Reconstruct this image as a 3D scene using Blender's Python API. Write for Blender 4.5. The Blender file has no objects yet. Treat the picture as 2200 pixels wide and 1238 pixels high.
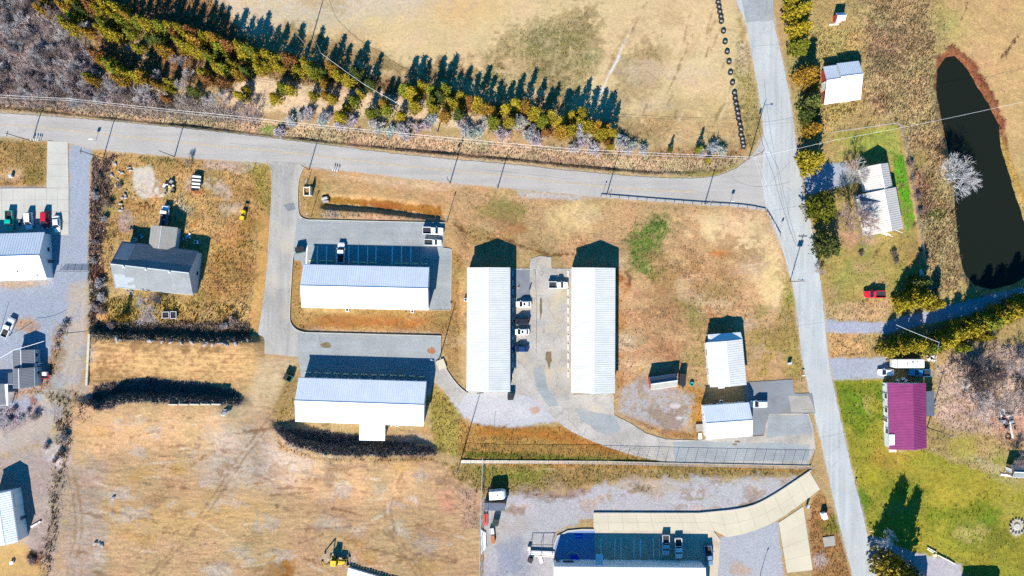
import bpy, bmesh, math, random
import numpy as np
from mathutils import Vector, Matrix
from mathutils.geometry import tessellate_polygon
random.seed(7); RNG = np.random.default_rng(11)
C = bpy.context.scene.collection
SC = bpy.context.scene
# ------------------------------------------------------------------ camera, sky, sun, exposure
S, H, CX, CY = .13, 190.0, 1100.0, 619.0        # metres per pixel on the ground, drone height, picture centre
cam_d = bpy.data.cameras.new('camera'); cam = bpy.data.objects.new('camera', cam_d); C.objects.link(cam)
cam.location = (0, 0, H); cam.rotation_euler = (0, 0, 0)
cam_d.sensor_width = 36; cam_d.lens = 36*H/(2200*S); cam_d.clip_end = 8000; cam_d.clip_start = 1
SC.camera = cam
ELEV = math.radians(34.5)
SHX, SHY = .275, .961                            # shadows run this way over the ground
world = bpy.data.worlds.new('World'); SC.world = world; world.use_nodes = True
wn = world.node_tree; wn.nodes.clear()
sky = wn.nodes.new('ShaderNodeTexSky'); sky.sky_type = 'NISHITA'; sky.sun_disc = False
sky.sun_elevation = ELEV; sky.sun_rotation = math.atan2(-SHX, -SHY) % (2*math.pi)
sky.air_density = 1.0; sky.dust_density = 0.2; sky.ozone_density = 5.0
hs = wn.nodes.new('ShaderNodeHueSaturation'); hs.inputs['Saturation'].default_value = 1.42; hs.inputs['Hue'].default_value = .496
bg = wn.nodes.new('ShaderNodeBackground'); bg.inputs['Strength'].default_value = .085
wo = wn.nodes.new('ShaderNodeOutputWorld')
wn.links.new(sky.outputs[0], hs.inputs['Color']); wn.links.new(hs.outputs[0], bg.inputs[0]); wn.links.new(bg.outputs[0], wo.inputs[0])
sun_d = bpy.data.lights.new('sun', 'SUN'); sun_d.energy = 4.6; sun_d.angle = math.radians(.5); sun_d.color = (1, .95, .87)
sun = bpy.data.objects.new('sun', sun_d); C.objects.link(sun); sun.location = (-60, -200, 150)
sun.rotation_euler = Vector((SHX*math.cos(ELEV), SHY*math.cos(ELEV), -math.sin(ELEV))).to_track_quat('-Z', 'Y').to_euler()
SC.view_settings.view_transform = 'Standard'; SC.view_settings.look = 'None'
SC.view_settings.exposure = 1.15; SC.view_settings.gamma = 1; SC.view_settings.use_curve_mapping = False
SC.render.engine = 'CYCLES'; SC.cycles.use_denoising = False; SC.cycles.max_bounces = 5; SC.cycles.diffuse_bounces = 2
KEXP = np.array([1.95, 1.97, 2.07])                                      # sunlit level ground: what it shows = its albedo times this
# ------------------------------------------------------------------ helpers
def lin(c):
    c = np.asarray(c, float)/255.0
    return np.where(c <= .04045, c/12.92, ((c+.055)/1.055)**2.4)
def D(r, g, b):                                  # colour as it shows sunlit -> albedo
    return tuple(float(x) for x in np.minimum(lin((r, g, b))/KEXP, .85))
def ss(a, b, x):
    t = np.clip((x-a)/(b-a), 0, 1); return t*t*(3-2*t)
def hash2(ix, iy, seed):
    h = (ix.astype(np.int64)*374761393 + iy.astype(np.int64)*668265263 + seed*1274126177) & 0x7fffffff
    h = ((h ^ (h >> 13))*1274126177) & 0x7fffffff
    return ((h ^ (h >> 16)) & 0xffff)/65535.0
def vnoise(x, y, seed=0):
    ix, iy = np.floor(x), np.floor(y); fx, fy = x-ix, y-iy
    fx = fx*fx*(3-2*fx); fy = fy*fy*(3-2*fy)
    a = hash2(ix, iy, seed); b = hash2(ix+1, iy, seed); c = hash2(ix, iy+1, seed); d = hash2(ix+1, iy+1, seed)
    return (a*(1-fx)+b*fx)*(1-fy) + (c*(1-fx)+d*fx)*fy
def fbm(x, y, seed=0, o=4):
    s = 0; a = .5; t = 0
    for k in range(o):
        s = s + a*vnoise(x*2**k, y*2**k, seed+k*17); t += a; a *= .55
    return s/t
def sdpoly(u, v, pts):                           # signed distance, negative inside
    d = np.full(u.shape, 1e18); ins = np.zeros(u.shape, bool); n = len(pts)
    for i in range(n):
        ax, ay = pts[i]; bx, by = pts[(i+1) % n]; ex, ey = bx-ax, by-ay
        l = ex*ex+ey*ey+1e-9
        t = np.clip(((u-ax)*ex+(v-ay)*ey)/l, 0, 1)
        d = np.minimum(d, (u-ax-t*ex)**2+(v-ay-t*ey)**2)
        if ay != by:
            c = ((ay > v) != (by > v)) & (u < (bx-ax)*(v-ay)/(by-ay)+ax)
            ins ^= c
    d = np.sqrt(d); return np.where(ins, -d, d)
def sdline(u, v, pts):
    d = np.full(u.shape, 1e18)
    for (ax, ay), (bx, by) in zip(pts, pts[1:]):
        ex, ey = bx-ax, by-ay
        t = np.clip(((u-ax)*ex+(v-ay)*ey)/(ex*ex+ey*ey+1e-9), 0, 1)
        d = np.minimum(d, (u-ax-t*ex)**2+(v-ay-t*ey)**2)
    return np.sqrt(d)
ONES = 'first second third fourth fifth sixth seventh eighth ninth tenth eleventh twelfth thirteenth fourteenth fifteenth sixteenth seventeenth eighteenth nineteenth'.split()
TENS = {2: 'twent', 3: 'thirt', 4: 'fort', 5: 'fift', 6: 'sixt', 7: 'sevent', 8: 'eight', 9: 'ninet'}
def ordw(n):
    if n < 20: return ONES[n-1]
    if n >= 100: return 'hundred-and-' + ordw(n-100) if n > 100 else 'hundredth'
    t, o = divmod(n, 10)
    return TENS[t]+'ieth' if o == 0 else TENS[t]+'y-'+ONES[o-1]
def tag(o, label=None, cat=None, group=None, kind=None):
    if label: o['label'] = label
    if cat: o['category'] = cat
    if group: o['group'] = group
    if kind: o['kind'] = kind
    return o
def thing(name, label, cat, loc, rotz=0, group=None):
    o = bpy.data.objects.new(name, None); C.objects.link(o); o.empty_display_size = .5
    o.location = loc; o.rotation_euler = (0, 0, rotz)
    return tag(o, label, cat, group)
def wloc(o):
    l = Vector((0, 0, 0))
    while o is not None:
        l = l + o.location; o = o.parent
    return l
class MB:                                        # collects shapes; build() links them as one mesh object
    def __init__(s): s.v = []; s.f = []
    def add(s, vs, fs):
        n = len(s.v); s.v += [tuple(q) for q in vs]; s.f += [tuple(i+n for i in f) for f in fs]; return s
    def box(s, c, d, rz=0, top=1.0, topy=None):
        x, y, z = d[0]/2, d[1]/2, d[2]/2; topy = top if topy is None else topy
        ca, sa = math.cos(rz), math.sin(rz); vs = []
        for k, t, ty in ((-z, 1, 1), (z, top, topy)):
            for a, b in ((-x, -y), (x, -y), (x, y), (-x, y)):
                a *= t; b *= ty
                vs.append((c[0]+a*ca-b*sa, c[1]+a*sa+b*ca, c[2]+k))
        return s.add(vs, [(3, 2, 1, 0), (4, 5, 6, 7), (0, 1, 5, 4), (1, 2, 6, 5), (2, 3, 7, 6), (3, 0, 4, 7)])
    def tube(s, p0, p1, r0, r1=None, n=6, caps=True):
        p0, p1 = Vector(p0), Vector(p1); r1 = r0 if r1 is None else r1
        d = (p1-p0)
        if d.length < 1e-6: return s
        d.normalize(); a = d.orthogonal().normalized(); b = d.cross(a)
        vs = []
        for p, r in ((p0, r0), (p1, r1)):
            for k in range(n):
                t = 2*math.pi*k/n; vs.append(p+(a*math.cos(t)+b*math.sin(t))*r)
        fs = [(k, (k+1) % n, n+(k+1) % n, n+k) for k in range(n)]
        if caps: fs += [tuple(range(n))[::-1], tuple(range(n, 2*n))]
        return s.add(vs, fs)
    def path(s, pts, r, n=4):
        for a, b in zip(pts, pts[1:]): s.tube(a, b, r, r, n)
        return s
    def loft(s, secs):                           # secs: list of equal-length rings
        n = len(secs[0]); vs = [q for r in secs for q in r]; fs = []
        for i in range(len(secs)-1):
            for k in range(n):
                fs.append((i*n+k, i*n+(k+1) % n, (i+1)*n+(k+1) % n, (i+1)*n+k))
        fs += [tuple(range(n))[::-1], tuple(range((len(secs)-1)*n, len(secs)*n))]
        return s.add(vs, fs)
    def poly(s, pts, z0, z1=None):               # pts: list of (x, y); a sheet, or a prism between z0 and z1
        if sum(a[0]*b[1]-b[0]*a[1] for a, b in zip(pts, list(pts[1:])+[pts[0]])) < 0: pts = list(pts)[::-1]
        tri = tessellate_polygon([[Vector((x, y, 0)) for x, y in pts]]); n = len(pts)
        def up(t):
            (ax, ay), (bx, by), (cx, cy) = (pts[i] for i in t)
            return t if (bx-ax)*(cy-ay)-(by-ay)*(cx-ax) > 0 else t[::-1]
        tri = [up(tuple(t)) for t in tri]
        if z1 is None: return s.add([(x, y, z0) for x, y in pts], tri)
        return s.add([(x, y, z0) for x, y in pts]+[(x, y, z1) for x, y in pts],
                     [t[::-1] for t in tri]+[tuple(i+n for i in t) for t in tri]+[(k, (k+1) % n, n+(k+1) % n, n+k) for k in range(n)])
    def slab(s, q, t):                           # quad given some thickness along its normal
        q = [Vector(p) for p in q]; nn = (q[1]-q[0]).cross(q[-1]-q[0]).normalized()
        if nn.z < 0: q = q[::-1]; nn = -nn
        n = len(q)
        return s.add(q+[p+nn*t for p in q], [tuple(range(n))[::-1], tuple(range(n, 2*n))]+[(k, (k+1) % n, n+(k+1) % n, n+k) for k in range(n)])
    def ring(s, c, r, w, h, n=20):               # a tyre-like ring lying flat
        prof = [(r-w, 0), (r-w*.2, 0), (r, h*.25), (r, h*.75), (r-w*.2, h), (r-w, h)]
        m = len(prof); vs = []; fs = []
        for k in range(n):
            t = 2*math.pi*k/n
            vs += [(c[0]+a*math.cos(t), c[1]+a*math.sin(t), c[2]+b) for a, b in prof]
        for k in range(n):
            for j in range(m):
                fs.append((k*m+j, ((k+1) % n)*m+j, ((k+1) % n)*m+(j+1) % m, k*m+(j+1) % m))
        return s.add(vs, fs)
    def mesh(s, name, off=Vector((0, 0, 0)), mat=None, smooth=False):
        me = bpy.data.meshes.new(name)
        me.from_pydata([(a-off[0], b-off[1], c-off[2]) for a, b, c in s.v], [], s.f); me.update()
        if mat: me.materials.append(mat)
        if smooth: me.shade_smooth()
        return me
    def build(s, name, mat, parent=None, smooth=False, local=False, color=None, kind=None, label=None):
        off = wloc(parent) if parent is not None and not local else Vector((0, 0, 0))
        o = bpy.data.objects.new(name, s.mesh(name, off, mat, smooth)); C.objects.link(o)
        if parent is not None: o.parent = parent
        if color: o.color = (*color, 1)
        return tag(o, label, None, None, kind)
def link(name, me, parent, color=None):
    o = bpy.data.objects.new(name, me); C.objects.link(o); o.parent = parent
    if color: o.color = (*color, 1)
    return o
def copy_tree(o, parent=None):
    c = o.copy(); C.objects.link(c)
    if parent is not None: c.parent = parent
    for ch in list(o.children): copy_tree(ch, c)
    return c
# ------------------------------------------------------------------ materials
def M(name, rgb=None, rough=.8, var=.12, scale=1.0, fine=0.0, fscale=9.0, bump=0.0, metal=0.0, spec=.3, objcol=False, attr=None, streak=None, alpha=1.0, crack=0.0, patch=0.0, patchcol=(.4, .38, .35)):
    m = bpy.data.materials.new(name); m.use_nodes = True; nt = m.node_tree; N = nt.nodes; L = nt.links
    b = N['Principled BSDF']; b.inputs['Roughness'].default_value = rough; b.inputs['Metallic'].default_value = metal
    b.inputs['Specular IOR Level'].default_value = spec
    geo = N.new('ShaderNodeNewGeometry')
    def noise(sc, det=5, vec=None, ro=.6):
        n = N.new('ShaderNodeTexNoise'); n.inputs['Scale'].default_value = sc; n.inputs['Detail'].default_value = det
        n.inputs['Roughness'].default_value = ro; L.new(vec or geo.outputs['Position'], n.inputs['Vector']); return n
    def maprange(sock, a, c, f0=.3, f1=.7):
        r = N.new('ShaderNodeMapRange'); r.inputs['From Min'].default_value = f0; r.inputs['From Max'].default_value = f1
        r.inputs['To Min'].default_value = a; r.inputs['To Max'].default_value = c; L.new(sock, r.inputs['Value']); return r.outputs[0]
    def mul(a, bb):
        x = N.new('ShaderNodeMix'); x.data_type = 'RGBA'; x.blend_type = 'MULTIPLY'; x.inputs['Factor'].default_value = 1
        L.new(a, x.inputs['A']); L.new(bb, x.inputs['B']); return x.outputs['Result']
    if attr:
        a = N.new('ShaderNodeAttribute'); a.attribute_name = attr; col = a.outputs['Color']
    elif objcol:
        a = N.new('ShaderNodeObjectInfo'); col = a.outputs['Color']
    else:
        a = N.new('ShaderNodeRGB'); a.outputs[0].default_value = (*rgb, 1); col = a.outputs[0]
    n1 = noise(scale)
    if var: col = mul(col, maprange(n1.outputs['Fac'], 1-var, 1+var))
    if fine:
        n2 = noise(fscale, 2); col = mul(col, maprange(n2.outputs['Fac'], 1-fine, 1+fine))
    if streak:
        mp = N.new('ShaderNodeMapping'); mp.inputs['Scale'].default_value = streak[:3]; L.new(geo.outputs['Position'], mp.inputs['Vector'])
        n3 = noise(1, 4, mp.outputs[0]); col = mul(col, maprange(n3.outputs['Fac'], 1-streak[3], 1+streak[3]))
    if patch:
        n4 = noise(.11, 6, ro=.65); f = maprange(n4.outputs['Fac'], 0, patch, .5, .68)
        x = N.new('ShaderNodeMix'); x.data_type = 'RGBA'; L.new(f, x.inputs['Factor']); L.new(col, x.inputs['A'])
        x.inputs['B'].default_value = (*patchcol, 1); col = x.outputs['Result']
    if crack:
        vo = N.new('ShaderNodeTexVoronoi'); vo.feature = 'DISTANCE_TO_EDGE'; vo.inputs['Scale'].default_value = .085
        nd = noise(.22, 6); ad = N.new('ShaderNodeVectorMath'); ad.operation = 'MULTIPLY_ADD'
        L.new(nd.outputs['Color'], ad.inputs[0]); ad.inputs[1].default_value = (11, 11, 0); L.new(geo.outputs['Position'], ad.inputs[2])
        L.new(ad.outputs[0], vo.inputs['Vector']); col = mul(col, maprange(vo.outputs['Distance'], 1-crack*.6, 1, .002, .012))
    L.new(col, b.inputs['Base Color'])
    if bump:
        bp = N.new('ShaderNodeBump'); bp.inputs['Strength'].default_value = min(1, bump); bp.inputs['Distance'].default_value = .15*max(1, bump)
        nb = noise(fscale*.5, 4); L.new(nb.outputs['Fac'], bp.inputs['Height']); L.new(bp.outputs[0], b.inputs['Normal'])
    return m
MT = dict(
    roof_white=M('white_metal_roof', (.7, .72, .73), .45, .05, .25, streak=(3, .12, 1, .05)),
    roof_white2=M('white_metal_roof_ew', (.53, .53, .5), .5, .06, .25, streak=(.12, 3, 1, .06)),
    roof_pale=M('pale_metal_roof', (.49, .45, .4), .55, .07, .4, streak=(.2, 2.5, 1, .06)),
    wall_white=M('white_wall', (.68, .68, .66), .7, .06, .6),
    wall_grey=M('grey_wall', (.42, .46, .46), .8, .12, .8),
    wall_brown=M('brown_wall', (.2, .15, .11), .85, .15, .8),
    wall_red=M('red_barn_wall', (.42, .05, .05), .8, .2, .7),
    shingle=M('weathered_shingle', (.17, .18, .185), .9, .12, .35, fine=.22, fscale=5, bump=.4),
    shingle_patch=M('newer_shingle', (.24, .26, .28), .9, .08, .5, fine=.12, fscale=5),
    shingle_tan=M('tan_shingle', (.25, .24, .21), .9, .08, .6, fine=.18, fscale=5),
    shingle_dark=M('dark_metal_roof', (.13, .135, .15), .7, .1, .6, fine=.12, fscale=5),
    purple=M('magenta_metal_roof', (.225, .036, .125), .5, .1, .5, streak=(.25, 2, 1, .12)),
    trim=M('white_trim', (.72, .72, .7), .6, .05, 1),
    slate=M('slate_blue_sheet', (.09, .11, .14), .7, .12, .8),
    asphalt=M('old_road_asphalt', D(208, 202, 197), .9, .09, .09, fine=.12, fscale=3, bump=.15, crack=.15, streak=(.03, .6, 1, .09)),
    asphalt_pale=M('pale_road_asphalt', D(213, 217, 219), .9, .1, .1, fine=.12, fscale=3, bump=.15, crack=.25, streak=(.9, .04, 1, .13), patch=.5, patchcol=D(228, 224, 218)),
    asphalt_drive=M('driveway_asphalt', D(200, 195, 190), .9, .14, .12, fine=.14, fscale=3, bump=.15, crack=.3, streak=(.55, .05, 1, .16), patch=.75, patchcol=D(226, 212, 186)),
    asphalt_lot=M('lot_asphalt', D(182, 187, 190), .9, .14, .14, fine=.16, fscale=3, bump=.15, crack=.28, streak=(.05, .6, 1, .1), patch=.35, patchcol=D(206, 202, 194)),
    lot_south=M('south_lot_asphalt', D(240, 222, 198), .9, .14, .2, fine=.12, fscale=4.5, bump=.15, crack=.2, patch=.5, patchcol=D(196, 172, 156)),
    asphalt_dark=M('dark_lot_asphalt', D(158, 163, 170), .9, .14, .15, fine=.1, fscale=4.5, bump=.15, crack=.3, patch=.4, patchcol=D(150, 135, 130)),
    lot_worn=M('worn_lot_paving', D(206, 199, 192), .9, .24, .16, fine=.2, fscale=3, bump=.2, crack=.5, patch=.9, patchcol=D(232, 214, 182)),
    concrete=M('concrete', D(242, 230, 204), .85, .07, .15, fine=.06, fscale=4),
    concrete_w=M('pale_concrete', D(226, 222, 212), .85, .08, .12, fine=.07, fscale=4, streak=(.4, .4, 1, .05)),
    concrete_d=M('worn_concrete', D(196, 190, 180), .9, .14, .3, fine=.12, fscale=4),
    kerb=M('kerb_concrete', D(226, 222, 214), .85, .1, .5),
    yellow_line=M('faded_line_paint', D(230, 208, 178), .8, .14, .8, fine=.16, fscale=3),
    white_line=M('white_line_paint', (.8, .78, .74), .8, .12, .8),
    stop_yellow=M('yellow_kerb_paint', (.85, .66, .33), .7, .1, 1.5),
    stop_white=M('white_kerb_paint', (.7, .64, .54), .7, .12, 1.5),
    blue_paint=M('blue_marking_paint', (.01, .04, .45), .7, .1, 1),
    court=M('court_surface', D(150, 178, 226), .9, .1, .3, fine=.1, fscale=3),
    patch=M('asphalt_patch', D(150, 155, 165), .9, .15, .4, fine=.12, fscale=4),
    stain=M('rust_stain', D(200, 140, 100), .9, .25, .6, fine=.2, fscale=3),
    dirt_line=M('mud_silt', D(150, 130, 100), .95, .25, .8, fine=.2, fscale=3),
    wood=M('weathered_pole_wood', (.16, .12, .09), .85, .2, 2),
    plank=M('pale_plank', (.55, .5, .42), .8, .15, 1.5),
    galv=M('galvanised_steel', (.55, .56, .57), .4, .08, 1.5, metal=.6),
    wire=M('aluminium_wire', (.7, .7, .68), .5, .05, 1, metal=.2),
    black=M('black_steel', (.02, .02, .023), .6, .15, 1.5),
    rubber=M('tyre_rubber', (.02, .02, .02), .85, .2, 3),
    glass=M('vehicle_glass', (.015, .02, .028), .08, .1, 1, spec=.6),
    window=M('window_glass', (.03, .045, .06), .1, .1, 1, spec=.6),
    paint=M('vehicle_paint', None, .28, .03, 1, objcol=True, spec=.5),
    objc=M('painted_surface', None, .65, .12, 1.2, objcol=True),
    lamp=M('lamp_lens', (.7, .7, .66), .15, .03, 1, spec=.6),
    red_lamp=M('tail_lamp_lens', (.4, .02, .02), .2, .03, 1, spec=.6),
    chrome=M('rim_alloy', (.5, .5, .52), .3, .05, 1, metal=.8),
    liner=M('bed_liner', (.03, .03, .034), .8, .2, 2),
    green_bin=M('green_bin_steel', (.02, .16, .12), .55, .2, 1.5),
    trunk=M('bark', (.13, .1, .08), .9, .25, 3),
    twig=M('bare_twig', None, .9, .2, 1.5, objcol=True),
    leaf=M('evergreen_leaf', None, .75, .3, .9, fine=.3, fscale=4, objcol=True, spec=.2),
    col=M('vegetation_tint', None, .9, .12, 2, attr='Col', spec=.1),
    rock=M('pale_limestone', (.3, .28, .265), .9, .2, 1.2, fine=.15, fscale=5, bump=.4),
    soil=M('bare_soil', D(190, 130, 95), .95, .2, .7, fine=.2, fscale=4, bump=.3),
)
# ------------------------------------------------------------------ terrain
POND = [(2012, 150), (2030, 122), (2052, 118), (2080, 150), (2100, 185), (2125, 225), (2147, 268), (2150, 310), (2165, 360), (2185, 425), (2205, 490), (2215, 590), (2180, 612), (2130, 624), (2095, 616), (2070, 590), (2060, 545), (2053, 470), (2046, 400), (2036, 330), (2022, 255), (2010, 200)]
def bank(u, v, ux, vy, ex, ea, wN, wS):
    d = v-np.interp(u, ux, vy); e = np.interp(u, ex, ea)
    return e*np.where(d < 0, ss(-wN, 0, d), 1-ss(0, wS, d))
LIPX = [0, 90, 180, 260, 400, 560, 800, 1100, 1300, 1420, 1560]; LIPY = [231, 239, 249, 257, 271, 289, 316, 343, 363, 372, 368]
def Tn(u, v):
    u = np.asarray(u, float); v = np.asarray(v, float)
    h = bank(u, v, [180, 215, 240, 280, 350, 420, 500, 530], [872, 884, 870, 863, 864, 867, 872, 872], [150, 200, 230, 470, 545], [0, 3.4, 4.2, 3.2, 0], 26, 110)
    h = h+bank(u, v, [190, 250, 330, 400, 470, 550], [722, 731, 734, 737, 740, 738], [189.5, 192, 500, 545, 570], [0, 2.3, 2.4, 1.8, 0], 22, 85)
    h = h+bank(u, v, [580, 610, 650, 700, 800, 940], [920, 945, 964, 976, 980, 978], [575, 610, 880, 960], [0, 3.4, 3.0, 0], 26, 110)
    d = v-np.interp(u, [690, 800, 900, 960], [438, 445, 458, 466]); e = np.interp(u, [686, 700, 930, 965], [0, 1.5, 1.1, 0])
    h = h-e*np.where(d < 0, ss(-26, 0, d), 1-ss(2, 14, d))
    d = v-np.interp(u, LIPX, LIPY); e = .6*ss(-60, 0, u)*(1-ss(1440, 1560, u))*(.35+.9*vnoise(u/60., u*0, 5))
    h = h-e*np.where(d < 0, ss(-34, -5, d), 1-ss(-4, 3, d))
    m = (u > 1960) & (v > 60) & (v < 680)
    if m.any():
        sd = sdpoly(u[m], v[m], POND) if u.ndim else sdpoly(u[None], v[None], POND)[0]
        hp = -2.2*ss(13, -22, sd)
        if u.ndim: h = h.copy(); h[m] = h[m]+hp
        else: h = h+hp
    return h
def T(u, v): return float(Tn(np.array([float(u)]), np.array([float(v)]))[0])
def P(u, v, h=None, add=0.0):                    # the place at height h that stands at this point of the survey picture
    if h is None: h = T(u, v)
    h = h+add; f = (H-h)/H
    return Vector(((u-CX)*S*f, (CY-v)*S*f, h))
def G(u, v): return P(u, v)
def XY(pts, h=0.0):
    return [tuple(P(u, v, h)[:2]) for u, v in pts]
def smooth(pts, n=3):                            # Chaikin on an open line
    for _ in range(n):
        q = [pts[0]]
        for a, b in zip(pts, pts[1:]):
            q += [(a[0]*.75+b[0]*.25, a[1]*.75+b[1]*.25), (a[0]*.25+b[0]*.75, a[1]*.25+b[1]*.75)]
        pts = q+[pts[-1]]
    return pts
def ragged(pts, amp=1.2, step=6, seed=1):        # resample a closed outline and roughen it (picture units)
    out = []; r = random.Random(seed)
    for (ax, ay), (bx, by) in zip(pts, pts[1:]+pts[:1]):
        l = math.hypot(bx-ax, by-ay); n = max(1, int(l/step))
        for k in range(n):
            t = k/n; x, y = ax+(bx-ax)*t, ay+(by-ay)*t
            out.append((x+r.uniform(-amp, amp), y+r.uniform(-amp, amp)))
    return out
# ------------------------------------------------------------------ paving outlines (survey pixels)
ROAD_N = smooth([(-150, 232), (0, 243), (137, 252), (300, 266), (550, 292), (700, 312), (900, 337), (1100, 353), (1230, 368), (1400, 382), (1490, 384), (1545, 378), (1590, 358), (1622, 328), (1642, 285)])
ROAD_S = smooth([(-150, 282), (0, 293), (95, 300), (150, 308), (200, 320), (330, 333), (440, 342), (575, 350), (650, 357), (720, 365), (960, 392), (1100, 405), (1290, 424), (1400, 432), (1520, 439), (1590, 443), (1648, 452)])
SIDE_W = smooth([(1565, -150), (1578, 0), (1603, 47), (1610, 90), (1625, 170), (1640, 260), (1640, 330), (1636, 400), (1650, 458), (1680, 530), (1705, 620), (1715, 690), (1722, 770), (1740, 850), (1757, 920), (1775, 1000), (1792, 1080), (1812, 1160), (1832, 1238), (1870, 1390)])
SIDE_E = smooth([(1635, -150), (1655, 0), (1665, 60), (1690, 170), (1704, 250), (1710, 320), (1727, 420), (1747, 500), (1764, 610), (1771, 690), (1779, 765), (1790, 830), (1810, 920), (1830, 1010), (1850, 1090), (1880, 1220), (1925, 1390)])
PAVE = dict(
    main_road=ROAD_N+[(1660, 300), (1665, 440)]+ROAD_S[::-1],
    side_road=SIDE_W+SIDE_E[::-1],
    drive=smooth([(572, 345), (583, 360), (586, 390), (583, 440), (576, 550), (566, 650), (547, 758)], 2)+[(650, 768), (650, 714), (640, 708), (627, 695), (623, 680), (626, 610), (631, 548), (636, 520), (650, 472)]+smooth([(650, 472), (641, 452), (640, 400), (645, 375), (655, 353)], 2),
    lot_a=[(640, 470), (660, 472.5), (955, 478), (952, 533), (970, 535), (969, 666), (900, 666), (660, 600), (645, 560), (632, 560), (630, 530)],
    lot_b=[(640, 712), (655, 714.5), (948, 722), (946, 778), (934, 800), (925, 850), (650, 830), (640, 760)],
    concrete_path=smooth([(946, 770), (962, 800), (985, 830), (1004, 845)], 2)+smooth([(985, 868), (950, 838), (925, 815)], 2),
    lot_c=[(1096, 577), (1138, 577), (1140, 556), (1160, 550), (1184, 553), (1185, 577), (1232, 577), (1232, 848), (1318, 845), (1320, 892), (1360, 912), (1385, 930), (1430, 944), (1505, 946), (1520, 940), (1640, 936), (1652, 888), (1738, 889), (1748, 920), (1752, 965), (1738, 992)]+smooth([(1738, 998), (1600, 999), (1500, 997), (1420, 992), (1350, 976), (1280, 952), (1220, 925), (1180, 890), (1150, 855), (1110, 846)], 2)+[(1096, 846)],
    pad_e=[(1600, 822), (1703, 815), (1707, 846), (1745, 845), (1752, 888), (1650, 890), (1640, 934), (1608, 936)],
    court=[(1190, 1172), (1198, 1152), (1220, 1141), (1250, 1137), (1278, 1136), (1278, 1215), (1188, 1215)],
    slab_a=[(1273, 1102), (1500, 1102), (1600, 1092), (1650, 1071), (1742, 1010), (1764, 1053), (1728, 1090), (1748, 1228), (1690, 1233), (1671, 1123), (1550, 1160), (1530, 1142), (1275, 1142)],
    slab_b=[(-20, 403), (98, 403), (101, 302), (147, 304), (150, 507), (-20, 509)],
    barn_floor=[(250, 520), (420, 540), (412, 630), (250, 615)],
    lot_d=[(1278, 1140), (1532, 1140), (1548, 1160), (1540, 1260), (1278, 1230)],
)
# ------------------------------------------------------------------ ground sheet: a grid, fine in the survey, coarse out to the horizon
st = 2.6
uu = np.concatenate([-np.geomspace(20000, 160, 14), np.arange(-140, 2341, st), np.geomspace(2360, 22000, 14)])
vv = np.concatenate([-np.geomspace(20000, 160, 14), np.arange(-140, 1381, st), np.geomspace(1400, 21000, 14)])
U, V = np.meshgrid(uu, vv); nu, nv = len(uu), len(vv)
HT = Tn(U, V)
COL = np.zeros(U.shape+(3,)); TEX = np.zeros(U.shape+(3,))
n_big = fbm(U/90., V/90., 1, 5); n_mid = fbm(U/22., V/22., 2, 4); n_sm = fbm(U/7., V/7., 3, 3)
warp = (n_mid-.5)*2*.95+(n_sm-.5)*2*.85+(n_big-.5)*.6
def put(pts, col, f=8, w=14, tex=(.3, 0, 0), a=1.0, line=None, noise=0.0):
    xs = [p[0] for p in pts]; ys = [p[1] for p in pts]; mg = f+w+(line or 0)+4
    i0, i1 = np.searchsorted(uu, min(xs)-mg), np.searchsorted(uu, max(xs)+mg)
    j0, j1 = np.searchsorted(vv, min(ys)-mg), np.searchsorted(vv, max(ys)+mg)
    if i1 <= i0 or j1 <= j0: return
    sl = (slice(j0, j1), slice(i0, i1)); u, v = U[sl], V[sl]
    sd = sdline(u, v, pts)-line if line else sdpoly(u, v, pts)
    m = ss(f, -f, sd+w*warp[sl])*a
    if a < 1 and not line: m = m*(.45+.55*ss(.3, .62, n_sm[sl]*.55+n_mid[sl]*.45))*1.08
    m = m[..., None]
    COL[sl] = COL[sl]*(1-m)+np.array(D(*col))*m
    TEX[sl] = TEX[sl]*(1-m)+np.array(tex)*m
def ell(cx, cy, rx, ry, n=14): return [(cx+rx*math.cos(2*math.pi*k/n), cy+ry*math.sin(2*math.pi*k/n)) for k in range(n)]
COL[:] = D(200, 170, 118); TEX[:] = (.3, 0, 0)
# the bare north field
put([(330, -160), (1650, -160), (1605, 300), (1330, 320), (1180, 260), (900, 170), (700, 140), (560, 95), (430, 50)], (232, 205, 152), 10, 10, (.12, .15, 0))
put([(380, -150), (700, -150), (1000, -60), (1000, -10), (900, 30), (640, 62), (520, 50), (400, 10)], (218, 206, 184), 30, 40, (.1, .1, 0), .75)
put(ell(1000, 20, 90, 40), (238, 200, 135), 30, 30, (.1, .1, 0), .7)
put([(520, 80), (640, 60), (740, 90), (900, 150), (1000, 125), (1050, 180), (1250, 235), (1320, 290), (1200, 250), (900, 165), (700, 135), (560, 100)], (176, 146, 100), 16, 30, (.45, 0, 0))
put([(1010, 165), (1040, 110), (1100, 62), (1180, 40), (1265, 8), (1292, 55), (1286, 140), (1262, 205), (1215, 225), (1130, 200), (1060, 205), (1010, 190)], (156, 142, 90), 16, 36, (.6, 0, 0), .92)
put([(1100, 75), (1130, 110), (1150, 180), (1120, 190), (1090, 130)], (206, 180, 128), 12, 30, (.4, 0, 0), .85)
put([(1350, 85), (1440, 90), (1425, 180), (1370, 220), (1320, 262), (1290, 255), (1330, 160)], (178, 153, 104), 22, 34, (.5, 0, 0), .85)
put([(1400, 230), (1600, 180), (1606, 312), (1330, 316), (1350, 260)], (205, 172, 116), 22, 30, (.5, .3, 0), .8)
put([(1330, 250), (1440, 262), (1420, 312), (1290, 300)], (172, 145, 96), 14, 26, (.55, 0, 0), .8)
put([(1480, 220), (1580, 200), (1575, 260), (1480, 268)], (238, 206, 146), 12, 24, (.2, .3, 0), .8)
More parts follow.
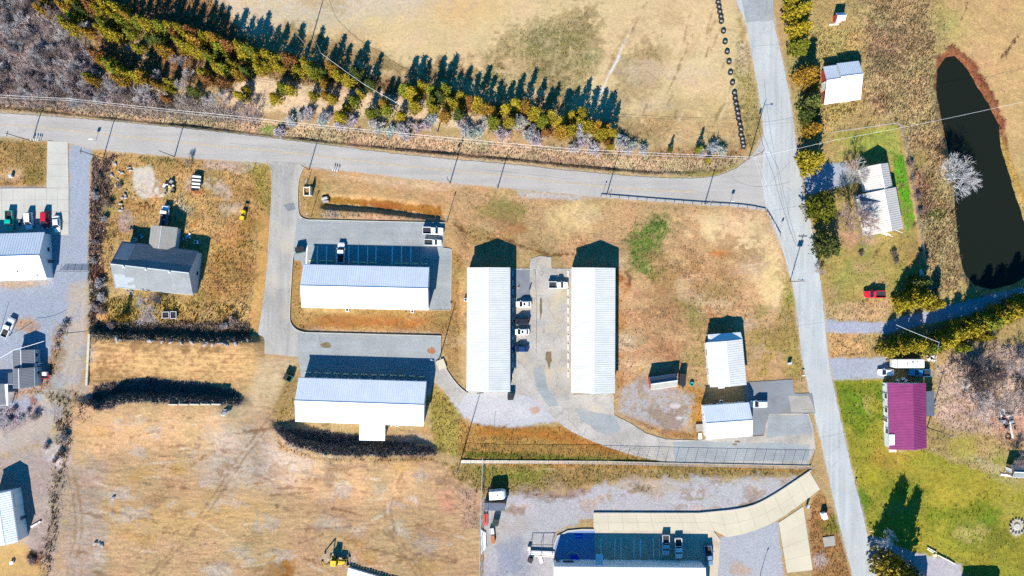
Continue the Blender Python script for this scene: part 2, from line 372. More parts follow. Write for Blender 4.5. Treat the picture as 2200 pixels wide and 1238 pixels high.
put([(1360, 40), (1480, 30), (1540, 110), (1560, 180), (1460, 150), (1400, 60)], (240, 212, 160), 20, 24, (.1, .1, 0), .7)
put([(1342, 86), (1326, 130), (1309, 160), (1296, 190), (1282, 214)], (250, 247, 238), 1.6, 2.5, (.05, 0, 0), 1, 1.6)
put([(1392, 0), (1350, 60), (1300, 160)], (200, 168, 118), 2, 6, (.3, 0, 0), .5, 2)
put([(1590, 20), (1614, 110), (1640, 280), (1612, 345), (1598, 300), (1575, 160)], (186, 166, 104), 7, 10, (.6, 0, 0))
put([(1580, 80), (1606, 90), (1610, 160), (1585, 160)], (222, 200, 165), 8, 10, (.5, 0, 0), .7)
# thicket, cedar belt, pale slope, road verge
put([(-160, -160), (140, -160), (150, 20), (200, 120), (240, 170), (420, 215), (560, 250), (560, 275), (-160, 240)], (212, 188, 176), 12, 16, (.85, 0, 0))
put([(20, 40), (120, 80), (160, 170), (60, 180)], (222, 206, 204), 24, 30, (.85, 0, 0), .6)
put(ell(190, 115, 22, 26), (205, 140, 115), 10, 20, (.9, 0, 0), .7)
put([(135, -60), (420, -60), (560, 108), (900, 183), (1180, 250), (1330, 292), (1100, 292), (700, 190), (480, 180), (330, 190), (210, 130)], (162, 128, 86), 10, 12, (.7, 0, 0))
put([(470, 190), (560, 162), (640, 182), (740, 190), (900, 212), (1000, 238), (1080, 268), (1040, 286), (900, 264), (740, 246), (560, 238), (480, 222)], (244, 214, 172), 7, 12, (.35, 0, 0))
for q in ((222, 62, 9, 14), (285, 98, 20, 12), (310, 118, 14, 8), (270, 60, 12, 8), (320, 72, 10, 16)): put(ell(*q), (236, 205, 168), 6, 10, (.4, 0, 0), .85)
put([(-160, 203), (300, 222), (560, 257), (900, 290), (1300, 325), (1620, 336), (1600, 360), (1480, 384), (1300, 374), (900, 338), (550, 293), (-160, 240)], (206, 178, 138), 6, 9, (.7, 0, 0))
put([(-160, 226), (300, 262), (560, 288), (900, 332), (1300, 368), (1490, 380), (1590, 350), (1600, 362), (1480, 390), (900, 342), (550, 297), (-160, 246)], (186, 166, 92), 4, 6, (.65, 0, 0), .9)
put(list(zip(LIPX, LIPY)), (140, 112, 80), 2, 4, (.5, 0, 0), .7, 2.5)
put(ell(578, 278, 20, 14), (110, 150, 40), 8, 12, (.6, 0, 0), .8)
put(ell(1500, 374, 60, 8), (150, 140, 60), 6, 10, (.6, 0, 0), .8)
put([(1320, 318), (1600, 318), (1595, 345), (1330, 335)], (176, 134, 92), 8, 10, (.7, 0, 0), .8)
# west: barn field
put([(195, 322), (590, 346), (586, 560), (550, 725), (200, 700)], (206, 168, 106), 6, 8, (.6, 0, 0))
put([(190, 340), (245, 340), (228, 480), (216, 560), (225, 640), (210, 700), (183, 700), (186, 450)], (172, 146, 126), 8, 14, (.9, 0, 0))
put([(285, 360), (322, 357), (335, 382), (368, 410), (352, 424), (305, 426), (284, 405)], (230, 218, 198), 3, 8, (.12, 0, .4))
put([(400, 378), (430, 375), (480, 388), (500, 418), (490, 430), (440, 405), (400, 412)], (206, 190, 164), 5, 10, (.4, 0, .4), .9)
put([(530, 345), (582, 360), (580, 455), (550, 430)], (172, 156, 72), 10, 12, (.6, 0, 0), .8)
put([(300, 330), (420, 342), (410, 370), (300, 350)], (160, 144, 76), 8, 12, (.7, 0, 0), .6)
put([(440, 340), (560, 352), (520, 372), (440, 362)], (214, 200, 184), 5, 12, (.4, 0, .5), .6)
put([(556, 455), (584, 470), (572, 600), (548, 720), (532, 720), (548, 600)], (222, 174, 104), 4, 5, (.3, 0, 0))
rb = random.Random(21)
for k in range(44):
    x, y = rb.uniform(235, 545), rb.uniform(345, 690)
    put(ell(x, y, rb.uniform(8, 32), rb.uniform(6, 20)), rb.choice([(182, 146, 78), (172, 156, 84), (222, 190, 134), (196, 142, 82), (164, 126, 82), (226, 206, 176)]), 7, 22, (rb.uniform(.3, .8), 0, 0), .8)
put([(440, 520), (540, 470), (540, 640), (450, 650)], (196, 140, 76), 18, 24, (.7, 0, 0), .6)
put([(240, 640), (530, 655), (530, 690), (210, 695)], (222, 190, 104), 8, 12, (.8, 0, 0), .9)
put([(200, 688), (540, 692), (542, 738), (190, 735)], (130, 120, 96), 6, 8, (.9, 0, 0), .9)
put(ell(270, 476, 14, 24), (200, 175, 165), 5, 10, (.4, 0, .4), .8)
put(ell(210, 590, 12, 20), (176, 100, 70), 8, 10, (.8, 0, 0), .7)
# west: gravel lot and lane
put([(-160, 404), (148, 404), (148, 308), (196, 314), (192, 450), (188, 600), (150, 760), (95, 905), (-160, 1000)], (178, 188, 200), 3, 5, (.03, 0, .9))
put([(150, 612), (193, 606), (186, 720), (168, 830), (110, 935), (0, 985), (-160, 1020), (-160, 960), (40, 905), (110, 820), (138, 730)], (204, 190, 172), 8, 10, (.1, 0, .7))
put([(165, 640), (160, 730), (130, 830)], (220, 208, 192), 3, 6, (.05, 0, .6), .5, 3); put([(178, 650), (174, 740), (146, 850)], (220, 208, 192), 3, 6, (.05, 0, .6), .5, 3)
put([(-160, 303), (102, 306), (98, 396), (-160, 402)], (186, 150, 92), 3, 4, (.6, 0, 0)); put(ell(25, 375, 30, 14), (222, 186, 142), 8, 12, (.3, 0, 0), .8); put(ell(70, 380, 22, 20), (140, 128, 56), 8, 12, (.6, 0, 0), .7)
put([(-20, 605), (100, 600), (110, 612), (40, 622), (-20, 618)], (205, 172, 128), 4, 8, (.4, 0, .3), .8)
put(ell(58, 700, 26, 18), (206, 164, 122), 7, 12, (.5, 0, .2), .9); put([(120, 700), (150, 690), (128, 800), (90, 850), (30, 860), (20, 845), (90, 815)], (190, 150, 108), 8, 12, (.7, 0, .2), .9)
put(ell(72, 860, 12, 10), (160, 84, 50), 6, 8, (.6, 0, 0), .8)
put([(-40, 870), (90, 870), (80, 900), (10, 930), (-40, 930)], (170, 152, 156), 10, 14, (.85, 0, .2), .8)
put([(-60, 1000), (60, 960), (150, 900), (185, 880), (165, 1000), (135, 1100), (120, 1250), (-60, 1250)], (190, 172, 158), 10, 14, (.3, 0, .5))
put([(-60, 1175), (50, 1165), (110, 1225), (100, 1300), (-60, 1300)], (222, 184, 118), 8, 12, (.2, 0, 0))
put([(95, 845), (165, 830), (172, 930), (150, 1010), (132, 1100), (112, 1245), (88, 1245), (105, 1050), (118, 950)], (178, 152, 122), 8, 18, (.9, 0, .3), .8)
put(ell(75, 1200, 14, 16), (120, 76, 74), 6, 10, (.9, 0, 0), .8); put([(90, 940), (140, 970), (130, 1010), (95, 985)], (226, 222, 216), 6, 12, (.1, 0, .4), .8)
# terraces and the graded lower field
put([(192, 728), (545, 740), (640, 775), (590, 860), (520, 868), (190, 845)], (216, 176, 120), 6, 8, (.28, .9, 0))
put([(160, 862), (520, 868), (575, 770), (650, 772), (640, 810), (590, 920), (650, 975), (940, 985), (1005, 1000), (1035, 1000), (1035, 1400), (105, 1400), (150, 1000)], (208, 172, 126), 8, 10, (.32, .5, .1))
put([(470, 905), (600, 930), (700, 990), (620, 1050), (500, 1060), (400, 1000)], (208, 194, 174), 30, 46, (.25, .3, .3), .8)
put([(150, 1000), (230, 990), (215, 1100), (225, 1300), (115, 1300)], (190, 172, 156), 16, 24, (.25, .5, .3), .8)
put([(230, 1080), (560, 1060), (600, 1130), (400, 1160), (240, 1150)], (222, 182, 116), 30, 40, (.15, .7, 0), .7)
for q in ((285, 1070, 14, 8), (245, 1072, 12, 6), (260, 1117, 20, 8), (370, 1085, 10, 9), (415, 1105, 10, 10), (190, 1108, 14, 10), (180, 1152, 12, 6), (290, 975, 14, 6), (320, 935, 16, 6), (450, 1172, 14, 6), (530, 1200, 22, 10), (440, 1040, 14, 8), (850, 1140, 22, 16), (775, 1140, 14, 10)):
    put(ell(*q), (226, 214, 196), 6, 22, (.15, .3, .2), .6)
put(ell(605, 1212, 34, 34), (186, 136, 52), 12, 18, (.3, .3, 0), .9); put(ell(612, 1228, 14, 18), (150, 90, 30), 8, 12, (.3, .3, 0), .8)
put(ell(385, 1008, 20, 12), (200, 158, 66), 8, 14, (.3, 0, 0), .7); put([(410, 1000), (450, 975), (460, 968)], (172, 130, 84), 4, 8, (.3, 0, 0), .7, 6)
put(ell(960, 1075, 16, 28), (238, 170, 140), 10, 16, (.15, .2, 0), .8); put([(985, 1040), (1030, 1040), (1030, 1140), (990, 1130)], (180, 150, 128), 12, 22, (.6, 0, .3), .8)
put([(700, 998), (790, 998), (790, 1008), (725, 1012), (715, 1050), (700, 1050)], (170, 130, 106), 4, 6, (.4, .5, 0), .8); put(ell(895, 1020, 14, 6), (168, 128, 108), 5, 8, (.4, .5, 0), .8); put([(675, 1032), (790, 1030)], (175, 140, 110), 2, 4, (.4, .3, 0), .7, 3)
put([(560, 770), (640, 772), (600, 850), (540, 900), (420, 905), (520, 870)], (230, 202, 158), 12, 16, (.1, .2, .1), .85)
put([(625, 790), (640, 820), (632, 905), (600, 915), (585, 890)], (180, 148, 82), 8, 10, (.6, 0, 0), .9)
r0 = random.Random(4)
for k in range(120):
    x, y = r0.uniform(150, 960), r0.uniform(885, 1230); l = r0.uniform(15, 110); a_ = r0.gauss(.05, .22)
    put([(x, y), (x+l*.5, y+l*.5*a_+r0.uniform(-3, 3)), (x+l, y+l*a_)], r0.choice([(150, 116, 82), (176, 138, 98), (232, 210, 178), (166, 130, 96)]), 1.3, 4, (.4, .3, 0), .8, r0.uniform(.7, 2.2))
for k in range(75):
    x, y = r0.uniform(170, 980), r0.uniform(890, 1230); put(ell(x, y, r0.uniform(8, 40), r0.uniform(4, 16)), r0.choice([(226, 212, 192), (184, 146, 102), (196, 182, 164), (218, 170, 104), (172, 140, 104)]), 7, 24, (.35, .3, .15), .75)
for k in range(3):
    q = [[(150, 1010), (175, 1120), (150, 1235)], [(640, 790), (600, 880), (520, 980), (430, 1120), (330, 1235)], [(900, 1235), (820, 1110), (860, 1010)]][k]
    for o_ in (-7, 7): put(smooth([(x+o_, y) for x, y in q], 2), (168, 134, 98), 1.4, 4, (.3, 0, 0), .6, 1.8)
for k in range(26): put([(196, 734+k*3.6+r0.uniform(-2, 2)), (300+r0.uniform(-60, 200), 735+k*3.6), (r0.uniform(430, 560), 738+k*3.6)], (160, 122, 80), 1.2, 4, (.3, .6, 0), .6, .9)
put([(200, 830), (300, 812), (420, 820), (505, 838), (522, 858), (510, 872), (420, 866), (280, 864), (215, 884), (188, 870)], (150, 140, 130), 4, 5, (.8, 0, 0))
put([(588, 915), (690, 925), (830, 944), (930, 962), (938, 976), (800, 981), (690, 977), (620, 955)], (160, 148, 140), 4, 5, (.9, 0, 0))
put([(585, 925), (620, 962), (700, 985), (935, 985), (940, 992), (690, 992), (600, 968)], (190, 152, 92), 4, 6, (.8, 0, 0), .8)
put(ell(485, 885, 22, 12), (186, 170, 130), 6, 10, (.5, 0, .2), .7)
put([(165, 850), (192, 845), (190, 900), (160, 905)], (214, 180, 140), 6, 14, (.9, 0, .3), .8)
# middle: grass islands between the paving
put([(640, 352), (1110, 404), (1010, 575), (960, 575), (955, 477), (660, 472), (640, 445)], (208, 170, 116), 3, 4, (.4, 0, 0))
put([(700, 372), (860, 380), (1000, 398), (960, 412), (800, 396)], (236, 204, 162), 7, 12, (.25, 0, 0), .85)
put([(648, 380), (690, 380), (690, 468), (655, 465)], (176, 144, 78), 8, 10, (.5, 0, 0), .7)
put([(694, 420), (800, 428), (945, 446), (955, 468), (900, 458), (800, 446), (696, 437)], (158, 112, 48), 4, 6, (.45, 0, 0)); put([(780, 432), (870, 440), (850, 450), (780, 444)], (150, 80, 46), 6, 8, (.4, 0, 0), .8)
put([(690, 452), (950, 470), (945, 477), (690, 471)], (205, 172, 134), 3, 6, (.7, 0, 0), .8); put(ell(712, 458, 16, 10), (196, 178, 170), 6, 10, (.7, 0, .3), .7)
put([(622, 545), (650, 545), (650, 665), (920, 665), (970, 668), (970, 535), (1003, 560), (1003, 700), (985, 780), (960, 790), (948, 724), (655, 716), (622, 700)], (192, 152, 92), 3, 5, (.5, 0, 0))
put([(690, 680), (860, 676), (930, 690), (890, 708), (700, 708), (660, 700)], (190, 122, 60), 8, 14, (.35, 0, 0), .9); put([(660, 705), (930, 712), (948, 722), (660, 714)], (206, 184, 158), 3, 8, (.4, 0, 0), .7)
put([(650, 660), (760, 664), (760, 674), (650, 672)], (226, 186, 122), 3, 5, (.3, 0, 0), .8); put([(985, 590), (1003, 580), (1003, 830), (992, 830), (988, 700)], (228, 190, 128), 3, 5, (.3, 0, 0), .75)
put([(950, 720), (985, 690), (990, 830), (960, 790)], (186, 150, 96), 5, 8, (.5, 0, 0), .8)
put([(955, 410), (1295, 427), (1648, 455), (1700, 560), (1730, 700), (1728, 830), (1520, 826), (1500, 945), (1425, 940), (1325, 892), (1330, 570), (1230, 578), (1185, 556), (1110, 560), (1000, 578)], (208, 170, 120), 3, 5, (.45, 0, 0))
put(ell(1080, 455, 60, 20), (154, 148, 74), 10, 22, (.5, 0, 0), .75); put([(980, 480), (1100, 500), (1100, 520), (1000, 540)], (176, 140, 80), 10, 18, (.5, 0, 0), .7); put(ell(1115, 492, 22, 12), (176, 110, 62), 8, 14, (.4, 0, 0), .7)
put([(1170, 455), (1240, 425), (1290, 440), (1270, 500), (1210, 512), (1180, 490)], (240, 208, 146), 9, 18, (.2, 0, 0), .9)
put([(1105, 408), (1250, 420), (1250, 432), (1120, 425)], (216, 208, 202), 3, 6, (.2, 0, .5), .85)
put([(1350, 495), (1400, 468), (1455, 470), (1440, 505), (1405, 555), (1425, 605), (1385, 612), (1340, 545)], (108, 140, 54), 12, 30, (.6, 0, 0), .9); put(ell(1415, 480, 18, 10), (84, 116, 52), 5, 10, (.7, 0, 0), .8)
put([(1480, 458), (1640, 452), (1690, 550), (1726, 690), (1680, 690), (1630, 640), (1590, 560), (1510, 510)], (242, 210, 158), 12, 22, (.25, 0, 0), .9)
put(ell(1655, 600, 34, 60), (250, 218, 152), 14, 18, (.12, 0, 0), .9); put(ell(1525, 492, 26, 24), (250, 220, 160), 10, 16, (.15, 0, 0), .85); put(ell(1480, 505, 14, 12), (246, 214, 156), 8, 12, (.2, 0, 0), .7)
put(ell(1550, 545, 32, 9), (214, 126, 52), 7, 12, (.35, 0, 0), .85); put([(1400, 560), (1560, 560), (1600, 640), (1560, 720), (1400, 700)], (186, 142, 90), 24, 36, (.5, 0, 0), .75)
put([(1450, 640), (1520, 660), (1510, 740), (1470, 700)], (152, 146, 80), 10, 22, (.5, 0, 0), .7); put([(1330, 660), (1480, 660), (1460, 780), (1340, 790)], (206, 160, 116), 18, 28, (.45, 0, 0), .7); put([(1395, 720), (1470, 730), (1460, 780), (1400, 770)], (180, 124, 84), 14, 20, (.45, 0, 0), .6)
put([(1690, 555), (1728, 690), (1728, 815), (1690, 805), (1665, 690)], (178, 154, 84), 9, 12, (.55, 0, 0), .9); put([(1605, 700), (1720, 720), (1720, 812), (1612, 815)], (190, 164, 92), 10, 14, (.5, 0, 0), .9); put(ell(1695, 640, 12, 22), (120, 140, 50), 8, 10, (.6, 0, 0), .7)
put([(1322, 575), (1345, 600), (1364, 612), (1342, 645), (1325, 660)], (176, 108, 48), 5, 8, (.5, 0, 0), .9); put([(1322, 660), (1345, 680), (1340, 830), (1322, 840)], (196, 138, 72), 6, 8, (.5, 0, 0), .8)
put([(1470, 830), (1515, 838), (1510, 945), (1492, 945)], (200, 142, 62), 5, 7, (.5, 0, 0), .9)
put([(1335, 838), (1380, 806), (1450, 838), (1486, 850), (1484, 925), (1425, 924), (1328, 885)], (196, 194, 190), 8, 14, (.2, 0, .9), .95); put([(1380, 880), (1470, 880), (1480, 925), (1420, 920)], (160, 126, 90), 8, 16, (.4, 0, .5), .6); put([(1330, 890), (1430, 938), (1500, 945), (1495, 932), (1420, 922)], (176, 122, 66), 3, 5, (.5, 0, 0), .8)
put(ell(1376, 792, 9, 8), (236, 158, 40), 2.5, 4, (.2, 0, 0)); put(ell(1450, 872, 10, 4), (236, 230, 222), 3, 4, (.1, 0, .4)); put(ell(1460, 898, 9, 4), (236, 230, 222), 3, 4, (.1, 0, .4))
put([(950, 835), (1000, 842), (1150, 842), (1215, 905), (1100, 922), (1020, 915), (975, 880)], (214, 214, 214), 4, 7, (.05, 0, .6)); put(ell(1100, 885, 70, 20), (230, 228, 224), 10, 16, (.05, 0, .5), .8); put(ell(1150, 882, 12, 9), (214, 160, 112), 4, 8, (.1, 0, .3), .8)
put([(925, 830), (950, 838), (985, 880), (1000, 915), (990, 985), (940, 975), (925, 920)], (176, 158, 80), 6, 8, (.6, 0, 0))
put([(985, 905), (1100, 922), (1215, 912), (1290, 955), (1360, 980), (1430, 996), (1750, 1002), (1750, 1018), (1100, 1008), (985, 990)], (180, 140, 76), 4, 6, (.55, 0, 0)); put([(1020, 918), (1200, 916), (1280, 950), (1340, 975), (1150, 945), (1020, 940)], (190, 124, 54), 6, 12, (.45, 0, 0), .85)
put([(1000, 968), (1120, 972), (1350, 984), (1430, 996), (1200, 992), (1000, 986)], (98, 112, 36), 5, 7, (.6, 0, 0), .9)
put([(940, 990), (1040, 1000), (1740, 1012), (1745, 1026), (1500, 1030), (1250, 1045), (1100, 1062), (1040, 1060), (1000, 1040)], (168, 142, 84), 8, 12, (.6, 0, 0)); put([(1010, 1000), (1040, 1000), (1180, 1012), (1150, 1035), (1040, 1040)], (146, 142, 58), 8, 12, (.6, 0, 0), .85)
put([(1040, 1075), (1120, 1060), (1230, 1062), (1300, 1038), (1500, 1028), (1735, 1026), (1650, 1085), (1600, 1102), (1275, 1104), (1195, 1145), (1190, 1400), (1034, 1400)], (203, 200, 198), 8, 14, (.1, 0, .9)); put([(1120, 1050), (1220, 1060), (1270, 1040), (1260, 1062), (1190, 1076), (1130, 1066)], (152, 118, 88), 6, 14, (.6, 0, .3), .8)
put([(1300, 1030), (1400, 1025), (1460, 1050), (1420, 1062), (1330, 1052)], (216, 188, 156), 12, 20, (.2, 0, .5), .8); put(ell(1380, 1050, 20, 8), (146, 120, 66), 5, 12, (.7, 0, 0), .8); put(ell(1620, 1060, 22, 16), (190, 160, 130), 8, 16, (.5, 0, .4), .7)
put([(1070, 1170), (1120, 1160), (1130, 1238), (1070, 1238)], (160, 168, 184), 10, 16, (.1, 0, 1), .8); put([(1040, 1190), (1080, 1150), (1130, 1140), (1140, 1110), (1060, 1120)], (205, 190, 176), 14, 20, (.1, 0, .6), .7)
put([(1535, 1160), (1672, 1120), (1700, 1400), (1530, 1400)], (196, 200, 204), 3, 4, (.04, 0, .9)); put(ell(1590, 1225, 26, 16), (210, 176, 144), 8, 14, (.2, 0, .5), .8)
put([(1738, 1075), (1762, 1055), (1778, 1070), (1832, 1238), (1840, 1300), (1745, 1300)], (182, 136, 84), 4, 6, (.6, 0, 0)); put(ell(1760, 1205, 18, 14), (200, 190, 182), 5, 12, (.5, 0, .6), .8)
# east side
put([(1668, -160), (2400, -160), (2400, 1400), (1890, 1400), (1790, 830), (1770, 690), (1715, 330), (1690, 150)], (190, 166, 106), 4, 5, (.5, 0, 0))
put([(1840, -160), (1995, -160), (2012, 190), (2040, 330), (2055, 480), (2075, 620), (1990, 655), (1985, 560), (1962, 400), (1930, 268), (1858, 230)], (200, 174, 122), 18, 30, (.74, 0, 0))
put([(1880, 20), (1960, 40), (1950, 120), (1890, 200), (1862, 120)], (180, 152, 116), 24, 40, (.78, 0, 0), .8)
put([(1700, 60), (1850, 60), (1855, 235), (1780, 285), (1715, 280)], (216, 190, 118), 12, 18, (.8, 0, 0), .85)
put([(2000, -160), (2400, -160), (2400, 560), (2190, 430), (2152, 262), (2095, 150), (2040, 88)], (216, 182, 122), 8, 10, (.3, 0, 0)); put([(2000, -20), (2060, 20), (2090, 100), (2040, 90)], (196, 176, 104), 12, 16, (.5, 0, 0), .7)
put([(2050, 70), (2130, 90), (2160, 180), (2100, 140)], (226, 178, 128), 16, 24, (.3, 0, 0), .7)
put([(2006, 190), (2014, 125), (2046, 92), (2098, 138), (2135, 205), (2158, 262), (2165, 320), (2150, 300), (2120, 225), (2080, 160), (2035, 160), (2022, 215), (2030, 300)], (150, 96, 66), 4, 6, (.55, 0, 0)); put([(2150, 280), (2210, 440), (2204, 460), (2160, 350)], (190, 146, 60), 4, 5, (.5, 0, 0), .8)
put([(1786, 285), (1928, 266), (1950, 350), (1985, 560), (1962, 645), (1770, 652), (1752, 560), (1735, 420), (1800, 400)], (184, 162, 92), 5, 6, (.45, 0, 0)); put([(1788, 288), (1926, 268), (1938, 335), (1850, 330), (1800, 340)], (172, 176, 80), 5, 8, (.45, 0, 0), .9)
put([(1912, 325), (1944, 330), (1962, 420), (1970, 478), (1945, 500), (1928, 420)], (98, 170, 34), 6, 8, (.5, 0, 0), .95); put([(1790, 480), (1850, 500), (1900, 512), (1850, 545), (1800, 520)], (222, 168, 136), 10, 14, (.3, 0, 0), .8); put([(1800, 560), (1980, 580), (1900, 640), (1790, 620)], (176, 170, 90), 14, 18, (.45, 0, 0), .7); put(ell(1965, 560, 18, 14), (214, 140, 96), 5, 8, (.3, 0, 0), .8); put([(1944, 330), (1970, 480), (1985, 560)], (222, 176, 128), 2, 3, (.3, 0, 0), .8, 3)
put([(1960, 330), (1990, 400), (2010, 470), (1985, 480), (1962, 400)], (172, 144, 118), 8, 12, (.9, 0, 0), .8); put(ell(2010, 460, 20, 12), (110, 140, 60), 6, 10, (.8, 0, 0), .8)
put([(1770, 655), (1925, 640), (1905, 688), (1776, 692)], (228, 188, 136), 6, 10, (.6, 0, 0), .9); put([(1776, 716), (1896, 706), (1892, 765), (1782, 770)], (226, 184, 122), 5, 8, (.6, 0, 0), .9)
put([(1788, 814), (1906, 812), (1908, 970), (1990, 970), (2085, 1005), (2230, 1035), (2300, 1400), (2090, 1238), (1868, 1150), (1828, 1000)], (168, 162, 58), 5, 6, (.45, 0, 0)); put([(1795, 822), (1905, 815), (1905, 880), (1850, 935), (1812, 910)], (104, 140, 32), 12, 16, (.5, 0, 0), .85)
put([(1960, 1000), (2100, 1010), (2130, 1100), (2000, 1100)], (196, 178, 66), 26, 34, (.4, 0, 0), .7); put([(2010, 1110), (2150, 1100), (2180, 1170), (2060, 1190)], (122, 136, 46), 18, 26, (.5, 0, 0), .7); put(ell(1848, 1075, 22, 32), (96, 140, 34), 10, 12, (.5, 0, 0), .8); put([(1880, 960), (1960, 980), (1930, 1010), (1870, 1000)], (198, 160, 70), 12, 16, (.45, 0, 0), .7); put([(2060, 970), (2200, 1000), (2200, 1060), (2120, 1020)], (196, 184, 134), 10, 16, (.5, 0, 0), .7)
put([(2008, 790), (2080, 740), (2300, 735), (2300, 965), (2120, 930), (2050, 925), (2005, 900)], (222, 190, 168), 10, 14, (.6, 0, 0), .9); put([(2120, 890), (2300, 900), (2300, 960), (2150, 960)], (202, 152, 124), 8, 14, (.5, 0, 0), .8)
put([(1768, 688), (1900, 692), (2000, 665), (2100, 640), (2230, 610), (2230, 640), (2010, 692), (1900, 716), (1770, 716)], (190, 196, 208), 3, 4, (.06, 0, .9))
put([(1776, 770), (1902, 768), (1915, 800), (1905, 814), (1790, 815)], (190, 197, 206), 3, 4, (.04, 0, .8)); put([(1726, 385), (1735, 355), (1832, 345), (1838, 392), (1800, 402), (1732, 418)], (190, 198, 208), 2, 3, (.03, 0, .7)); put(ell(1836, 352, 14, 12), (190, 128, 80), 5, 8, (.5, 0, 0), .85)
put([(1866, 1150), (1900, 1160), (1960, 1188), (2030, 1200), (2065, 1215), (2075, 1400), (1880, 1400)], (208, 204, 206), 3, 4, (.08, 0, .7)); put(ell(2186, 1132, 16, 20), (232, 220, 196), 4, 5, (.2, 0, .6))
# more worn, sandy and mossy patches over the open ground
rb = random.Random(33)
for k in range(60):
    x, y = rb.uniform(970, 1700), rb.uniform(430, 820)
    if 1000 < x < 1325 and y > 560 or 1510 < x < 1610 and y > 700: continue
    put(ell(x, y, rb.uniform(10, 45), rb.uniform(6, 26)), rb.choice([(238, 206, 160), (216, 176, 138), (178, 138, 92), (162, 152, 84), (232, 188, 136), (196, 146, 100), (222, 194, 160)]), 9, 28, (rb.uniform(.25, .6), 0, 0), .7)
for k in range(36):
    x, y = rb.uniform(1810, 2190), rb.uniform(830, 1200)
    if 1900 < x < 2010 and y < 970 or x > 2010 and y < 960: continue
    put(ell(x, y, rb.uniform(12, 50), rb.uniform(8, 30)), rb.choice([(196, 186, 56), (110, 146, 36), (150, 158, 48), (210, 190, 110), (134, 150, 40), (184, 170, 80)]), 10, 28, (rb.uniform(.35, .6), 0, 0), .75)
for k in range(34):
    x, y = rb.uniform(1780, 1990), rb.uniform(290, 650)
    put(ell(x, y, rb.uniform(8, 26), rb.uniform(6, 18)), rb.choice([(204, 180, 118), (160, 164, 72), (214, 170, 126), (176, 160, 84), (150, 160, 70)]), 8, 22, (rb.uniform(.35, .6), 0, 0), .65)
for k in range(46):
    x, y = rb.uniform(430, 1600), rb.uniform(-20, 290)
    if y > 40+(x-430)*.27 and x < 1330: continue
    put(ell(x, y, rb.uniform(14, 60), rb.uniform(8, 26)), rb.choice([(240, 214, 166), (214, 184, 136), (232, 208, 176), (206, 178, 122), (244, 216, 158)]), 12, 30, (rb.uniform(.1, .4), 0, 0), .6)
for k in range(40):
    x, y = rb.uniform(1290, 1590), rb.uniform(0, 290); l = rb.uniform(20, 70); a_ = rb.gauss(-.38, .12)
    put([(x, y), (x+l*.5*a_+rb.uniform(-3, 3), y+l*.5), (x+l*a_, y+l)], rb.choice([(188, 158, 112), (246, 222, 176), (176, 148, 104), (170, 150, 92)]), 1.6, 4, (.35, 0, 0), .7, 1.2)
for k in range(36):
    x, y = rb.uniform(1030, 1280), rb.uniform(40, 200); l = rb.uniform(12, 50); a_ = rb.gauss(-.25, .12)
    put([(x, y), (x+l*.5*a_+rb.uniform(-3, 3), y+l*.5), (x+l*a_, y+l)], rb.choice([(206, 180, 130), (222, 198, 146), (170, 150, 96)]), 2, 5, (.4, 0, 0), .7, 1.6)
for k in range(30):
    x, y = rb.uniform(1870, 2200), rb.uniform(0, 640); l = rb.uniform(15, 60); a_ = rb.gauss(-.8, .4)
    put([(x, y), (x+l*.5*a_+rb.uniform(-4, 4), y+l*.5), (x+l*a_, y+l)], rb.choice([(150, 122, 84), (222, 192, 136), (140, 116, 78)]), 1.6, 4, (.8, 0, 0), .7, 1.3)
put([(975, 482), (1000, 500), (1030, 514), (1080, 512), (1120, 530), (1180, 548), (1232, 546)], (140, 96, 58), 2, 5, (.5, 0, 0), .85, 1.6)
put([(1345, 585), (1356, 598), (1352, 612)], (110, 74, 56), 3, 5, (.3, 0, 0), .8, 4)
for pts in (ROAD_N, ROAD_S, SIDE_W, SIDE_E): put([p for p in pts if -140 < p[0] < 2340 and -140 < p[1] < 1380], (222, 206, 184), 2.5, 5, (.2, 0, .5), .7, 2.2)
for k in range(26):
    x, y = rb.uniform(1050, 1720), rb.uniform(1030, 1100); put(ell(x, y, rb.uniform(6, 26), rb.uniform(3, 10)), rb.choice([(166, 134, 98), (214, 184, 152), (150, 126, 78), (190, 160, 130)]), 6, 18, (.4, 0, .5), .7)
for k in range(40):
    x, y = rb.uniform(0, 190), rb.uniform(310, 1000); put(ell(x, y, rb.uniform(6, 24), rb.uniform(5, 20)), rb.choice([(196, 196, 200), (160, 172, 196), (204, 192, 176), (184, 190, 204)]), 8, 20, (.1, 0, .8), .45)
# pixel-scale mottling, then heights with small relief
pm = np.full(U.shape, 1e9)
for k, pts in PAVE.items():
    xs = [p[0] for p in pts]; ys = [p[1] for p in pts]
    i0, i1 = np.searchsorted(uu, min(xs)-20), np.searchsorted(uu, max(xs)+20); j0, j1 = np.searchsorted(vv, min(ys)-20), np.searchsorted(vv, max(ys)+20)
    pm[j0:j1, i0:i1] = np.minimum(pm[j0:j1, i0:i1], sdpoly(U[j0:j1, i0:i1], V[j0:j1, i0:i1], pts))
rough = TEX[..., 0]
mott = 1+(n_big-.5)*.5*(.35+rough)+(n_mid-.5)*.5*(.2+rough)+(n_sm-.5)*.5*(.15+rough)
hue = (fbm(U/45., V/45., 41, 5)-.5)*(rough+.15)*1.3
COL = COL*mott[..., None]*np.stack([1+.4*hue, 1+0*hue, 1+.2*hue], -1)*np.array([1.0, .975, 1.03])
COL = np.clip(COL, .004, .8)
rel = (fbm(U/9., V/9., 9, 3)-.5)*.5*rough+(fbm(U/50., V/50., 12, 3)-.5)*.5*np.clip(rough*2, .2, 1)+(vnoise(U/16., V/3.2, 14)-.5)*.22*TEX[..., 1]
edge = ss(2, 14, pm)
far = 1-ss(900, 3000, np.hypot(U-CX, V-CY)*.5)
HT = HT+np.minimum(rel*far, .25)*edge-.05-.02*(1-edge)
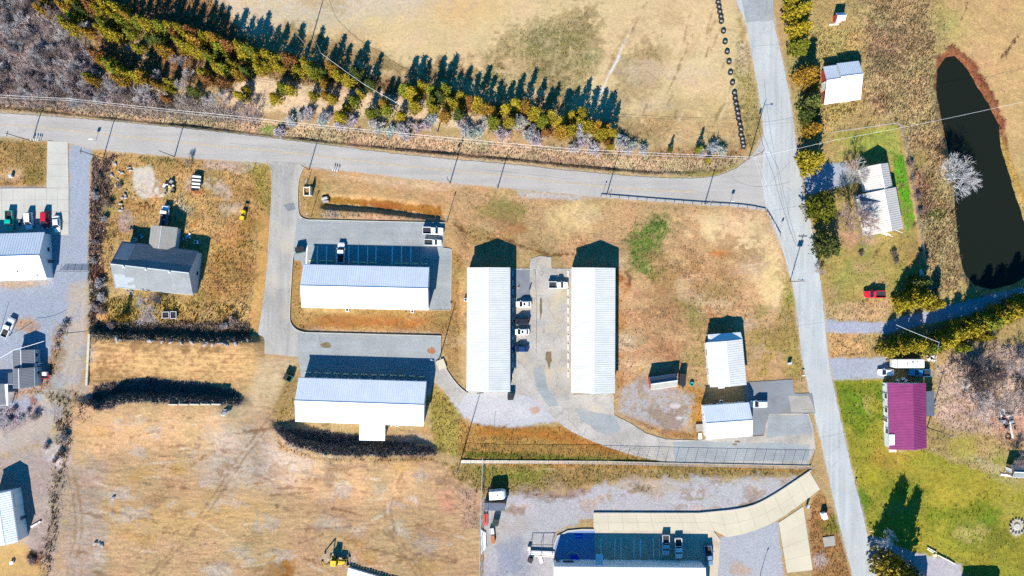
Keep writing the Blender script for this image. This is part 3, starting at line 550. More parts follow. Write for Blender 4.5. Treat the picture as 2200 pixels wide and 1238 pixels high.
F = (H-HT)/H
co = np.stack([(U-CX)*S*F, (CY-V)*S*F, HT], -1).reshape(-1, 3)
me = bpy.data.meshes.new('ground'); idx = np.arange(nu*nv).reshape(nv, nu)
quads = np.stack([idx[1:, :-1], idx[1:, 1:], idx[:-1, 1:], idx[:-1, :-1]], -1).reshape(-1, 4)
me.vertices.add(nu*nv); me.vertices.foreach_set('co', co.ravel())
me.loops.add(quads.size); me.loops.foreach_set('vertex_index', quads.ravel())
me.polygons.add(len(quads)); me.polygons.foreach_set('loop_start', np.arange(0, quads.size, 4)); me.polygons.foreach_set('loop_total', np.full(len(quads), 4))
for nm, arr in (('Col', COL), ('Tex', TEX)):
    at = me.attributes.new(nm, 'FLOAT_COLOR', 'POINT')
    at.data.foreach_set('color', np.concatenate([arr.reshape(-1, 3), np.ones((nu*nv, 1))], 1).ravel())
me.update(); me.validate()
gm = bpy.data.materials.new('ground_cover'); gm.use_nodes = True; N = gm.node_tree.nodes; L = gm.node_tree.links; b = N['Principled BSDF']
b.inputs['Roughness'].default_value = .95; b.inputs['Specular IOR Level'].default_value = .1
ac = N.new('ShaderNodeAttribute'); ac.attribute_name = 'Col'; at_ = N.new('ShaderNodeAttribute'); at_.attribute_name = 'Tex'
sp = N.new('ShaderNodeSeparateColor'); L.new(at_.outputs['Color'], sp.inputs[0]); geo = N.new('ShaderNodeNewGeometry')
def gn(scale, det, mapping=None):
    n = N.new('ShaderNodeTexNoise'); n.inputs['Scale'].default_value = scale; n.inputs['Detail'].default_value = det; n.inputs['Roughness'].default_value = .65
    src = geo.outputs['Position']
    if mapping: mp = N.new('ShaderNodeMapping'); mp.inputs['Scale'].default_value = mapping; L.new(src, mp.inputs[0]); src = mp.outputs[0]
    L.new(src, n.inputs['Vector']); return n.outputs['Fac']
def mth(op, a, bb, c=None):
    n = N.new('ShaderNodeMath'); n.operation = op
    for i, q in enumerate((a, bb, c)):
        if q is None: continue
        if isinstance(q, (int, float)): n.inputs[i].default_value = q
        else: L.new(q, n.inputs[i])
    return n.outputs[0]
r_, s_, g_ = sp.outputs[0], sp.outputs[1], sp.outputs[2]
f1 = mth('SUBTRACT', gn(1.1, 4), .5); f2 = mth('SUBTRACT', gn(2.4, 4), .5); f3 = mth('SUBTRACT', gn(1, 4, (.22, 2.2, 1)), .5)
amp1 = mth('MULTIPLY_ADD', r_, 1.6, .3); amp2 = mth('MULTIPLY_ADD', r_, 1.9, .55)
tot = mth('MULTIPLY_ADD', f1, amp1, 1.0); tot = mth('MULTIPLY_ADD', f2, amp2, tot)
tot = mth('MULTIPLY_ADD', f3, mth('MULTIPLY', s_, .9), tot); tot = mth('MULTIPLY_ADD', mth('SUBTRACT', gn(2.6, 3), .5), mth('MULTIPLY', g_, 1.1), tot)
tot = mth('MAXIMUM', tot, .15)
mx = N.new('ShaderNodeMix'); mx.data_type = 'RGBA'; mx.blend_type = 'MULTIPLY'; mx.inputs['Factor'].default_value = 1
L.new(ac.outputs['Color'], mx.inputs['A']); L.new(tot, mx.inputs['B']); L.new(mx.outputs['Result'], b.inputs['Base Color'])
bp = N.new('ShaderNodeBump'); bp.inputs['Distance'].default_value = .35; L.new(mth('MULTIPLY_ADD', r_, .7, .15), bp.inputs['Strength']); L.new(gn(2.2, 4), bp.inputs['Height']); L.new(bp.outputs[0], b.inputs['Normal'])
me.materials.append(gm)
ground = bpy.data.objects.new('ground', me); C.objects.link(ground); tag(ground, 'tan dry grass fields and gravel lots seen from above', None, None, 'structure')
# ------------------------------------------------------------------ grass tufts and weeds where the ground is rough
def sample(weight, n, seed):
    r = np.random.default_rng(seed); i0, i1 = np.searchsorted(uu, -40), np.searchsorted(uu, 2240); j0, j1 = np.searchsorted(vv, -40), np.searchsorted(vv, 1280)
    w = weight[j0:j1, i0:i1]; p = w.ravel()/w.sum(); k = r.choice(p.size, n, p=p); jj, ii = np.unravel_index(k, w.shape)
    return jj+j0, ii+i0, r
def tufts(name, label, weight, n, hmin, hmax, wid, blades, cvar, mixcol=None, seed=3, spread=.3, stick=False):
    jj, ii, r = sample(weight, n, seed)
    base = co.reshape(nv, nu, 3)[jj, ii]+np.concatenate([r.uniform(-.17, .17, (n, 2)), np.zeros((n, 1))], 1)
    col = COL[jj, ii]*r.uniform(1-cvar, 1+cvar, (n, 1))
    if mixcol is not None:
        k = r.uniform(.4, 1, (n, 1)); col = col*(1-k)+np.array(mixcol)*k*r.uniform(.6, 1.3, (n, 1))
    vs = []; cs = []
    for b_ in range(blades):
        a = r.uniform(0, 2*np.pi, n); l = r.uniform(hmin, hmax, n); w = wid*r.uniform(.6, 1.4, n)
        dx, dy = np.cos(a), np.sin(a); ln = spread*l*r.uniform(.3, 1.6, n)
        p0 = base+np.stack([-dy*w, dx*w, np.full(n, -.08)], -1); p1 = base+np.stack([dy*w, -dx*w, np.full(n, -.08)], -1); p2 = base+np.stack([dx*ln, dy*ln, l], -1)
        vs.append(np.stack([p0, p1, p2], 1)); cs.append(np.repeat(col[:, None, :]*r.uniform(.8, 1.2, (n, 1, 1)), 3, 1))
    vs = np.concatenate(vs).reshape(-1, 3); cs = np.clip(np.concatenate(cs).reshape(-1, 3), .004, .8); m = len(vs)
    me = bpy.data.meshes.new(name); me.vertices.add(m); me.vertices.foreach_set('co', vs.ravel()); me.loops.add(m); me.loops.foreach_set('vertex_index', np.arange(m))
    me.polygons.add(m//3); me.polygons.foreach_set('loop_start', np.arange(0, m, 3)); me.polygons.foreach_set('loop_total', np.full(m//3, 3))
    at = me.attributes.new('Col', 'FLOAT_COLOR', 'POINT'); at.data.foreach_set('color', np.concatenate([cs, np.ones((m, 1))], 1).ravel()); me.update()
    me.materials.append(MT['col']); o = bpy.data.objects.new(name, me); C.objects.link(o); return tag(o, label, name.replace('_', ' '), None, 'stuff')
off = ss(3, 9, pm)
tufts('dry_grass', 'short dry tan grass tufts over the fields and verges', np.clip(rough-.42, 0, 1)*off, 60000, .12, .42, .11, 3, .3)
tufts('tall_weeds', 'tall dry brown weeds in the unmown ground', np.clip(rough-.64, 0, 1)*off, 26000, .25, .6, .12, 4, .5, seed=8)
bz = np.zeros(U.shape)
for pts in ([(200, 832), (300, 812), (420, 820), (505, 838), (522, 858), (510, 872), (420, 866), (280, 864), (215, 884), (188, 870)], [(588, 915), (690, 925), (830, 944), (930, 962), (938, 976), (800, 981), (690, 977), (620, 955)], [(198, 690), (540, 694), (542, 738), (190, 735)]):
    bz = np.maximum(bz, ss(1, -8, sdpoly(U, V, pts)))
tufts('bank_brush', 'dark tangled leafless brush on the steep shaded banks', bz, 5200, .2, .65, .07, 5, .4, D(196, 178, 170), 5, .8)
tz = np.maximum(ss(6, -6, sdpoly(U, V, [(-60, -60), (130, -60), (150, 20), (200, 120), (240, 180), (420, 222), (560, 255), (560, 268), (-60, 222)])), .3*ss(6, -6, sdpoly(U, V, [(2040, 790), (2080, 760), (2240, 740), (2240, 900), (2150, 890), (2060, 830)])))
tufts('thicket_undergrowth', 'grey brown leafless undergrowth of the thicket', tz, 9000, .4, 1.6, .05, 6, .3, D(228, 210, 206), 6, .8)
# ------------------------------------------------------------------ water
mw = MB(); mw.poly(XY(POND, -.9), -.9)
wm = bpy.data.materials.new('pond_water'); wm.use_nodes = True; b = wm.node_tree.nodes['Principled BSDF']
b.inputs['Base Color'].default_value = (.009, .012, .008, 1); b.inputs['Roughness'].default_value = .08; b.inputs['Specular IOR Level'].default_value = .12
nz = wm.node_tree.nodes.new('ShaderNodeTexNoise'); nz.inputs['Scale'].default_value = 1.5; bpn = wm.node_tree.nodes.new('ShaderNodeBump'); bpn.inputs['Strength'].default_value = .05
wm.node_tree.links.new(nz.outputs['Fac'], bpn.inputs['Height']); wm.node_tree.links.new(bpn.outputs[0], b.inputs['Normal'])
tag(mw.build('pond_water', wm), 'dark still pond water beside the meadow', None, None, 'structure')
# ------------------------------------------------------------------ roads and lots
def pave(name, label, key, mat, z, amp=.8, seed=1, rag=True):
    pts = PAVE[key]; m = MB(); m.poly(XY(ragged(pts, amp, 5, seed) if rag else pts), z)
    return tag(m.build(name, MT[mat]), label, None, None, 'structure')
main_road = pave('main_road', 'grey two lane asphalt road crossing the top of the site', 'main_road', 'asphalt', .02, .9)
side_road = pave('side_road', 'pale asphalt lane running down the east side', 'side_road', 'asphalt_pale', .03, .8, 2)
drive = pave('driveway', 'worn entrance driveway from the road to the storage units', 'drive', 'asphalt_drive', .042, .7, 3)
lot_a = pave('parking_lot', 'grey asphalt parking lot above the upper long building', 'lot_a', 'asphalt_lot', .054, .25, 4)
lot_b = pave('parking_lot', 'grey asphalt parking lot above the lower long building', 'lot_b', 'asphalt_lot', .054, .25, 5)
path = pave('path', 'tan concrete ramp curving down from the lower lot', 'concrete_path', 'lot_worn', .062, .5, 6)
lot_c = pave('storage_lot', 'stained paving between the two tall white storage buildings with its curving drive', 'lot_c', 'lot_worn', .046, .6, 7)
pad_e = pave('parking_pad', 'dark weathered asphalt pad by the small white office', 'pad_e', 'asphalt_dark', .056, .5, 8)
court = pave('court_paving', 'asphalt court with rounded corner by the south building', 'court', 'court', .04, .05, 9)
lot_d = pave('parking_lot', 'striped dark asphalt parking lot along the south building', 'lot_d', 'lot_south', .04, .1, 10)
patches = [(lot_c, [(1236, 878), (1320, 894), (1330, 925), (1300, 935), (1250, 905)], 'asphalt_lot', .052), (lot_c, [(1445, 950), (1505, 948), (1740, 955), (1735, 990), (1450, 992)], 'asphalt_lot', .052), (lot_c, [(1650, 892), (1736, 892), (1744, 930), (1648, 940)], 'asphalt_lot', .058),
           (lot_c, [(1145, 790), (1168, 790), (1175, 830), (1200, 870), (1180, 875), (1150, 830)], 'asphalt_lot', .05), (drive, [(610, 440), (632, 435), (635, 450), (618, 455)], 'patch', .05), (side_road, [(1576, -100), (1658, -100), (1662, 45), (1602, 48)], 'asphalt_lot', .036),
           (lot_c, [(1100, 580), (1138, 580), (1138, 640), (1100, 640)], 'patch', .049)]
for par, pts, mat, z in patches:
    m = MB(); m.poly(XY(ragged(pts, .8, 6, 3)), z); m.build('asphalt_patch', MT[mat], par)
def ribbon(pts, w, z, par, name, mat, h=0.0):
    q = [Vector(p) for p in XY(pts)]; m = MB(); L_, R_ = [], []
    for i, p in enumerate(q):
        d = (q[min(i+1, len(q)-1)]-q[max(i-1, 0)]); d = Vector((d.x, d.y)).normalized(); n = Vector((-d.y, d.x))*w/2
        L_.append((p.x+n.x, p.y+n.y)); R_.append((p.x-n.x, p.y-n.y))
    for i in range(len(q)-1):
        if h: m.poly([L_[i], L_[i+1], R_[i+1], R_[i]], z, z+h)
        else: m.add([(*L_[i], z), (*R_[i], z), (*R_[i+1], z), (*L_[i+1], z)], [(0, 1, 2, 3)])
    return m.build(name, MT[mat], par)
CEN = smooth([(-150, 257), (0, 267), (100, 275), (200, 286), (300, 297), (420, 310), (550, 321), (700, 337), (900, 361), (1100, 378), (1300, 402), (1400, 409), (1500, 413)])
def shifted(pts, d): return [(x, y+d) for x, y in pts]
ribbon(shifted(CEN, -1.0), .17, .032, main_road, 'centre_line', 'yellow_line'); ribbon(shifted(CEN, 1.0), .17, .032, main_road, 'centre_line', 'yellow_line')
for k in range(0, len(CEN)-12, 24): ribbon(shifted(CEN[k:k+10], -8), .04, .032, main_road, 'tar_seam', 'patch')
ribbon(smooth([(1620, 330), (1560, 380), (1610, 402), (1660, 400), (1700, 390)]), .05, .05, main_road, 'tar_seam', 'patch')
for a, b_ in (((1616, 100), (1684, 95)), ((1640, 270), (1706, 262)), ((1637, 410), (1700, 345)), ((1648, 455), (1728, 440)), ((1715, 700), (1771, 692)), ((1760, 940), (1815, 930))): ribbon([a, b_], .06, .038, side_road, 'tar_seam', 'patch')
for x in (682, 702, 722.5, 750, 770, 790, 808, 843, 863, 883): ribbon([(x, 529), (x-.5, 568)], .26, .062, lot_a, 'parking_line', 'white_line')
for x, a, b_ in ((659, 528, 567),): ribbon([(660, 527), (658, 567)], .26, .062, lot_a, 'parking_line', 'white_line')
for x in (1291, 1321, 1334, 1362, 1376, 1404, 1417): ribbon([(x, 1157), (x, 1198)], .2, .048, lot_d, 'parking_line', 'white_line')
m = MB(); m.poly(XY([(1235, 1147), (1252, 1147), (1252, 1157), (1235, 1157)]), .048); m.build('blue_marking', MT['blue_paint'], court); ribbon([(1235, 1152), (1250, 1152)], .12, .052, court, 'marking_line', 'white_line')
m = MB(); m.poly(XY([(1226, 1192), (1242, 1192), (1246, 1203), (1224, 1203)]), .048); m.build('blue_marking', MT['blue_paint'], court)
ribbon([(1230+17*math.cos(t), 1203-17*math.sin(t)) for t in np.linspace(0, math.pi, 14)], .25, .04, court, 'island_kerb', 'kerb', .14)
ribbon([(1190, 1203), (1190, 1172), (1198, 1152), (1220, 1141), (1250, 1138), (1276, 1138)], .45, .03, court, 'rim_kerb', 'kerb', .2)
for a, b_ in (((1129, 636), (1240, 636)),): ribbon([(1150, 580), (1152, 640), (1153, 700), (1152, 760)], .12, .054, lot_c, 'crack', 'dirt_line')
m = MB(); m.poly(XY(ragged([(1160, 640), (1164, 640), (1165, 672), (1161, 690), (1159, 660)], .6, 4, 2)), .054); m.poly(XY(ragged([(1172, 757), (1184, 755), (1185, 775), (1180, 795), (1176, 780), (1171, 772)], 1, 4, 2)), .054); m.build('silt_stain', MT['dirt_line'], lot_c)
for cx, cy, r in ((1148, 585, 3), (1163, 587, 3.5), (1168, 712, 2)): ribbon([(cx+r*math.cos(t), cy+1.4*r*math.sin(t)) for t in np.linspace(0, 6, 12)], .1, .054, lot_c, 'crack', 'dirt_line')
m = MB(); m.poly(XY(ragged(ell(927, 754, 9, 7), .8, 4, 5)), .062); m.build('rust_stain', MT['stain'], lot_b)
m = MB(); m.poly(XY(ragged(ell(700, 742, 12, 6), 1, 4, 5)), .062); m.build('dirt_patch', MT['dirt_line'], lot_b)
for cx, cy in ((1578, 955), (1584, 949)): m = MB(); m.poly(XY(ragged(ell(cx, cy, 6, 2), .4, 3, 5)), .064); m.build('pothole_patch', MT['dirt_line'], lot_c)
# kerbs
def kerb(label, pts, w=.2, h=.15, z=0.0): return tag(ribbon(pts, w, z, None, 'kerb', 'kerb', h), label, None, None, 'structure')
kerb('pale concrete kerb round the grass island beside the entrance', smooth([(655, 355), (645, 375), (640, 400), (640, 450), (645, 467), (660, 472.5)], 2)+[(955, 479)], .18, .2)
kerb('pale concrete kerb along the strip left of the upper long building', smooth([(634, 540), (630, 548), (626, 610), (622, 680), (625, 697), (638, 710), (655, 714.5)], 2)+[(948, 722), (946, 775)], .2, .3)
kerb('pale concrete kerb on the barn side of the entrance', smooth([(572, 347), (583, 360), (586, 390), (583, 440), (576, 550)], 2), .16, .12)
kerb('concrete kerb round the end of the upper parking lot', [(952, 533), (970, 535), (969, 666), (922, 666)], .16, .12)
kerb('curved kerb of the tan ramp', smooth([(948, 770), (962, 800), (985, 830), (1004, 845)], 2), .18, .2)
kerb('dark edged kerb on top of the south concrete drive', [(1275, 1102), (1500, 1102.5)]+smooth([(1500, 1102.5), (1600, 1093), (1650, 1072), (1742, 1010)], 2), .3, .35)
# concrete slabs, each a piece
def lerp2(pts, t):
    d = [0]
    for a, b_ in zip(pts, pts[1:]): d.append(d[-1]+math.hypot(b_[0]-a[0], b_[1]-a[1]))
    s = t*d[-1]
    for i in range(len(pts)-1):
        if s <= d[i+1]+1e-9:
            k = (s-d[i])/max(d[i+1]-d[i], 1e-9); return (pts[i][0]+(pts[i+1][0]-pts[i][0])*k, pts[i][1]+(pts[i+1][1]-pts[i][1])*k)
    return pts[-1]
def slabs(name, label, ea, eb, n, mm, mat, z=.05):
    c = P(*lerp2(ea, .5), 0); root = thing(name, label, None, (c.x, c.y, 0)); root['kind'] = 'structure'
    for i in range(n):
        for j in range(mm):
            q = []
            for di, dj in ((0, 0), (1, 0), (1, 1), (0, 1)):
                a, b_ = lerp2(ea, (i+di)/n), lerp2(eb, (i+di)/n); k = (j+dj)/mm
                q.append((a[0]*(1-k)+b_[0]*k, a[1]*(1-k)+b_[1]*k))
            cx = sum(p[0] for p in q)/4; cy = sum(p[1] for p in q)/4
            q = [(cx+(x-cx)*(1-.14/max(4, abs(x-cx))), cy+(y-cy)*(1-.14/max(4, abs(y-cy)))) for x, y in q]
            m = MB(); m.poly(XY(q), -.05, z+random.uniform(-.006, .006)); m.build('slab', MT[mat], root)
    return root
slabs('concrete_drive', 'cream concrete slab drive curving down to the south building', [(1275, 1104), (1500, 1104)]+smooth([(1500, 1104), (1600, 1095), (1650, 1074), (1740, 1014)], 2), [(1275, 1140), (1535, 1141)]+smooth([(1535, 1141), (1552, 1158), (1610, 1145), (1672, 1120), (1762, 1051)], 2), 16, 2, 'concrete')
slabs('concrete_spur', 'straight cream concrete spur leading off the curved drive', [(1673, 1123), (1691, 1231)], [(1726, 1088), (1746, 1225)], 4, 1, 'concrete')
slabs('concrete_forecourt', 'pale concrete forecourt with parked cars beside the blue roofed shop', [(-20, 405), (148, 404)], [(-20, 507), (148, 505)], 7, 4, 'concrete_w')
slabs('concrete_entry', 'pale concrete entry strip down from the main road', [(102, 303), (100, 404)], [(146, 305), (148, 404)], 4, 1, 'concrete_w')
slabs('house_walk', 'worn concrete apron beside the grey pad', [(1693, 850), (1738, 850)], [(1700, 886), (1752, 886)], 2, 1, 'concrete_d', .075)
# ------------------------------------------------------------------ buildings
def gable(name, label, cat, c4, he, hr, frac=.5, roof='roof_white', wall='wall_white', rib=.6, over=.35, openings=(), thick=.1, cap='trim', vents=(), roofname='roof', north_roof=None, gut=True, group=None):
    """c4: the four eave corners a, b, c, d in the survey; the ridge runs from the middle of a-d to the middle of b-c."""
    A, B, Cc, Dd = (P(x, y, he) for x, y in c4)
    R1 = A+(Dd-A)*frac; R2 = B+(Cc-B)*frac; R1.z = R2.z = hr
    ctr = (A+B+Cc+Dd)/4; root = thing(name, label, cat, (ctr.x, ctr.y, 0), 0, group)
    u = (B-A).normalized(); w = (Dd-A).normalized()
    a, b_, c, d = A+(u+w)*over, B+(-u+w)*over, Cc-(u+w)*over, Dd+(u-w)*over
    r1 = R1+u*over; r2 = R2-u*over
    m = MB(); zb = -.3; lo = lambda p: (p.x, p.y, zb)
    kk = lambda p, ea, rr, k: p
    hw = he+(hr-he)*over/max((R1-A).length, .1)-.02; hw2 = he+(hr-he)*over/max((Dd-R1).length, .1)-.02
    hi = lambda p, z: (p.x, p.y, z); rz = hr-.03
    m.add([lo(a), lo(b_), lo(c), lo(d), hi(a, hw), hi(b_, hw), hi(c, hw2), hi(d, hw2), hi(r1, rz), hi(r2, rz)],
          [(0, 1, 5, 4), (2, 3, 7, 6), (1, 2, 6, 9, 5), (3, 0, 4, 8, 7)])
    wl = m.build('wall', MT[wall], root)
    sides = {'n': (A, B, R2, R1), 's': (Dd, Cc, R2, R1)}
    for key, (e1, e2, q2, q1) in sides.items():
        m = MB(); m.slab([e1, e2, q2, q1], thick)
        nn = (e2-e1).cross(q1-e1).normalized(); nn = nn if nn.z > 0 else -nn
        if rib:
            L_ = (e2-e1).length; n = int(L_/rib); ux = (e2-e1).normalized()
            for k in range(1, n):
                s = k/n; p = e1.lerp(e2, s)+nn*(thick-.004); q = q1.lerp(q2, s)+nn*(thick-.004); h_ = nn*.06; x = ux*.06
                m.add([p-x, p+x, q+x, q-x, p+h_, q+h_], [(0, 4, 5, 3), (4, 1, 2, 5), (0, 1, 4)])
        m.build('roof', MT[(north_roof or roof) if key == 'n' else roof], root)
    m = MB(); m.tube(R1+Vector((0, 0, thick-.02)), R2+Vector((0, 0, thick-.02)), .13, .13, 6); m.build('ridge_cap', MT[cap], root)
    if gut:
        for e1, e2, dv in ((A, B, -w), (Dd, Cc, w)):
            m = MB(); m.tube(e1+dv*.08-Vector((0, 0, .06)), e2+dv*.08-Vector((0, 0, .06)), .08, .08, 5); m.build('gutter', MT[cap], root)
    for (nm, side, s, wd, z0, ht, mat) in openings:
        p, q = {'n': (a, b_), 's': (d, c), 'e': (b_, c), 'w': (a, d)}[side]
        o = {'n': -w, 's': w, 'e': u, 'w': -u}[side]; dv = (q-p); dv.z = 0; pos = p.lerp(q, s)+o*.03; L_ = dv.normalized()
        mm_ = MB(); ang = math.atan2(L_.y, L_.x); mm_.box((pos.x, pos.y, z0+ht/2), (wd, .1, ht), ang); part = mm_.build(nm, MT[mat], root)
        f = MB(); e = L_*(wd/2+.06)
        for sg in (-1, 1): f.box((pos.x+e.x*sg+o.x*.03, pos.y+e.y*sg+o.y*.03, z0+ht/2), (.1, .13, ht+.1), ang)
        f.box((pos.x+o.x*.03, pos.y+o.y*.03, z0+ht+.06), (wd+.2, .13, .1), ang); f.build('frame', MT['trim'], part)
        if 'door' in nm and wd < 1.5: h = MB(); h.box((pos.x+o.x*.08+e.x*.7, pos.y+o.y*.08+e.y*.7, z0+1), (.05, .08, .16), ang); h.build('handle', MT['galv'], part)
    for (s, t) in vents:
        p = Dd.lerp(Cc, s).lerp(R1.lerp(R2, s), t); m = MB(); m.tube(p, p+Vector((0, 0, .55)), .16, .16, 8); m.tube(p+Vector((0, 0, .55)), p+Vector((0, 0, .7)), .28, .2, 8); m.build('roof_vent', MT['trim'], root)
    root['_r'] = [R1.x, R1.y, R1.z, R2.x, R2.y, R2.z]; del root['_r']
    return root
def roll(side, n, wd=2.6, ht=2.5, mat='slate'): return [('roller_door', side, (k+.5)/n, wd, 0, ht, mat) for k in range(n)]
def units(side, n): 
    out = []
    for k in range(n): out += [('door', side, (k+.3)/n, .95, 0, 2.1, 'slate'), ('window', side, (k+.68)/n, 1.3, .95, 1.1, 'window')]
    return out
SL = dict(over=.3)
gable('storage_building', 'long white metal building behind the upper parking lot with its striped bays', 'building', [(652, 568.5), (922, 575), (920, 665.5), (648, 660)], 4.2, 6.2, openings=units('n', 10)+[('door', 'e', .5, 1, 0, 2.1, 'slate'), ('window', 's', .25, 1.2, 1, 1, 'window'), ('window', 's', .75, 1.2, 1, 1, 'window')], **SL)
b2 = gable('storage_building', 'long white metal building behind the lower lot with a small annex on its south side', 'building', [(642, 812), (916, 820.5), (910, 915), (635, 905)], 4.2, 6.2, openings=units('n', 11)+[('door', 'e', .5, 1, 0, 2.1, 'slate')], **SL)
m = MB(); q = [P(773, 908, 3.9), P(827, 910, 3.9), P(827, 947, 3.3), P(772, 946, 3.3)]; m.slab(q, .1); m.build('annex_roof', MT['roof_white'], b2)
m = MB(); m.poly([tuple(p[:2]) for p in (P(776, 911, 3.4), P(824, 912, 3.4), P(824, 944, 3.4), P(775, 943, 3.4))], -.3, 3.25); m.build('annex_wall', MT['wall_white'], b2)
gable('storage_building', 'tall narrow white roofed storage building on the west side of the stained lot', 'building', [(1095, 575), (1095, 842), (1003.5, 840), (1005, 575)], 4.3, 5.9, roof='roof_white2', openings=roll('n', 18)+roll('s', 18), **SL)
gable('storage_building', 'tall narrow white roofed storage building on the east side of the stained lot', 'building', [(1321, 576), (1320, 845), (1228.5, 844), (1229.5, 575)], 4.0, 5.5, roof='roof_white2', openings=roll('n', 18)+roll('s', 18), **SL)
b5 = gable('office_building', 'white workshop with a lean-to porch on its north end above the small office', 'building', [(1594, 729), (1603, 827), (1527, 832), (1519, 736)], 3.6, 4.7, frac=.5, roof='roof_white2', openings=[('window', 'n', .3, 1.2, 1, 1, 'window'), ('window', 's', .25, 1.2, 1, 1, 'window'), ('window', 's', .7, 1.2, 1, 1, 'window'), ('door', 'e', .4, 1, 0, 2.1, 'slate')], **SL)
e = [P(1521, 719, 2.9), P(1591, 714, 2.9), P(1595, 729, 3.55), P(1533, 734.5, 3.55)]; m = MB(); m.slab(e, .08); m.slab([P(1521, 719, 2.9), P(1533, 734.5, 3.55), P(1522, 736, 2.9)], .08); m.build('porch_roof', MT['roof_white'], b5)
for x, y in ((1523, 721), (1546, 719), (1568, 717), (1589, 716)): p = P(x, y, 2.8); m = MB(); m.box((p.x, p.y, 1.4), (.14, .14, 2.8)); m.build('porch_post', MT['trim'], b5)
m = MB(); m.slab([P(1542, 830, 2.7), P(1556, 829, 2.7), P(1557, 834, 2.4), P(1543, 835, 2.4)], .06); m.build('awning', MT['galv'], b5)
gable('office_building', 'small white office with a pale blue north slope below the workshop', 'building', [(1511, 872), (1609, 865), (1616, 936), (1517, 943)], 3.5, 5.1, openings=[('door', 'n', .3, 1, 0, 2.1, 'slate'), ('window', 'n', .7, 1.4, 1, 1, 'window'), ('window', 'w', .4, 1.2, 1, 1, 'window'), ('door', 's', .5, 1, 0, 2.1, 'slate'), ('window', 'e', .5, 1.2, 1, 1, 'window')], **SL)
gable('garden_shed', 'small shed with red west wall and grey roof on the gravel patch', 'shed', [(1395, 812), (1452.5, 804), (1455.5, 829), (1398, 837)], 2.5, 3.5, roof='shingle_tan', north_roof='shingle_dark', wall='wall_red', rib=0, openings=[('door', 's', .5, 1.6, 0, 1.9, 'trim')], over=.15)
barn = gable('grey_barn', 'big weathered grey shingle barn with a small front wing among dry weeds', 'barn', [(262, 519), (425.5, 541), (415, 633.5), (247, 617)], 3.2, 7.0, roof='shingle', wall='wall_grey', rib=0, over=.3, cap='wall_grey', vents=((.18, .93), (.46, .93), (.76, .93)), openings=[('window', 'e', .5, 1.2, 1.2, 1.2, 'window'), ('door', 'n', .8, 1, 0, 2.1, 'slate'), ('window', 's', .3, 1.2, 1, 1.2, 'window'), ('window', 's', .7, 1.2, 1, 1.2, 'window')])
A, B, Cc, Dd = (P(x, y, 3.2) for x, y in [(262, 519), (425.5, 541), (415, 633.5), (247, 617)]); R1 = (A+Dd)/2; R2 = (B+Cc)/2; R1.z = R2.z = 7.0
def onslope(e1, e2, s, t, up=.12): p = e1.lerp(e2, s).lerp(R1.lerp(R2, s), t); return p+Vector((0, 0, up))
m = MB(); m.slab([onslope(Dd, Cc, .02, .03), onslope(Dd, Cc, .27, .03), onslope(Dd, Cc, .27, .5), onslope(Dd, Cc, .16, .5), onslope(Dd, Cc, .16, .6), onslope(Dd, Cc, .02, .6)], .03); m.build('shingle_patch', MT['shingle_patch'], barn)
m = MB(); m.slab([onslope(A, B, .03, .05), onslope(A, B, .2, .05), onslope(A, B, .2, .75), onslope(A, B, .03, .75)], .03); m.build('shingle_patch', MT['shingle_patch'], barn)
gable('barn_wing', 'low tan shingled wing in front of the weathered grey barn', 'shed', [(380.5, 489), (374, 538), (320, 532), (326, 484.5)], 2.9, 4.3, roof='shingle_tan', wall='wall_grey', rib=0, over=.2, cap='wall_grey', openings=[('door', 'w', .5, 2.2, 0, 2.1, 'trim')])
b9 = gable('shop_building', 'large blue and white metal roofed shop at the west edge', 'building', [(-130, 507), (96, 499.5), (101, 599.5), (-130, 606)], 3.0, 5.6, over=.3, rib=.7, wall='wall_white', openings=[('roller_door', 'n', .3+.12*k, 3, 0, 2.7, 'trim') for k in range(5)]+[('window', 'e', .35, 1.2, 1, 1, 'window'), ('door', 'e', .62, 1, 0, 2.1, 'slate')], vents=((.75, .3), (.92, .12)))
gable('grey_shed', 'grey roofed shed at the top of the west yard huts', 'shed', [(72.5, 751.5), (73.5, 790), (28, 793), (27, 753)], 2.8, 3.6, roof='shingle_dark', wall='wall_grey', rib=.4, over=.2, openings=[('window', 'n', .3, 1, 1, 1, 'window'), ('window', 'n', .8, 1, 1, 1, 'window'), ('door', 'w', .5, 1, 0, 2, 'slate')])
gable('grey_shed', 'taller grey roofed shed with white edged eave below the first west yard hut', 'shed', [(72.5, 789.5), (73.5, 831.5), (29.5, 835), (28.5, 792)], 3.4, 4.5, frac=.58, roof='shingle_dark', wall='wall_grey', rib=.4, over=.2, openings=[('window', 'n', .3, 1, 1, 1, 'window'), ('door', 'e', .5, 1, 0, 2, 'slate')])
def leanto(name, label, cat, c4, z1, z2, roof, post='trim', posts=True, ribs=True):
    q = [P(*c4[0], z1), P(*c4[1], z1), P(*c4[2], z2), P(*c4[3], z2)]; c = sum(q, Vector())/4; r = thing(name, label, cat, (c.x, c.y, 0))
    m = MB(); m.slab(q, .08)
    if ribs:
        for k in range(1, int((q[1]-q[0]).length/.5)):
            s = k*.5/(q[1]-q[0]).length; m.tube(q[0].lerp(q[1], s)+Vector((0, 0, .08)), q[3].lerp(q[2], s)+Vector((0, 0, .08)), .035, .035, 3)
    m.build('roof', MT[roof], r)
    for p in q:
        m = MB(); pp = p+(c-p)*.06; m.tube((pp.x, pp.y, -.1), (pp.x, pp.y, p.z-.03), .07, .07, 6); m.build('post', MT[post], r)
    m = MB(); m.tube(q[0]-Vector((0, 0, .08)), q[1]-Vector((0, 0, .08)), .06); m.tube(q[3]-Vector((0, 0, .08)), q[2]-Vector((0, 0, .08)), .06); m.build('beam', MT[post], r)
    return r
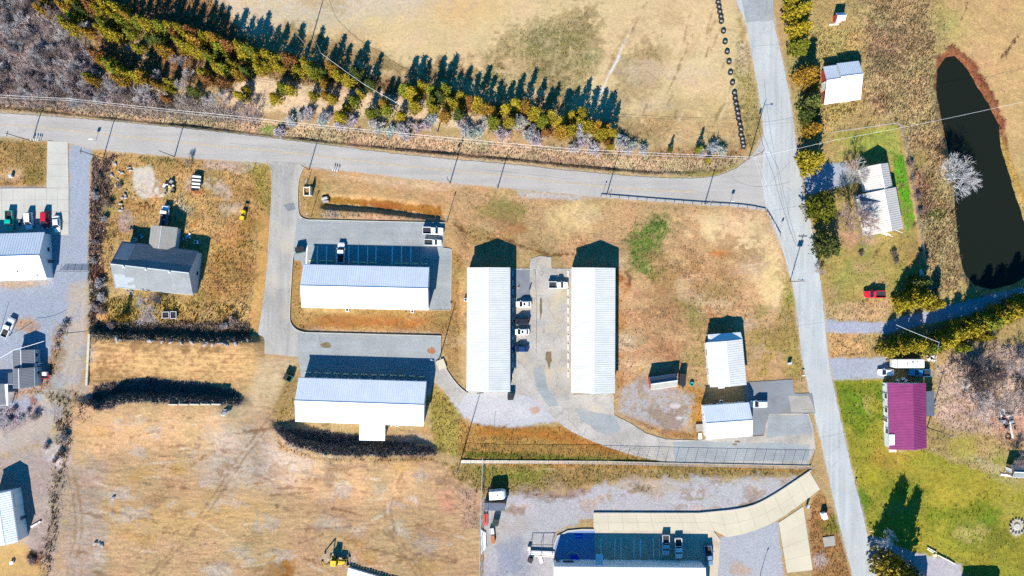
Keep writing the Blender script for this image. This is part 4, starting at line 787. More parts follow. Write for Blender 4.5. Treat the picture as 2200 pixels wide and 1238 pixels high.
leanto('carport', 'narrow slate lean-to roof beside the taller grey shed', 'carport', [(17.5, 802), (27, 801), (27.5, 826), (18, 826)], 2.4, 2.4, 'slate')
leanto('carport', 'low dark roof at the west edge below the grey sheds', 'carport', [(-30, 826), (9, 825), (13, 870), (-30, 872)], 2.6, 2.4, 'shingle_dark')
leanto('awning', 'pale blue awning strip between the dark roof and the grey shed', 'awning', [(10, 826), (17, 825), (18, 871), (13, 871)], 2.5, 2.3, 'roof_white')
leanto('awning', 'small pale awning on the east wall of the grey sheds', 'awning', [(73.5, 782), (79, 782), (79, 797), (74, 797)], 2.4, 2.2, 'roof_white')
gable('metal_workshop', 'long white and blue metal building at the southwest edge', 'building', [(22.5, 1055), (39, 1164.5), (-14, 1173), (-31, 1064)], 4.2, 5.4, frac=.4, over=.2, rib=.6, wall='wall_white', openings=[('roller_door', 'n', .2, 3, 0, 3, 'trim'), ('door', 'n', .6, 1, 0, 2.1, 'slate')])
b13 = gable('commercial_building', 'wide white roofed commercial building with a panelled blue front at the south edge', 'building', [(1190, 1217.5), (1516, 1220), (1516, 1400), (1190, 1400)], 5.2, 6.6, over=.12, rib=.7, wall='wall_white', openings=[('roller_door', 'n', .22+.115*k, 3, 0, 3, 'trim') for k in range(6)]+[('window', 'n', .1, 3, .8, 1.6, 'window'), ('door', 'n', .03, 1, 0, 2.1, 'slate'), ('window', 'e', .1, 1.2, 1, 1, 'window')])
m = MB(); m.slab([P(1280, 1191, 3.2), P(1295, 1191, 3.2), P(1295, 1214, 3.4), P(1280, 1214, 3.4)], .12); m.build('entry_canopy', MT['roof_white'], b13)
# red barn with its two stepped roofs
rb = gable('red_barn', 'red walled barn with stepped white metal roof partly in tree shade', 'barn', [(1798, 137), (1845, 131.5), (1849, 212.5), (1802, 219)], 2.7, 4.6, frac=.4, over=.35, rib=.5, wall='wall_red', openings=[('door', 's', .5, 2.4, 0, 2.3, 'trim')])
gable('barn_lean', 'lower western bay of the red walled barn with pale striped roof', 'barn', [(1768, 144), (1798, 140), (1801.5, 219), (1770.5, 224)], 2.4, 4.3, frac=.42, over=.6, rib=.5, wall='wall_red', openings=[('door', 'w', .5, 2, 0, 2.2, 'trim')])
gable('small_red_shed', 'tiny red shed with white roof in the dry grass by the pines', 'shed', [(1796.5, 29), (1815.5, 28), (1815.5, 43), (1797, 44.5)], 2.2, 2.9, over=.12, rib=.4, wall='wall_red', openings=[('door', 's', .5, 1, 0, 1.8, 'trim')])
m = MB(); p = P(1791, 53); m.box((p.x, p.y, .06), (2.6, .5, .12), .05); tag(m.build('plank_step', MT['plank']), 'loose pale plank lying below the tiny red shed', 'plank')
# the pale roofed house by the pond
gable('house_wing', 'upper tan metal roofed wing of the house beside the green strip', 'house', [(1907, 350.5), (1917, 402.5), (1862, 414), (1851.5, 360)], 2.9, 4.4, frac=.42, over=.3, rib=.6, roof='roof_pale', wall='wall_white', openings=[('window', 'n', .5, 1.2, 1, 1, 'window'), ('roller_door', 'w', .5, 3, 0, 2.3, 'trim')])
h1 = gable('house', 'pale metal roofed house with a grey porch gable near the pond', 'house', [(1924, 402.5), (1940, 491.5), (1864, 507), (1846.5, 418.5)], 3.0, 4.7, frac=.42, over=.3, rib=.6, roof='roof_pale', wall='wall_white', openings=[('window', 'n', .25, 1.2, 1, 1, 'window'), ('window', 'n', .7, 1.2, 1, 1, 'window'), ('window', 's', .75, 1.2, 1, 1, 'window'), ('door', 's', .45, 1, 0, 2.1, 'slate')])
for tri in ([P(1845.5, 424, 3.0), P(1892, 433.5, 4.45), P(1850, 432.5, 4.1)], [P(1850, 432.5, 4.1), P(1892, 433.5, 4.45), P(1853.5, 443, 3.0)]):
    m = MB(); m.slab(tri, .1); m.build('porch_gable', MT['slate'], h1)
for x, y in ((1843, 428), (1846, 440), (1850, 452)): p = P(x, y, 1.4); m = MB(); m.box((p.x, p.y, 1.35), (.16, .16, 2.7)); m.build('porch_post', MT['trim'], h1)
m = MB(); p = P(1847, 441, .3); m.box((p.x, p.y, .2), (2, 6.5, .5), .2); m.build('porch_deck', MT['slate'], h1)
for x, y, r in ((1897, 503, .2), (1904, 501, .2), (1909, 505, .2), (1930, 497, .2)): p = P(x, y, .5); m = MB(); m.tube((p.x-1.2, p.y+.6, .1), (p.x, p.y-.6, 2.6), .09); m.build('porch_brace', MT['trim'], h1)
# the magenta roofed house
h2 = gable('house', 'magenta metal roofed house with white walls facing the lane', 'house', [(1988.5, 823), (1990, 963), (1912, 966), (1908, 823)], 3.3, 4.9, frac=.44, over=.3, rib=.42, roof='purple', wall='wall_white', cap='purple', openings=[('window', 's', .2, 1.3, 1, 1.2, 'window'), ('window', 's', .42, 1.3, 1, 1.2, 'window'), ('door', 's', .58, 1, 0, 2.1, 'wall_brown'), ('window', 's', .75, 1.3, 1, 1.2, 'window'), ('window', 'n', .8, 1.2, 1, 1.1, 'window'), ('door', 'n', .4, 1, 0, 2.1, 'trim'), ('window', 'w', .3, 1.2, 1, 1.1, 'window')])
m = MB(); m.slab([P(1990, 841, 2.9), P(2007, 840, 2.6), P(2007, 893, 2.6), P(1990, 894, 2.9)], .08); m.build('patio_cover', MT['slate'], h2)
for x, y in ((2005.5, 842), (2005.5, 866), (2005.5, 892)): p = P(x, y, 1.3); m = MB(); m.box((p.x, p.y, 1.25), (.12, .12, 2.5)); m.build('patio_post', MT['trim'], h2)
m = MB(); a, c = P(1899, 826, .4), P(1910, 926, .4); m.poly(XY([(1899, 826), (1908, 826), (1909, 928), (1900, 928)], .4), 0, .4); m.build('porch_deck', MT['trim'], h2)
m = MB(); m.slab([P(1909.5, 934, 3.5), P(1922, 934, 3.9), P(1922, 956, 3.9), P(1910, 957, 3.5)], .08); m.build('porch_roof', MT['trim'], h2)
for k in range(4): p = P(1912+k*4, 968, .3); m = MB(); m.box((p.x, p.y, .25-.04*k), (.5, .9, .5-.08*k)); m.build('step', MT['plank'], h2)
for x in range(6): p = P(1897.5, 832+x*18, .6); m = MB(); m.box((p.x, p.y, .7), (.1, .1, 1.4)); m.build('porch_post', MT['trim'], h2)
gable('grey_shed', 'small weathered grey shed cut by the east edge of the yard', 'shed', [(2174, 1000), (2225, 1003), (2225, 1027), (2174, 1025)], 2.4, 3.2, roof='shingle', wall='wall_brown', rib=0, over=.15, openings=[('door', 'w', .5, .9, 0, 1.9, 'trim')])
gable('house', 'house just past the lower right corner whose pointed shadow falls over the lawn', 'house', [(2075, 1262), (2150, 1262), (2150, 1330), (2075, 1330)], 3.2, 5.2, roof='shingle_dark', rib=0, over=.3, openings=[('window', 'n', .5, 1.3, 1, 1.1, 'window')])
gable('garage', 'white edged garage roof at the bottom beside the paved drive', 'garage', [(1962, 1242), (1995, 1240), (1995, 1300), (1962, 1300)], 3.2, 4.2, frac=.5, rib=.5, over=.2, openings=[('door', 'n', .5, 1, 0, 2.1, 'trim')])
# ------------------------------------------------------------------ vehicles
def sec(x, w, z0, z1, r): return [(x, -w, z0), (x, -w, z1-r), (x, -w+r*1.2, z1), (x, w-r*1.2, z1), (x, w, z1-r), (x, w, z0)]
VM = {}
def wheelset(parts, L, W, r, xf, xr, dual=False):
    parts['wheel'] = []
    for x in (xf, xr):
        for s in (-1, 1):
            m = MB(); y = s*(W/2-.14); m.tube((x, y-.12, r), (x, y+.12, r), r, r, 14); k = MB(); k.tube((x, y+s*.05, r), (x, y+s*.135, r), r*.58, r*.5, 10); parts['wheel'].append((m.mesh('wheel', mat=MT['rubber']), k.mesh('rim', mat=MT['chrome'])))
def carmodel(kind):
    if kind in VM: return VM[kind]
    p = {}; one = []
    def put_(name, m, mat): one.append((name, m.mesh(name, mat=MT[mat]), mat))
    if kind in ('pickup', 'pickup_reg'):
        L, W, Ht = 5.75, 2.0, 1.86; cab0 = -.55 if kind == 'pickup' else -.1   # rear of cab
        m = MB(); m.loft([sec(-L/2, .94, .45, .95, .06), sec(cab0-.1, 1.0, .42, .98, .06), sec(cab0, 1.0, .42, 1.12, .1), sec(1.15, 1.0, .42, 1.14, .12), sec(2.45, .95, .42, 1.06, .14), sec(2.8, .86, .45, .9, .16), sec(L/2, .78, .5, .72, .1)]); put_('body', m, 'paint')
        m = MB()
        for s in (-1, 1): m.box(((-L/2+cab0)/2, s*.93, 1.17), (cab0+L/2-.04, .13, .44))
        m.box((-L/2+.06, 0, 1.15), (.1, 1.78, .42)); put_('bed_side', m, 'paint')
        m = MB(); m.box(((-L/2+cab0)/2, 0, 1.0), (cab0+L/2-.1, 1.72, .03)); put_('bed_liner', m, 'liner')
        m = MB(); m.loft([sec(cab0+.02, .88, 1.08, 1.1, .01), sec(cab0+.18, .84, 1.1, 1.76, .12), sec(.72, .82, 1.1, 1.78, .12), sec(1.4, .88, 1.08, 1.12, .01)]); put_('cab_glass', m, 'glass')
        m = MB(); m.loft([sec(cab0+.2, .84, 1.74, 1.8, .03), sec(cab0+.35, .84, 1.74, Ht, .07), sec(.62, .82, 1.74, Ht, .07), sec(.74, .8, 1.74, 1.8, .03)]); put_('cab_roof', m, 'paint')
        m = MB(); m.box((-L/2-.05, 0, .6), (.12, 1.7, .16)); put_('bumper', m, 'chrome')
        wheelset(p, L, W, .4, 1.85, -1.75)
    elif kind == 'flatbed':
        L, W, Ht = 5.6, 2.1, 2.1
        m = MB(); m.loft([sec(.3, .98, .5, 1.3, .1), sec(1.5, .98, .5, 1.35, .12), sec(2.5, .92, .5, 1.25, .15), sec(2.8, .85, .55, 1.0, .15)]); put_('body', m, 'paint')
        m = MB(); m.loft([sec(.3, .9, 1.25, 1.3, .01), sec(.4, .88, 1.28, 2.02, .1), sec(1.1, .86, 1.28, 2.04, .1), sec(1.6, .9, 1.28, 1.32, .01)]); put_('cab_glass', m, 'glass')
        m = MB(); m.loft([sec(.38, .88, 2.0, 2.06, .03), sec(.5, .88, 2.0, Ht, .06), sec(1.1, .86, 2.0, Ht, .06), sec(1.2, .84, 2.0, 2.05, .03)]); put_('cab_roof', m, 'paint')
        m = MB(); m.box((-1.25, 0, .7), (3.1, .9, .25)); put_('chassis', m, 'black')
        for s in (-1, 1):
            m = MB(); m.box((-1.3, s*.72, 1.1), (2.9, .56, .6), 0, .96); put_('tool_box', m, 'slate')
        m = MB(); m.tube((-1.2, 0, .8), (-1.2, 0, 1.2), .25, .2, 10); put_('hoist', m, 'galv')
        wheelset(p, L, W, .42, 1.9, -1.6)
    else:
        L, W, Ht = {'sedan': (4.5, 1.8, 1.44), 'hatch': (4.2, 1.78, 1.5), 'suv': (4.7, 1.92, 1.78), 'jeep': (4.3, 1.85, 1.75), 'coupe': (4.6, 1.82, 1.34), 'sunroof': (4.3, 1.78, 1.46)}[kind]
        b0 = .82 if kind not in ('suv', 'jeep') else 1.02
        rr = {'sedan': -1.65, 'coupe': -1.6, 'sunroof': -1.75, 'hatch': -2.0, 'suv': -2.2, 'jeep': -2.05}[kind]
        m = MB(); m.loft([sec(-L/2, W/2-.14, .36, b0-.12, .1), sec(-L/2+.3, W/2-.03, .28, b0+.04, .1), sec(-.5, W/2, .25, b0+.06, .08), sec(.9, W/2, .25, b0+.02, .1), sec(L/2-.45, W/2-.05, .28, b0-.08, .14), sec(L/2-.1, W/2-.2, .32, b0-.24, .12), sec(L/2, W/2-.34, .4, b0-.34, .06)]); put_('body', m, 'paint')
        hw = W/2-.08; roof0 = rr+.5 if kind in ('sedan', 'coupe', 'sunroof') else rr+.22
        m = MB(); m.loft([sec(rr, hw-.06, b0, b0+.05, .01), sec(roof0, hw-.12, b0, Ht-.05, .1), sec(.3, hw-.12, b0, Ht-.04, .1), sec(1.12, hw-.02, b0-.02, b0+.03, .01)]); put_('cabin_glass', m, 'glass')
        m = MB(); m.loft([sec(roof0-.06, hw-.14, Ht-.1, Ht-.04, .03), sec(roof0+.15, hw-.14, Ht-.09, Ht, .05), sec(.2, hw-.14, Ht-.09, Ht, .05), sec(.36, hw-.16, Ht-.1, Ht-.04, .03)]); put_('roof', m, 'paint')
        m = MB()
        for s in (-1, 1): m.tube((1.05, s*(hw-.03), b0+.02), (.3, s*(hw-.13), Ht-.04), .045, .045, 5); m.tube((rr+.05, s*(hw-.05), b0+.03), (roof0, s*(hw-.14), Ht-.05), .05, .05, 5); m.tube((-.4, s*(hw-.0), b0+.03), (-.4, s*(hw-.12), Ht-.06), .05, .05, 4)
        put_('pillar', m, 'paint')
        if kind == 'sunroof': m = MB(); m.box((-.2, 0, Ht+.005), (.55, .8, .012)); put_('sunroof', m, 'glass')
        if kind == 'jeep': m = MB(); m.tube((-L/2-.12, 0, .9), (-L/2+.1, 0, .9), .36, .36, 14); put_('spare_wheel', m, 'rubber')
        wheelset(p, L, W, .33 if kind not in ('suv', 'jeep') else .37, L/2-.85, -L/2+.85)
    fx = L/2-.12; fz = {'pickup': .72, 'pickup_reg': .72, 'flatbed': .95}.get(kind, .62 if kind not in ('suv', 'jeep') else .78); w = W/2-.3
    for s in (-1, 1): m = MB(); m.box((fx-.02, s*w, fz), (.22, .3, .16)); put_('headlight', m, 'lamp')
    for s in (-1, 1): m = MB(); m.box((-L/2+.03 if kind != 'flatbed' else -L/2+.1, s*(W/2-.25), .75), (.1, .24, .2)); put_('tail_light', m, 'red_lamp')
    for s in (-1, 1):
        m = MB(); m.box(((1.0 if 'pickup' in kind else 1.35 if kind == 'flatbed' else .85), s*(W/2+.09), 1.05 if kind not in ('pickup', 'pickup_reg', 'flatbed') else 1.28), (.12, .2, .15)); put_('mirror', m, 'paint')
    VM[kind] = (one, p['wheel'], L); return VM[kind]
def vehicle(name, kind, label, cat, u, v, ang, col, group=None, scale=1.0, roofcol=None):
    """ang: direction of the nose in degrees, counted from east towards north."""
    one, wheels, L = carmodel(kind); z = T(u, v); p = P(u, v, z+.8)
    r = thing(name, label, cat, (p.x, p.y, z+.04), math.radians(ang), group); r.scale = (scale,)*3
    for nm, me_, mat in one:
        link(nm, me_, r, (roofcol if roofcol and 'roof' in nm else col) if mat == 'paint' else None)
    for w, k in wheels:
        o = link('wheel', w, r); link('rim', k, o)
    return r
WHT = (.78, .78, .77); SIL = (.5, .52, .54); RED = (.42, .012, .03); BLK = (.02, .022, .026)
vehicle('pickup_truck', 'pickup', 'teal green pickup with open bed at the west shop', 'pickup', 21, 475, -90, (.0, .36, .25))
vehicle('car', 'suv', 'white suv nose-in at the west shop between the pickup and red car', 'car', 62, 475, -88, WHT)
vehicle('car', 'suv', 'dark red suv parked at the west shop', 'car', 96.5, 473, -90, RED)
vehicle('pickup_truck', 'coupe', 'white coupe nearest the blue gravel at the west shop', 'car', 121, 481, -85, WHT)
vehicle('pickup_truck', 'pickup', 'white pickup parked askew on the blue grey gravel', 'pickup', 18, 704, 66, WHT)
vehicle('flatbed_truck', 'flatbed', 'white cab truck with blue side boxes by the grey barn', 'truck', 355, 463, 83, WHT)
vehicle('pickup_truck', 'pickup', 'white pickup backed into the striped bays of the upper lot', 'pickup', 733, 543, 88, WHT)
vehicle('pickup_truck', 'pickup', 'white pickup nearest the grass ditch at the upper lot corner', 'pickup', 930.5, 496, -1, WHT)
vehicle('pickup_truck', 'pickup_reg', 'smaller white pickup below another at the upper lot corner', 'pickup', 930, 521, -1, WHT, None, .85)
vehicle('pickup_truck', 'pickup', 'white pickup with loaded bed beside the east storage building', 'pickup', 1199.5, 612.5, 0, WHT, None, .95)
vehicle('car', 'sunroof', 'white hatchback with sunroof, uppermost beside the west storage building', 'car', 1125, 653.5, 180, WHT)
vehicle('car', 'jeep', 'black off-roader between two white cars by the storage building', 'car', 1120, 690.5, 180, BLK)
vehicle('car', 'sunroof', 'white car just below the black off-roader', 'car', 1121, 713, 180, WHT)
vehicle('car', 'sedan', 'dark blue sedan in shade, lowest beside the west storage building', 'car', 1118, 749.5, 180, (.01, .04, .12))
vehicle('car', 'suv', 'pale silver suv on the grey pad by the small office', 'car', 1630, 868, 180, (.6, .66, .68))
vehicle('pickup_truck', 'pickup', 'silver pickup with black bed, westmost in the south striped lot', 'pickup', 1430, 1171, -90, SIL)
vehicle('pickup_truck', 'pickup', 'white pickup with black bed in the middle of the south lot', 'pickup', 1457.5, 1178, -87, WHT)
vehicle('pickup_truck', 'pickup', 'blue grey pickup in deep shade at the end of the south building', 'pickup', 1522, 1194, -84, (.12, .2, .3))
vehicle('pickup_truck', 'pickup_reg', 'bright red old pickup standing on the lawn', 'pickup', 1879, 632.5, 180, (.62, .015, .03))
vehicle('car', 'sedan', 'white sedan at the mouth of the gravel drive by the camper', 'car', 1904, 800, 178, WHT)
vehicle('pickup_truck', 'pickup', 'blue pickup between the camper and the magenta roofed house', 'pickup', 1975, 800.5, 178, (.02, .16, .34))
# ------------------------------------------------------------------ trailers, machines
def wheelpair(r, x, W, rad=.34):
    for s in (-1, 1):
        m = MB(); m.tube((x, s*W-.1, rad), (x, s*W+.1, rad), rad, rad, 12); o = m.build('wheel', MT['rubber'], r, local=True)
        m = MB(); m.tube((x, s*(W+.08), rad), (x, s*(W+.12), rad), rad*.5, rad*.45, 8); m.build('rim', MT['chrome'], o, local=True)
def camper(label, u, v, ang, L, W, Ht, nose=.5, cat='camper', detail=True):
    p = P(u, v, 1.5); r = thing('travel_trailer', label, cat, (p.x, p.y, T(u, v)+.02), math.radians(ang))
    def s_(x, w, z0, z1, r_=.15): return [(x, -w, z0), (x, -w, z1-r_), (x, -w+r_, z1), (x, w-r_, z1), (x, w, z1-r_), (x, w, z0)]
    m = MB(); m.loft([s_(-L/2, W/2-.05, .6, Ht-.1), s_(-L/2+.2, W/2, .5, Ht), s_(L/2-nose, W/2, .5, Ht), s_(L/2-nose*.4, W/2-.15*nose, .55, Ht-.35), s_(L/2, W/2-.5*nose, .7, Ht-1.0)]); m.build('body', MT['trim'], r, local=True)
    if detail:
        for x, y, w, d in ((-.9, 0, .6, .7), (.6, .2, .35, .35), (-2.2, -.3, .3, .3)):
            m = MB(); m.box((x, y, Ht+.1), (w, d, .2)); m.build('roof_vent', MT['wall_grey'], r, local=True)
        m = MB(); m.box((L/2-nose-.35, 0, Ht+.012), (.14, W-.3, .03)); m.build('roof_seam', MT['black'], r, local=True)
    else: m = MB(); m.tube((0, 0, Ht), (0, 0, Ht+.15), .15, .15, 8); m.build('roof_vent', MT['black'], r, local=True)
    for s in (-1, 1):
        for x in (-L*.25, L*.1): m = MB(); m.box((x, s*(W/2+.01), 1.7), (1.0, .04, .6)); m.build('window', MT['window'], r, local=True)
    m = MB(); m.tube((L/2-.2, .35, .55), (L/2+1, 0, .5), .05); m.tube((L/2-.2, -.35, .55), (L/2+1, 0, .5), .05); m.build('hitch', MT['black'], r, local=True)
    wheelpair(r, -.6, W/2-.12); wheelpair(r, .25, W/2-.12); return r
camper('long white camper parked beside the hedge of cedars', 1947.5, 780, 180, 8.4, 2.45, 2.9)
camper('short white enclosed trailer with pointed nose by the south gravel lot', 1069, 1062, 4, 4.6, 2.4, 2.7, .9, 'trailer', False)
def utility_trailer(label, u, v, ang, L, W, col, rack=False, mesh_deck=True, name='utility_trailer', cat='trailer'):
    z = T(u, v); p = P(u, v, z+.6); r = thing(name, label, cat, (p.x, p.y, z), math.radians(ang))
    m = MB(); m.box((0, 0, .62), (L, W, .1)); m.build('deck', MT['plank' if mesh_deck else 'black'], r, local=True)
    for s in (-1, 1): m = MB(); m.box((0, s*W/2, .95), (L, .1, .1)); m.box((-L/2, s*W/2, .78), (.1, .1, .4)); m.box((L/2, s*W/2, .78), (.1, .1, .4)); m.build('side_rail', MT['objc'], r, local=True, color=col)
    m = MB(); m.box((L/2, 0, .95), (.1, W, .1)); m.box((-L/2, 0, .95), (.1, W, .1)); m.build('end_rail', MT['objc'], r, local=True, color=col)
    m = MB(); m.tube((L/2, .3, .6), (L/2+1, 0, .5), .05); m.tube((L/2, -.3, .6), (L/2+1, 0, .5), .05); m.build('hitch', MT['black'], r, local=True)
    wheelpair(r, 0, W/2+.1); return r
utility_trailer('small white railed trailer near the boulder bank, left of its pair', 357, 677, 2, 1.9, 1.7, (.7, .7, .7), mesh_deck=False)
utility_trailer('small white railed trailer near the boulder bank, right of its pair', 373.5, 677, 90, 1.9, 1.6, (.7, .7, .7), mesh_deck=False)
ut = utility_trailer('red trailer with a white crate beside the grey sheds', 98, 808, 0, 2.0, 1.4, (.6, .02, .06), mesh_deck=False)
p = P(97, 803, 1); m = MB(); m.box((p.x, p.y, 1.15), (1.4, 1.0, .8)); tag(m.build('white_crate', MT['trim']), 'white crate standing on the red trailer', 'crate')
st_ = utility_trailer('long dark trailer stacked with pallets on the rubble pad', 420.5, 392, 85, 4.4, 2.0, (.04, .04, .06), mesh_deck=False)
for k, (dy, w) in enumerate(((1.6, .5), (.6, .45), (-.4, .5), (-1.3, .4))):
    p = P(421, 392, 1.2); m = MB(); m.box((p.x+dy*.09, p.y+dy, .95), (2.3, w, .4), -.09); tag(m.build('white_pallet', MT['trim']), f'white slat bundle on the pallet trailer, {ordw(k+1)} from its north end', 'pallet')
m = MB(); c0 = P(417, 407)
for k in range(5): m.path([(c0.x+(1.1+.12*k)*math.cos(t)+.2*k, c0.y+(.6+.1*k)*math.sin(t)-.15*k, .12+.06*k) for t in np.linspace(0, 6.28, 18)], .05, 4)
tag(m.build('coiled_hose', MT['objc'], color=(.62, .22, .1)), 'tangle of orange hose at the end of the pallet trailer', 'hose')
# scrap machine on the rubble pad
p = P(363, 402, .5); r = thing('scrap_heap', 'dark heap of scrapped mower parts with white and yellow pieces', 'scrap', (p.x, p.y, 0), .1)
for k in range(14):
    m = MB(); x, y = random.uniform(-1.4, 1.4), random.uniform(-1.6, 1.5); m.box((x, y, random.uniform(.2, .7)), (random.uniform(.3, 1.1), random.uniform(.25, .8), random.uniform(.3, .8)), random.uniform(0, 3), .8)
    m.build('scrap_piece', MT[random.choice(['black', 'slate', 'trim', 'black', 'galv'])], r, local=True)
m = MB(); m.box((.6, -.4, .8), (.5, .5, .3)); m.build('yellow_cover', MT['objc'], r, local=True, color=(.6, .42, .03))
for x, y in ((-1.2, -1.5), (1.2, -1.5), (-1.2, .8), (1.2, .8)): m = MB(); m.tube((x-.15, y, .35), (x+.15, y, .35), .35, .35, 12); m.build('wheel', MT['rubber'], r, local=True)
# yellow lift
YEL = (.62, .4, .015)
p = P(521, 463, 1); r = thing('forklift', 'small yellow forklift standing in the dry barn field', 'forklift', (p.x, p.y, 0), math.radians(78))
m = MB(); m.box((-.7, 0, .75), (1.1, 1.25, .9), 0, .9); m.build('counterweight', MT['objc'], r, local=True, color=YEL)
m = MB(); m.box((.6, 0, .55), (1.6, 1.2, .5)); m.build('chassis', MT['objc'], r, local=True, color=YEL)
m = MB(); m.box((.95, 0, 2.05), (.75, 1.15, .08)); m.build('cab_roof', MT['objc'], r, local=True, color=YEL)
for s in (-1, 1):
    m = MB(); m.tube((.55, s*.5, .8), (.6, s*.52, 2.05), .05); m.tube((1.35, s*.5, .8), (1.3, s*.52, 2.05), .05); m.build('roll_bar', MT['black'], r, local=True)
    m = MB(); m.tube((1.55, s*.3, .3), (1.55, s*.3, 2.2), .07); m.build('mast', MT['objc'], r, local=True, color=YEL)
    m = MB(); m.box((2.0, s*.3, .15), (1.0, .12, .06)); m.build('fork', MT['black'], r, local=True)
m = MB(); m.box((.1, 0, 1.0), (.5, .5, .4)); m.build('seat', MT['black'], r, local=True)
wheelpair(r, -.8, .55); wheelpair(r, 1.1, .6)
# backhoe loader
zb = T(722, 1205); p = P(724, 1206, zb+1); r = thing('backhoe_loader', 'yellow backhoe loader with raised boom on the graded field', 'backhoe', (p.x, p.y, zb), math.radians(-4))
def bk(name, m, mat, color=None): return m.build(name, MT[mat], r, local=True, color=color)
m = MB(); m.box((.3, 0, .85), (3.8, .85, .45)); bk('chassis', m, 'black')
m = MB(); m.loft([sec(.5, .5, .9, 1.75, .1), sec(1.6, .48, .9, 1.7, .12), sec(2.25, .42, .95, 1.5, .12)]); bk('hood', m, 'objc', YEL)
m = MB(); m.box((-.65, 0, 2.8), (1.6, 1.6, .14), 0, .96); bk('cab_roof', m, 'objc', YEL)
m = MB(); m.loft([sec(-1.35, .7, 1.1, 2.7, .05), sec(.1, .72, 1.1, 2.7, .05), sec(.4, .7, 1.1, 1.2, .05)]); bk('cab_glass', m, 'glass')
for s in (-1, 1):
    m = MB(); m.tube((-1.35, s*.74, 1.1), (-1.3, s*.74, 2.75), .06); m.tube((.12, s*.74, 1.1), (.05, s*.74, 2.75), .06); bk('pillar', m, 'objc', YEL)
    m = MB(); m.tube((-.9, s*.95-.22, .8), (-.9, s*.95+.22, .8), .8, .8, 18); o = bk('wheel', m, 'rubber'); m = MB(); m.tube((-.9, s*1.15, .8), (-.9, s*1.19, .8), .4, .38, 12); m.build('rim', MT['objc'], o, local=True, color=YEL)
    m = MB(); m.tube((1.7, s*.85-.16, .5), (1.7, s*.85+.16, .5), .5, .5, 16); o = bk('wheel', m, 'rubber'); m = MB(); m.tube((1.7, s*1.0, .5), (1.7, s*1.03, .5), .25, .24, 12); m.build('rim', MT['objc'], o, local=True, color=YEL)
    m = MB(); m.path([(.2, s*.6, 1.5), (1.6, s*.62, 1.35), (2.75, s*.62, .55)], .1, 6); bk('loader_arm', m, 'objc', YEL)
    m = MB(); m.tube((-1.9, s*.5, .8), (-2.1, s*1.2, .05), .09); m.box((-2.1, s*1.25, .05), (.5, .4, .08)); bk('stabiliser', m, 'black')
    m = MB(); m.box((-.9, s*.95, 1.66), (1.2, .5, .06)); bk('fender', m, 'objc', YEL)
m = MB(); m.add([(2.7, -1.15, .1), (2.7, 1.15, .1), (3.5, 1.15, .12), (3.5, -1.15, .12), (2.65, -1.15, .95), (2.65, 1.15, .95)], [(0, 1, 2, 3), (0, 4, 5, 1), (0, 3, 4), (1, 5, 2)]); bk('loader_bucket', m, 'wall_brown')
m = MB(); m.loft([[(-1.9, -.12, .9), (-1.9, .12, .9), (-1.7, .12, 1.2), (-1.7, -.12, 1.2)], [(-2.5, -.1, 4.1), (-2.5, .1, 4.1), (-2.2, .1, 4.2), (-2.2, -.1, 4.2)]]); bk('boom', m, 'objc', YEL)
m = MB(); m.loft([[(-2.5, -.09, 4.2), (-2.5, .09, 4.2), (-2.2, .09, 4.0), (-2.2, -.09, 4.0)], [(-4.0, -.08, 1.9), (-4.0, .08, 1.9), (-3.8, .08, 1.75), (-3.8, -.08, 1.75)]]); bk('dipper_arm', m, 'objc', YEL)
m = MB(); m.add([(-4.1, -.35, 1.9), (-4.1, .35, 1.9), (-3.7, .35, 1.1), (-3.7, -.35, 1.1), (-4.3, -.35, 1.1), (-4.3, .35, 1.1)], [(0, 1, 2, 3), (0, 4, 5, 1), (0, 3, 4), (1, 5, 2), (4, 3, 2, 5)]); bk('digging_bucket', m, 'black')
m = MB(); m.tube((-1.8, 0, 1.5), (-2.3, 0, 3.0), .07); bk('boom_ram', m, 'chrome')
m = MB(); m.tube((.9, .2, 1.7), (.9, .2, 2.5), .05); bk('exhaust', m, 'black')
# motorbike between the teal pickup and the white suv
p = P(43, 478, .5); r = thing('motorbike', 'small dark motorbike between the teal pickup and white suv', 'motorbike', (p.x, p.y, .04), math.radians(75))
for x in (-.7, .7): m = MB(); m.tube((x, -.07, .32), (x, .07, .32), .32, .32, 14); m.build('wheel', MT['rubber'], r, local=True)
m = MB(); m.box((-.2, 0, .78), (.8, .3, .12), 0, .8); m.build('seat', MT['black'], r, local=True)
m = MB(); m.box((.25, 0, .82), (.5, .32, .24), 0, .7); m.build('tank', MT['galv'], r, local=True)
m = MB(); m.tube((.55, -.45, 1.05), (.55, .45, 1.05), .03); m.tube((.7, 0, .32), (.52, 0, 1.05), .05); m.build('handlebar', MT['chrome'], r, local=True)
m = MB(); m.box((0, 0, .45), (.6, .35, .4)); m.build('engine', MT['black'], r, local=True)
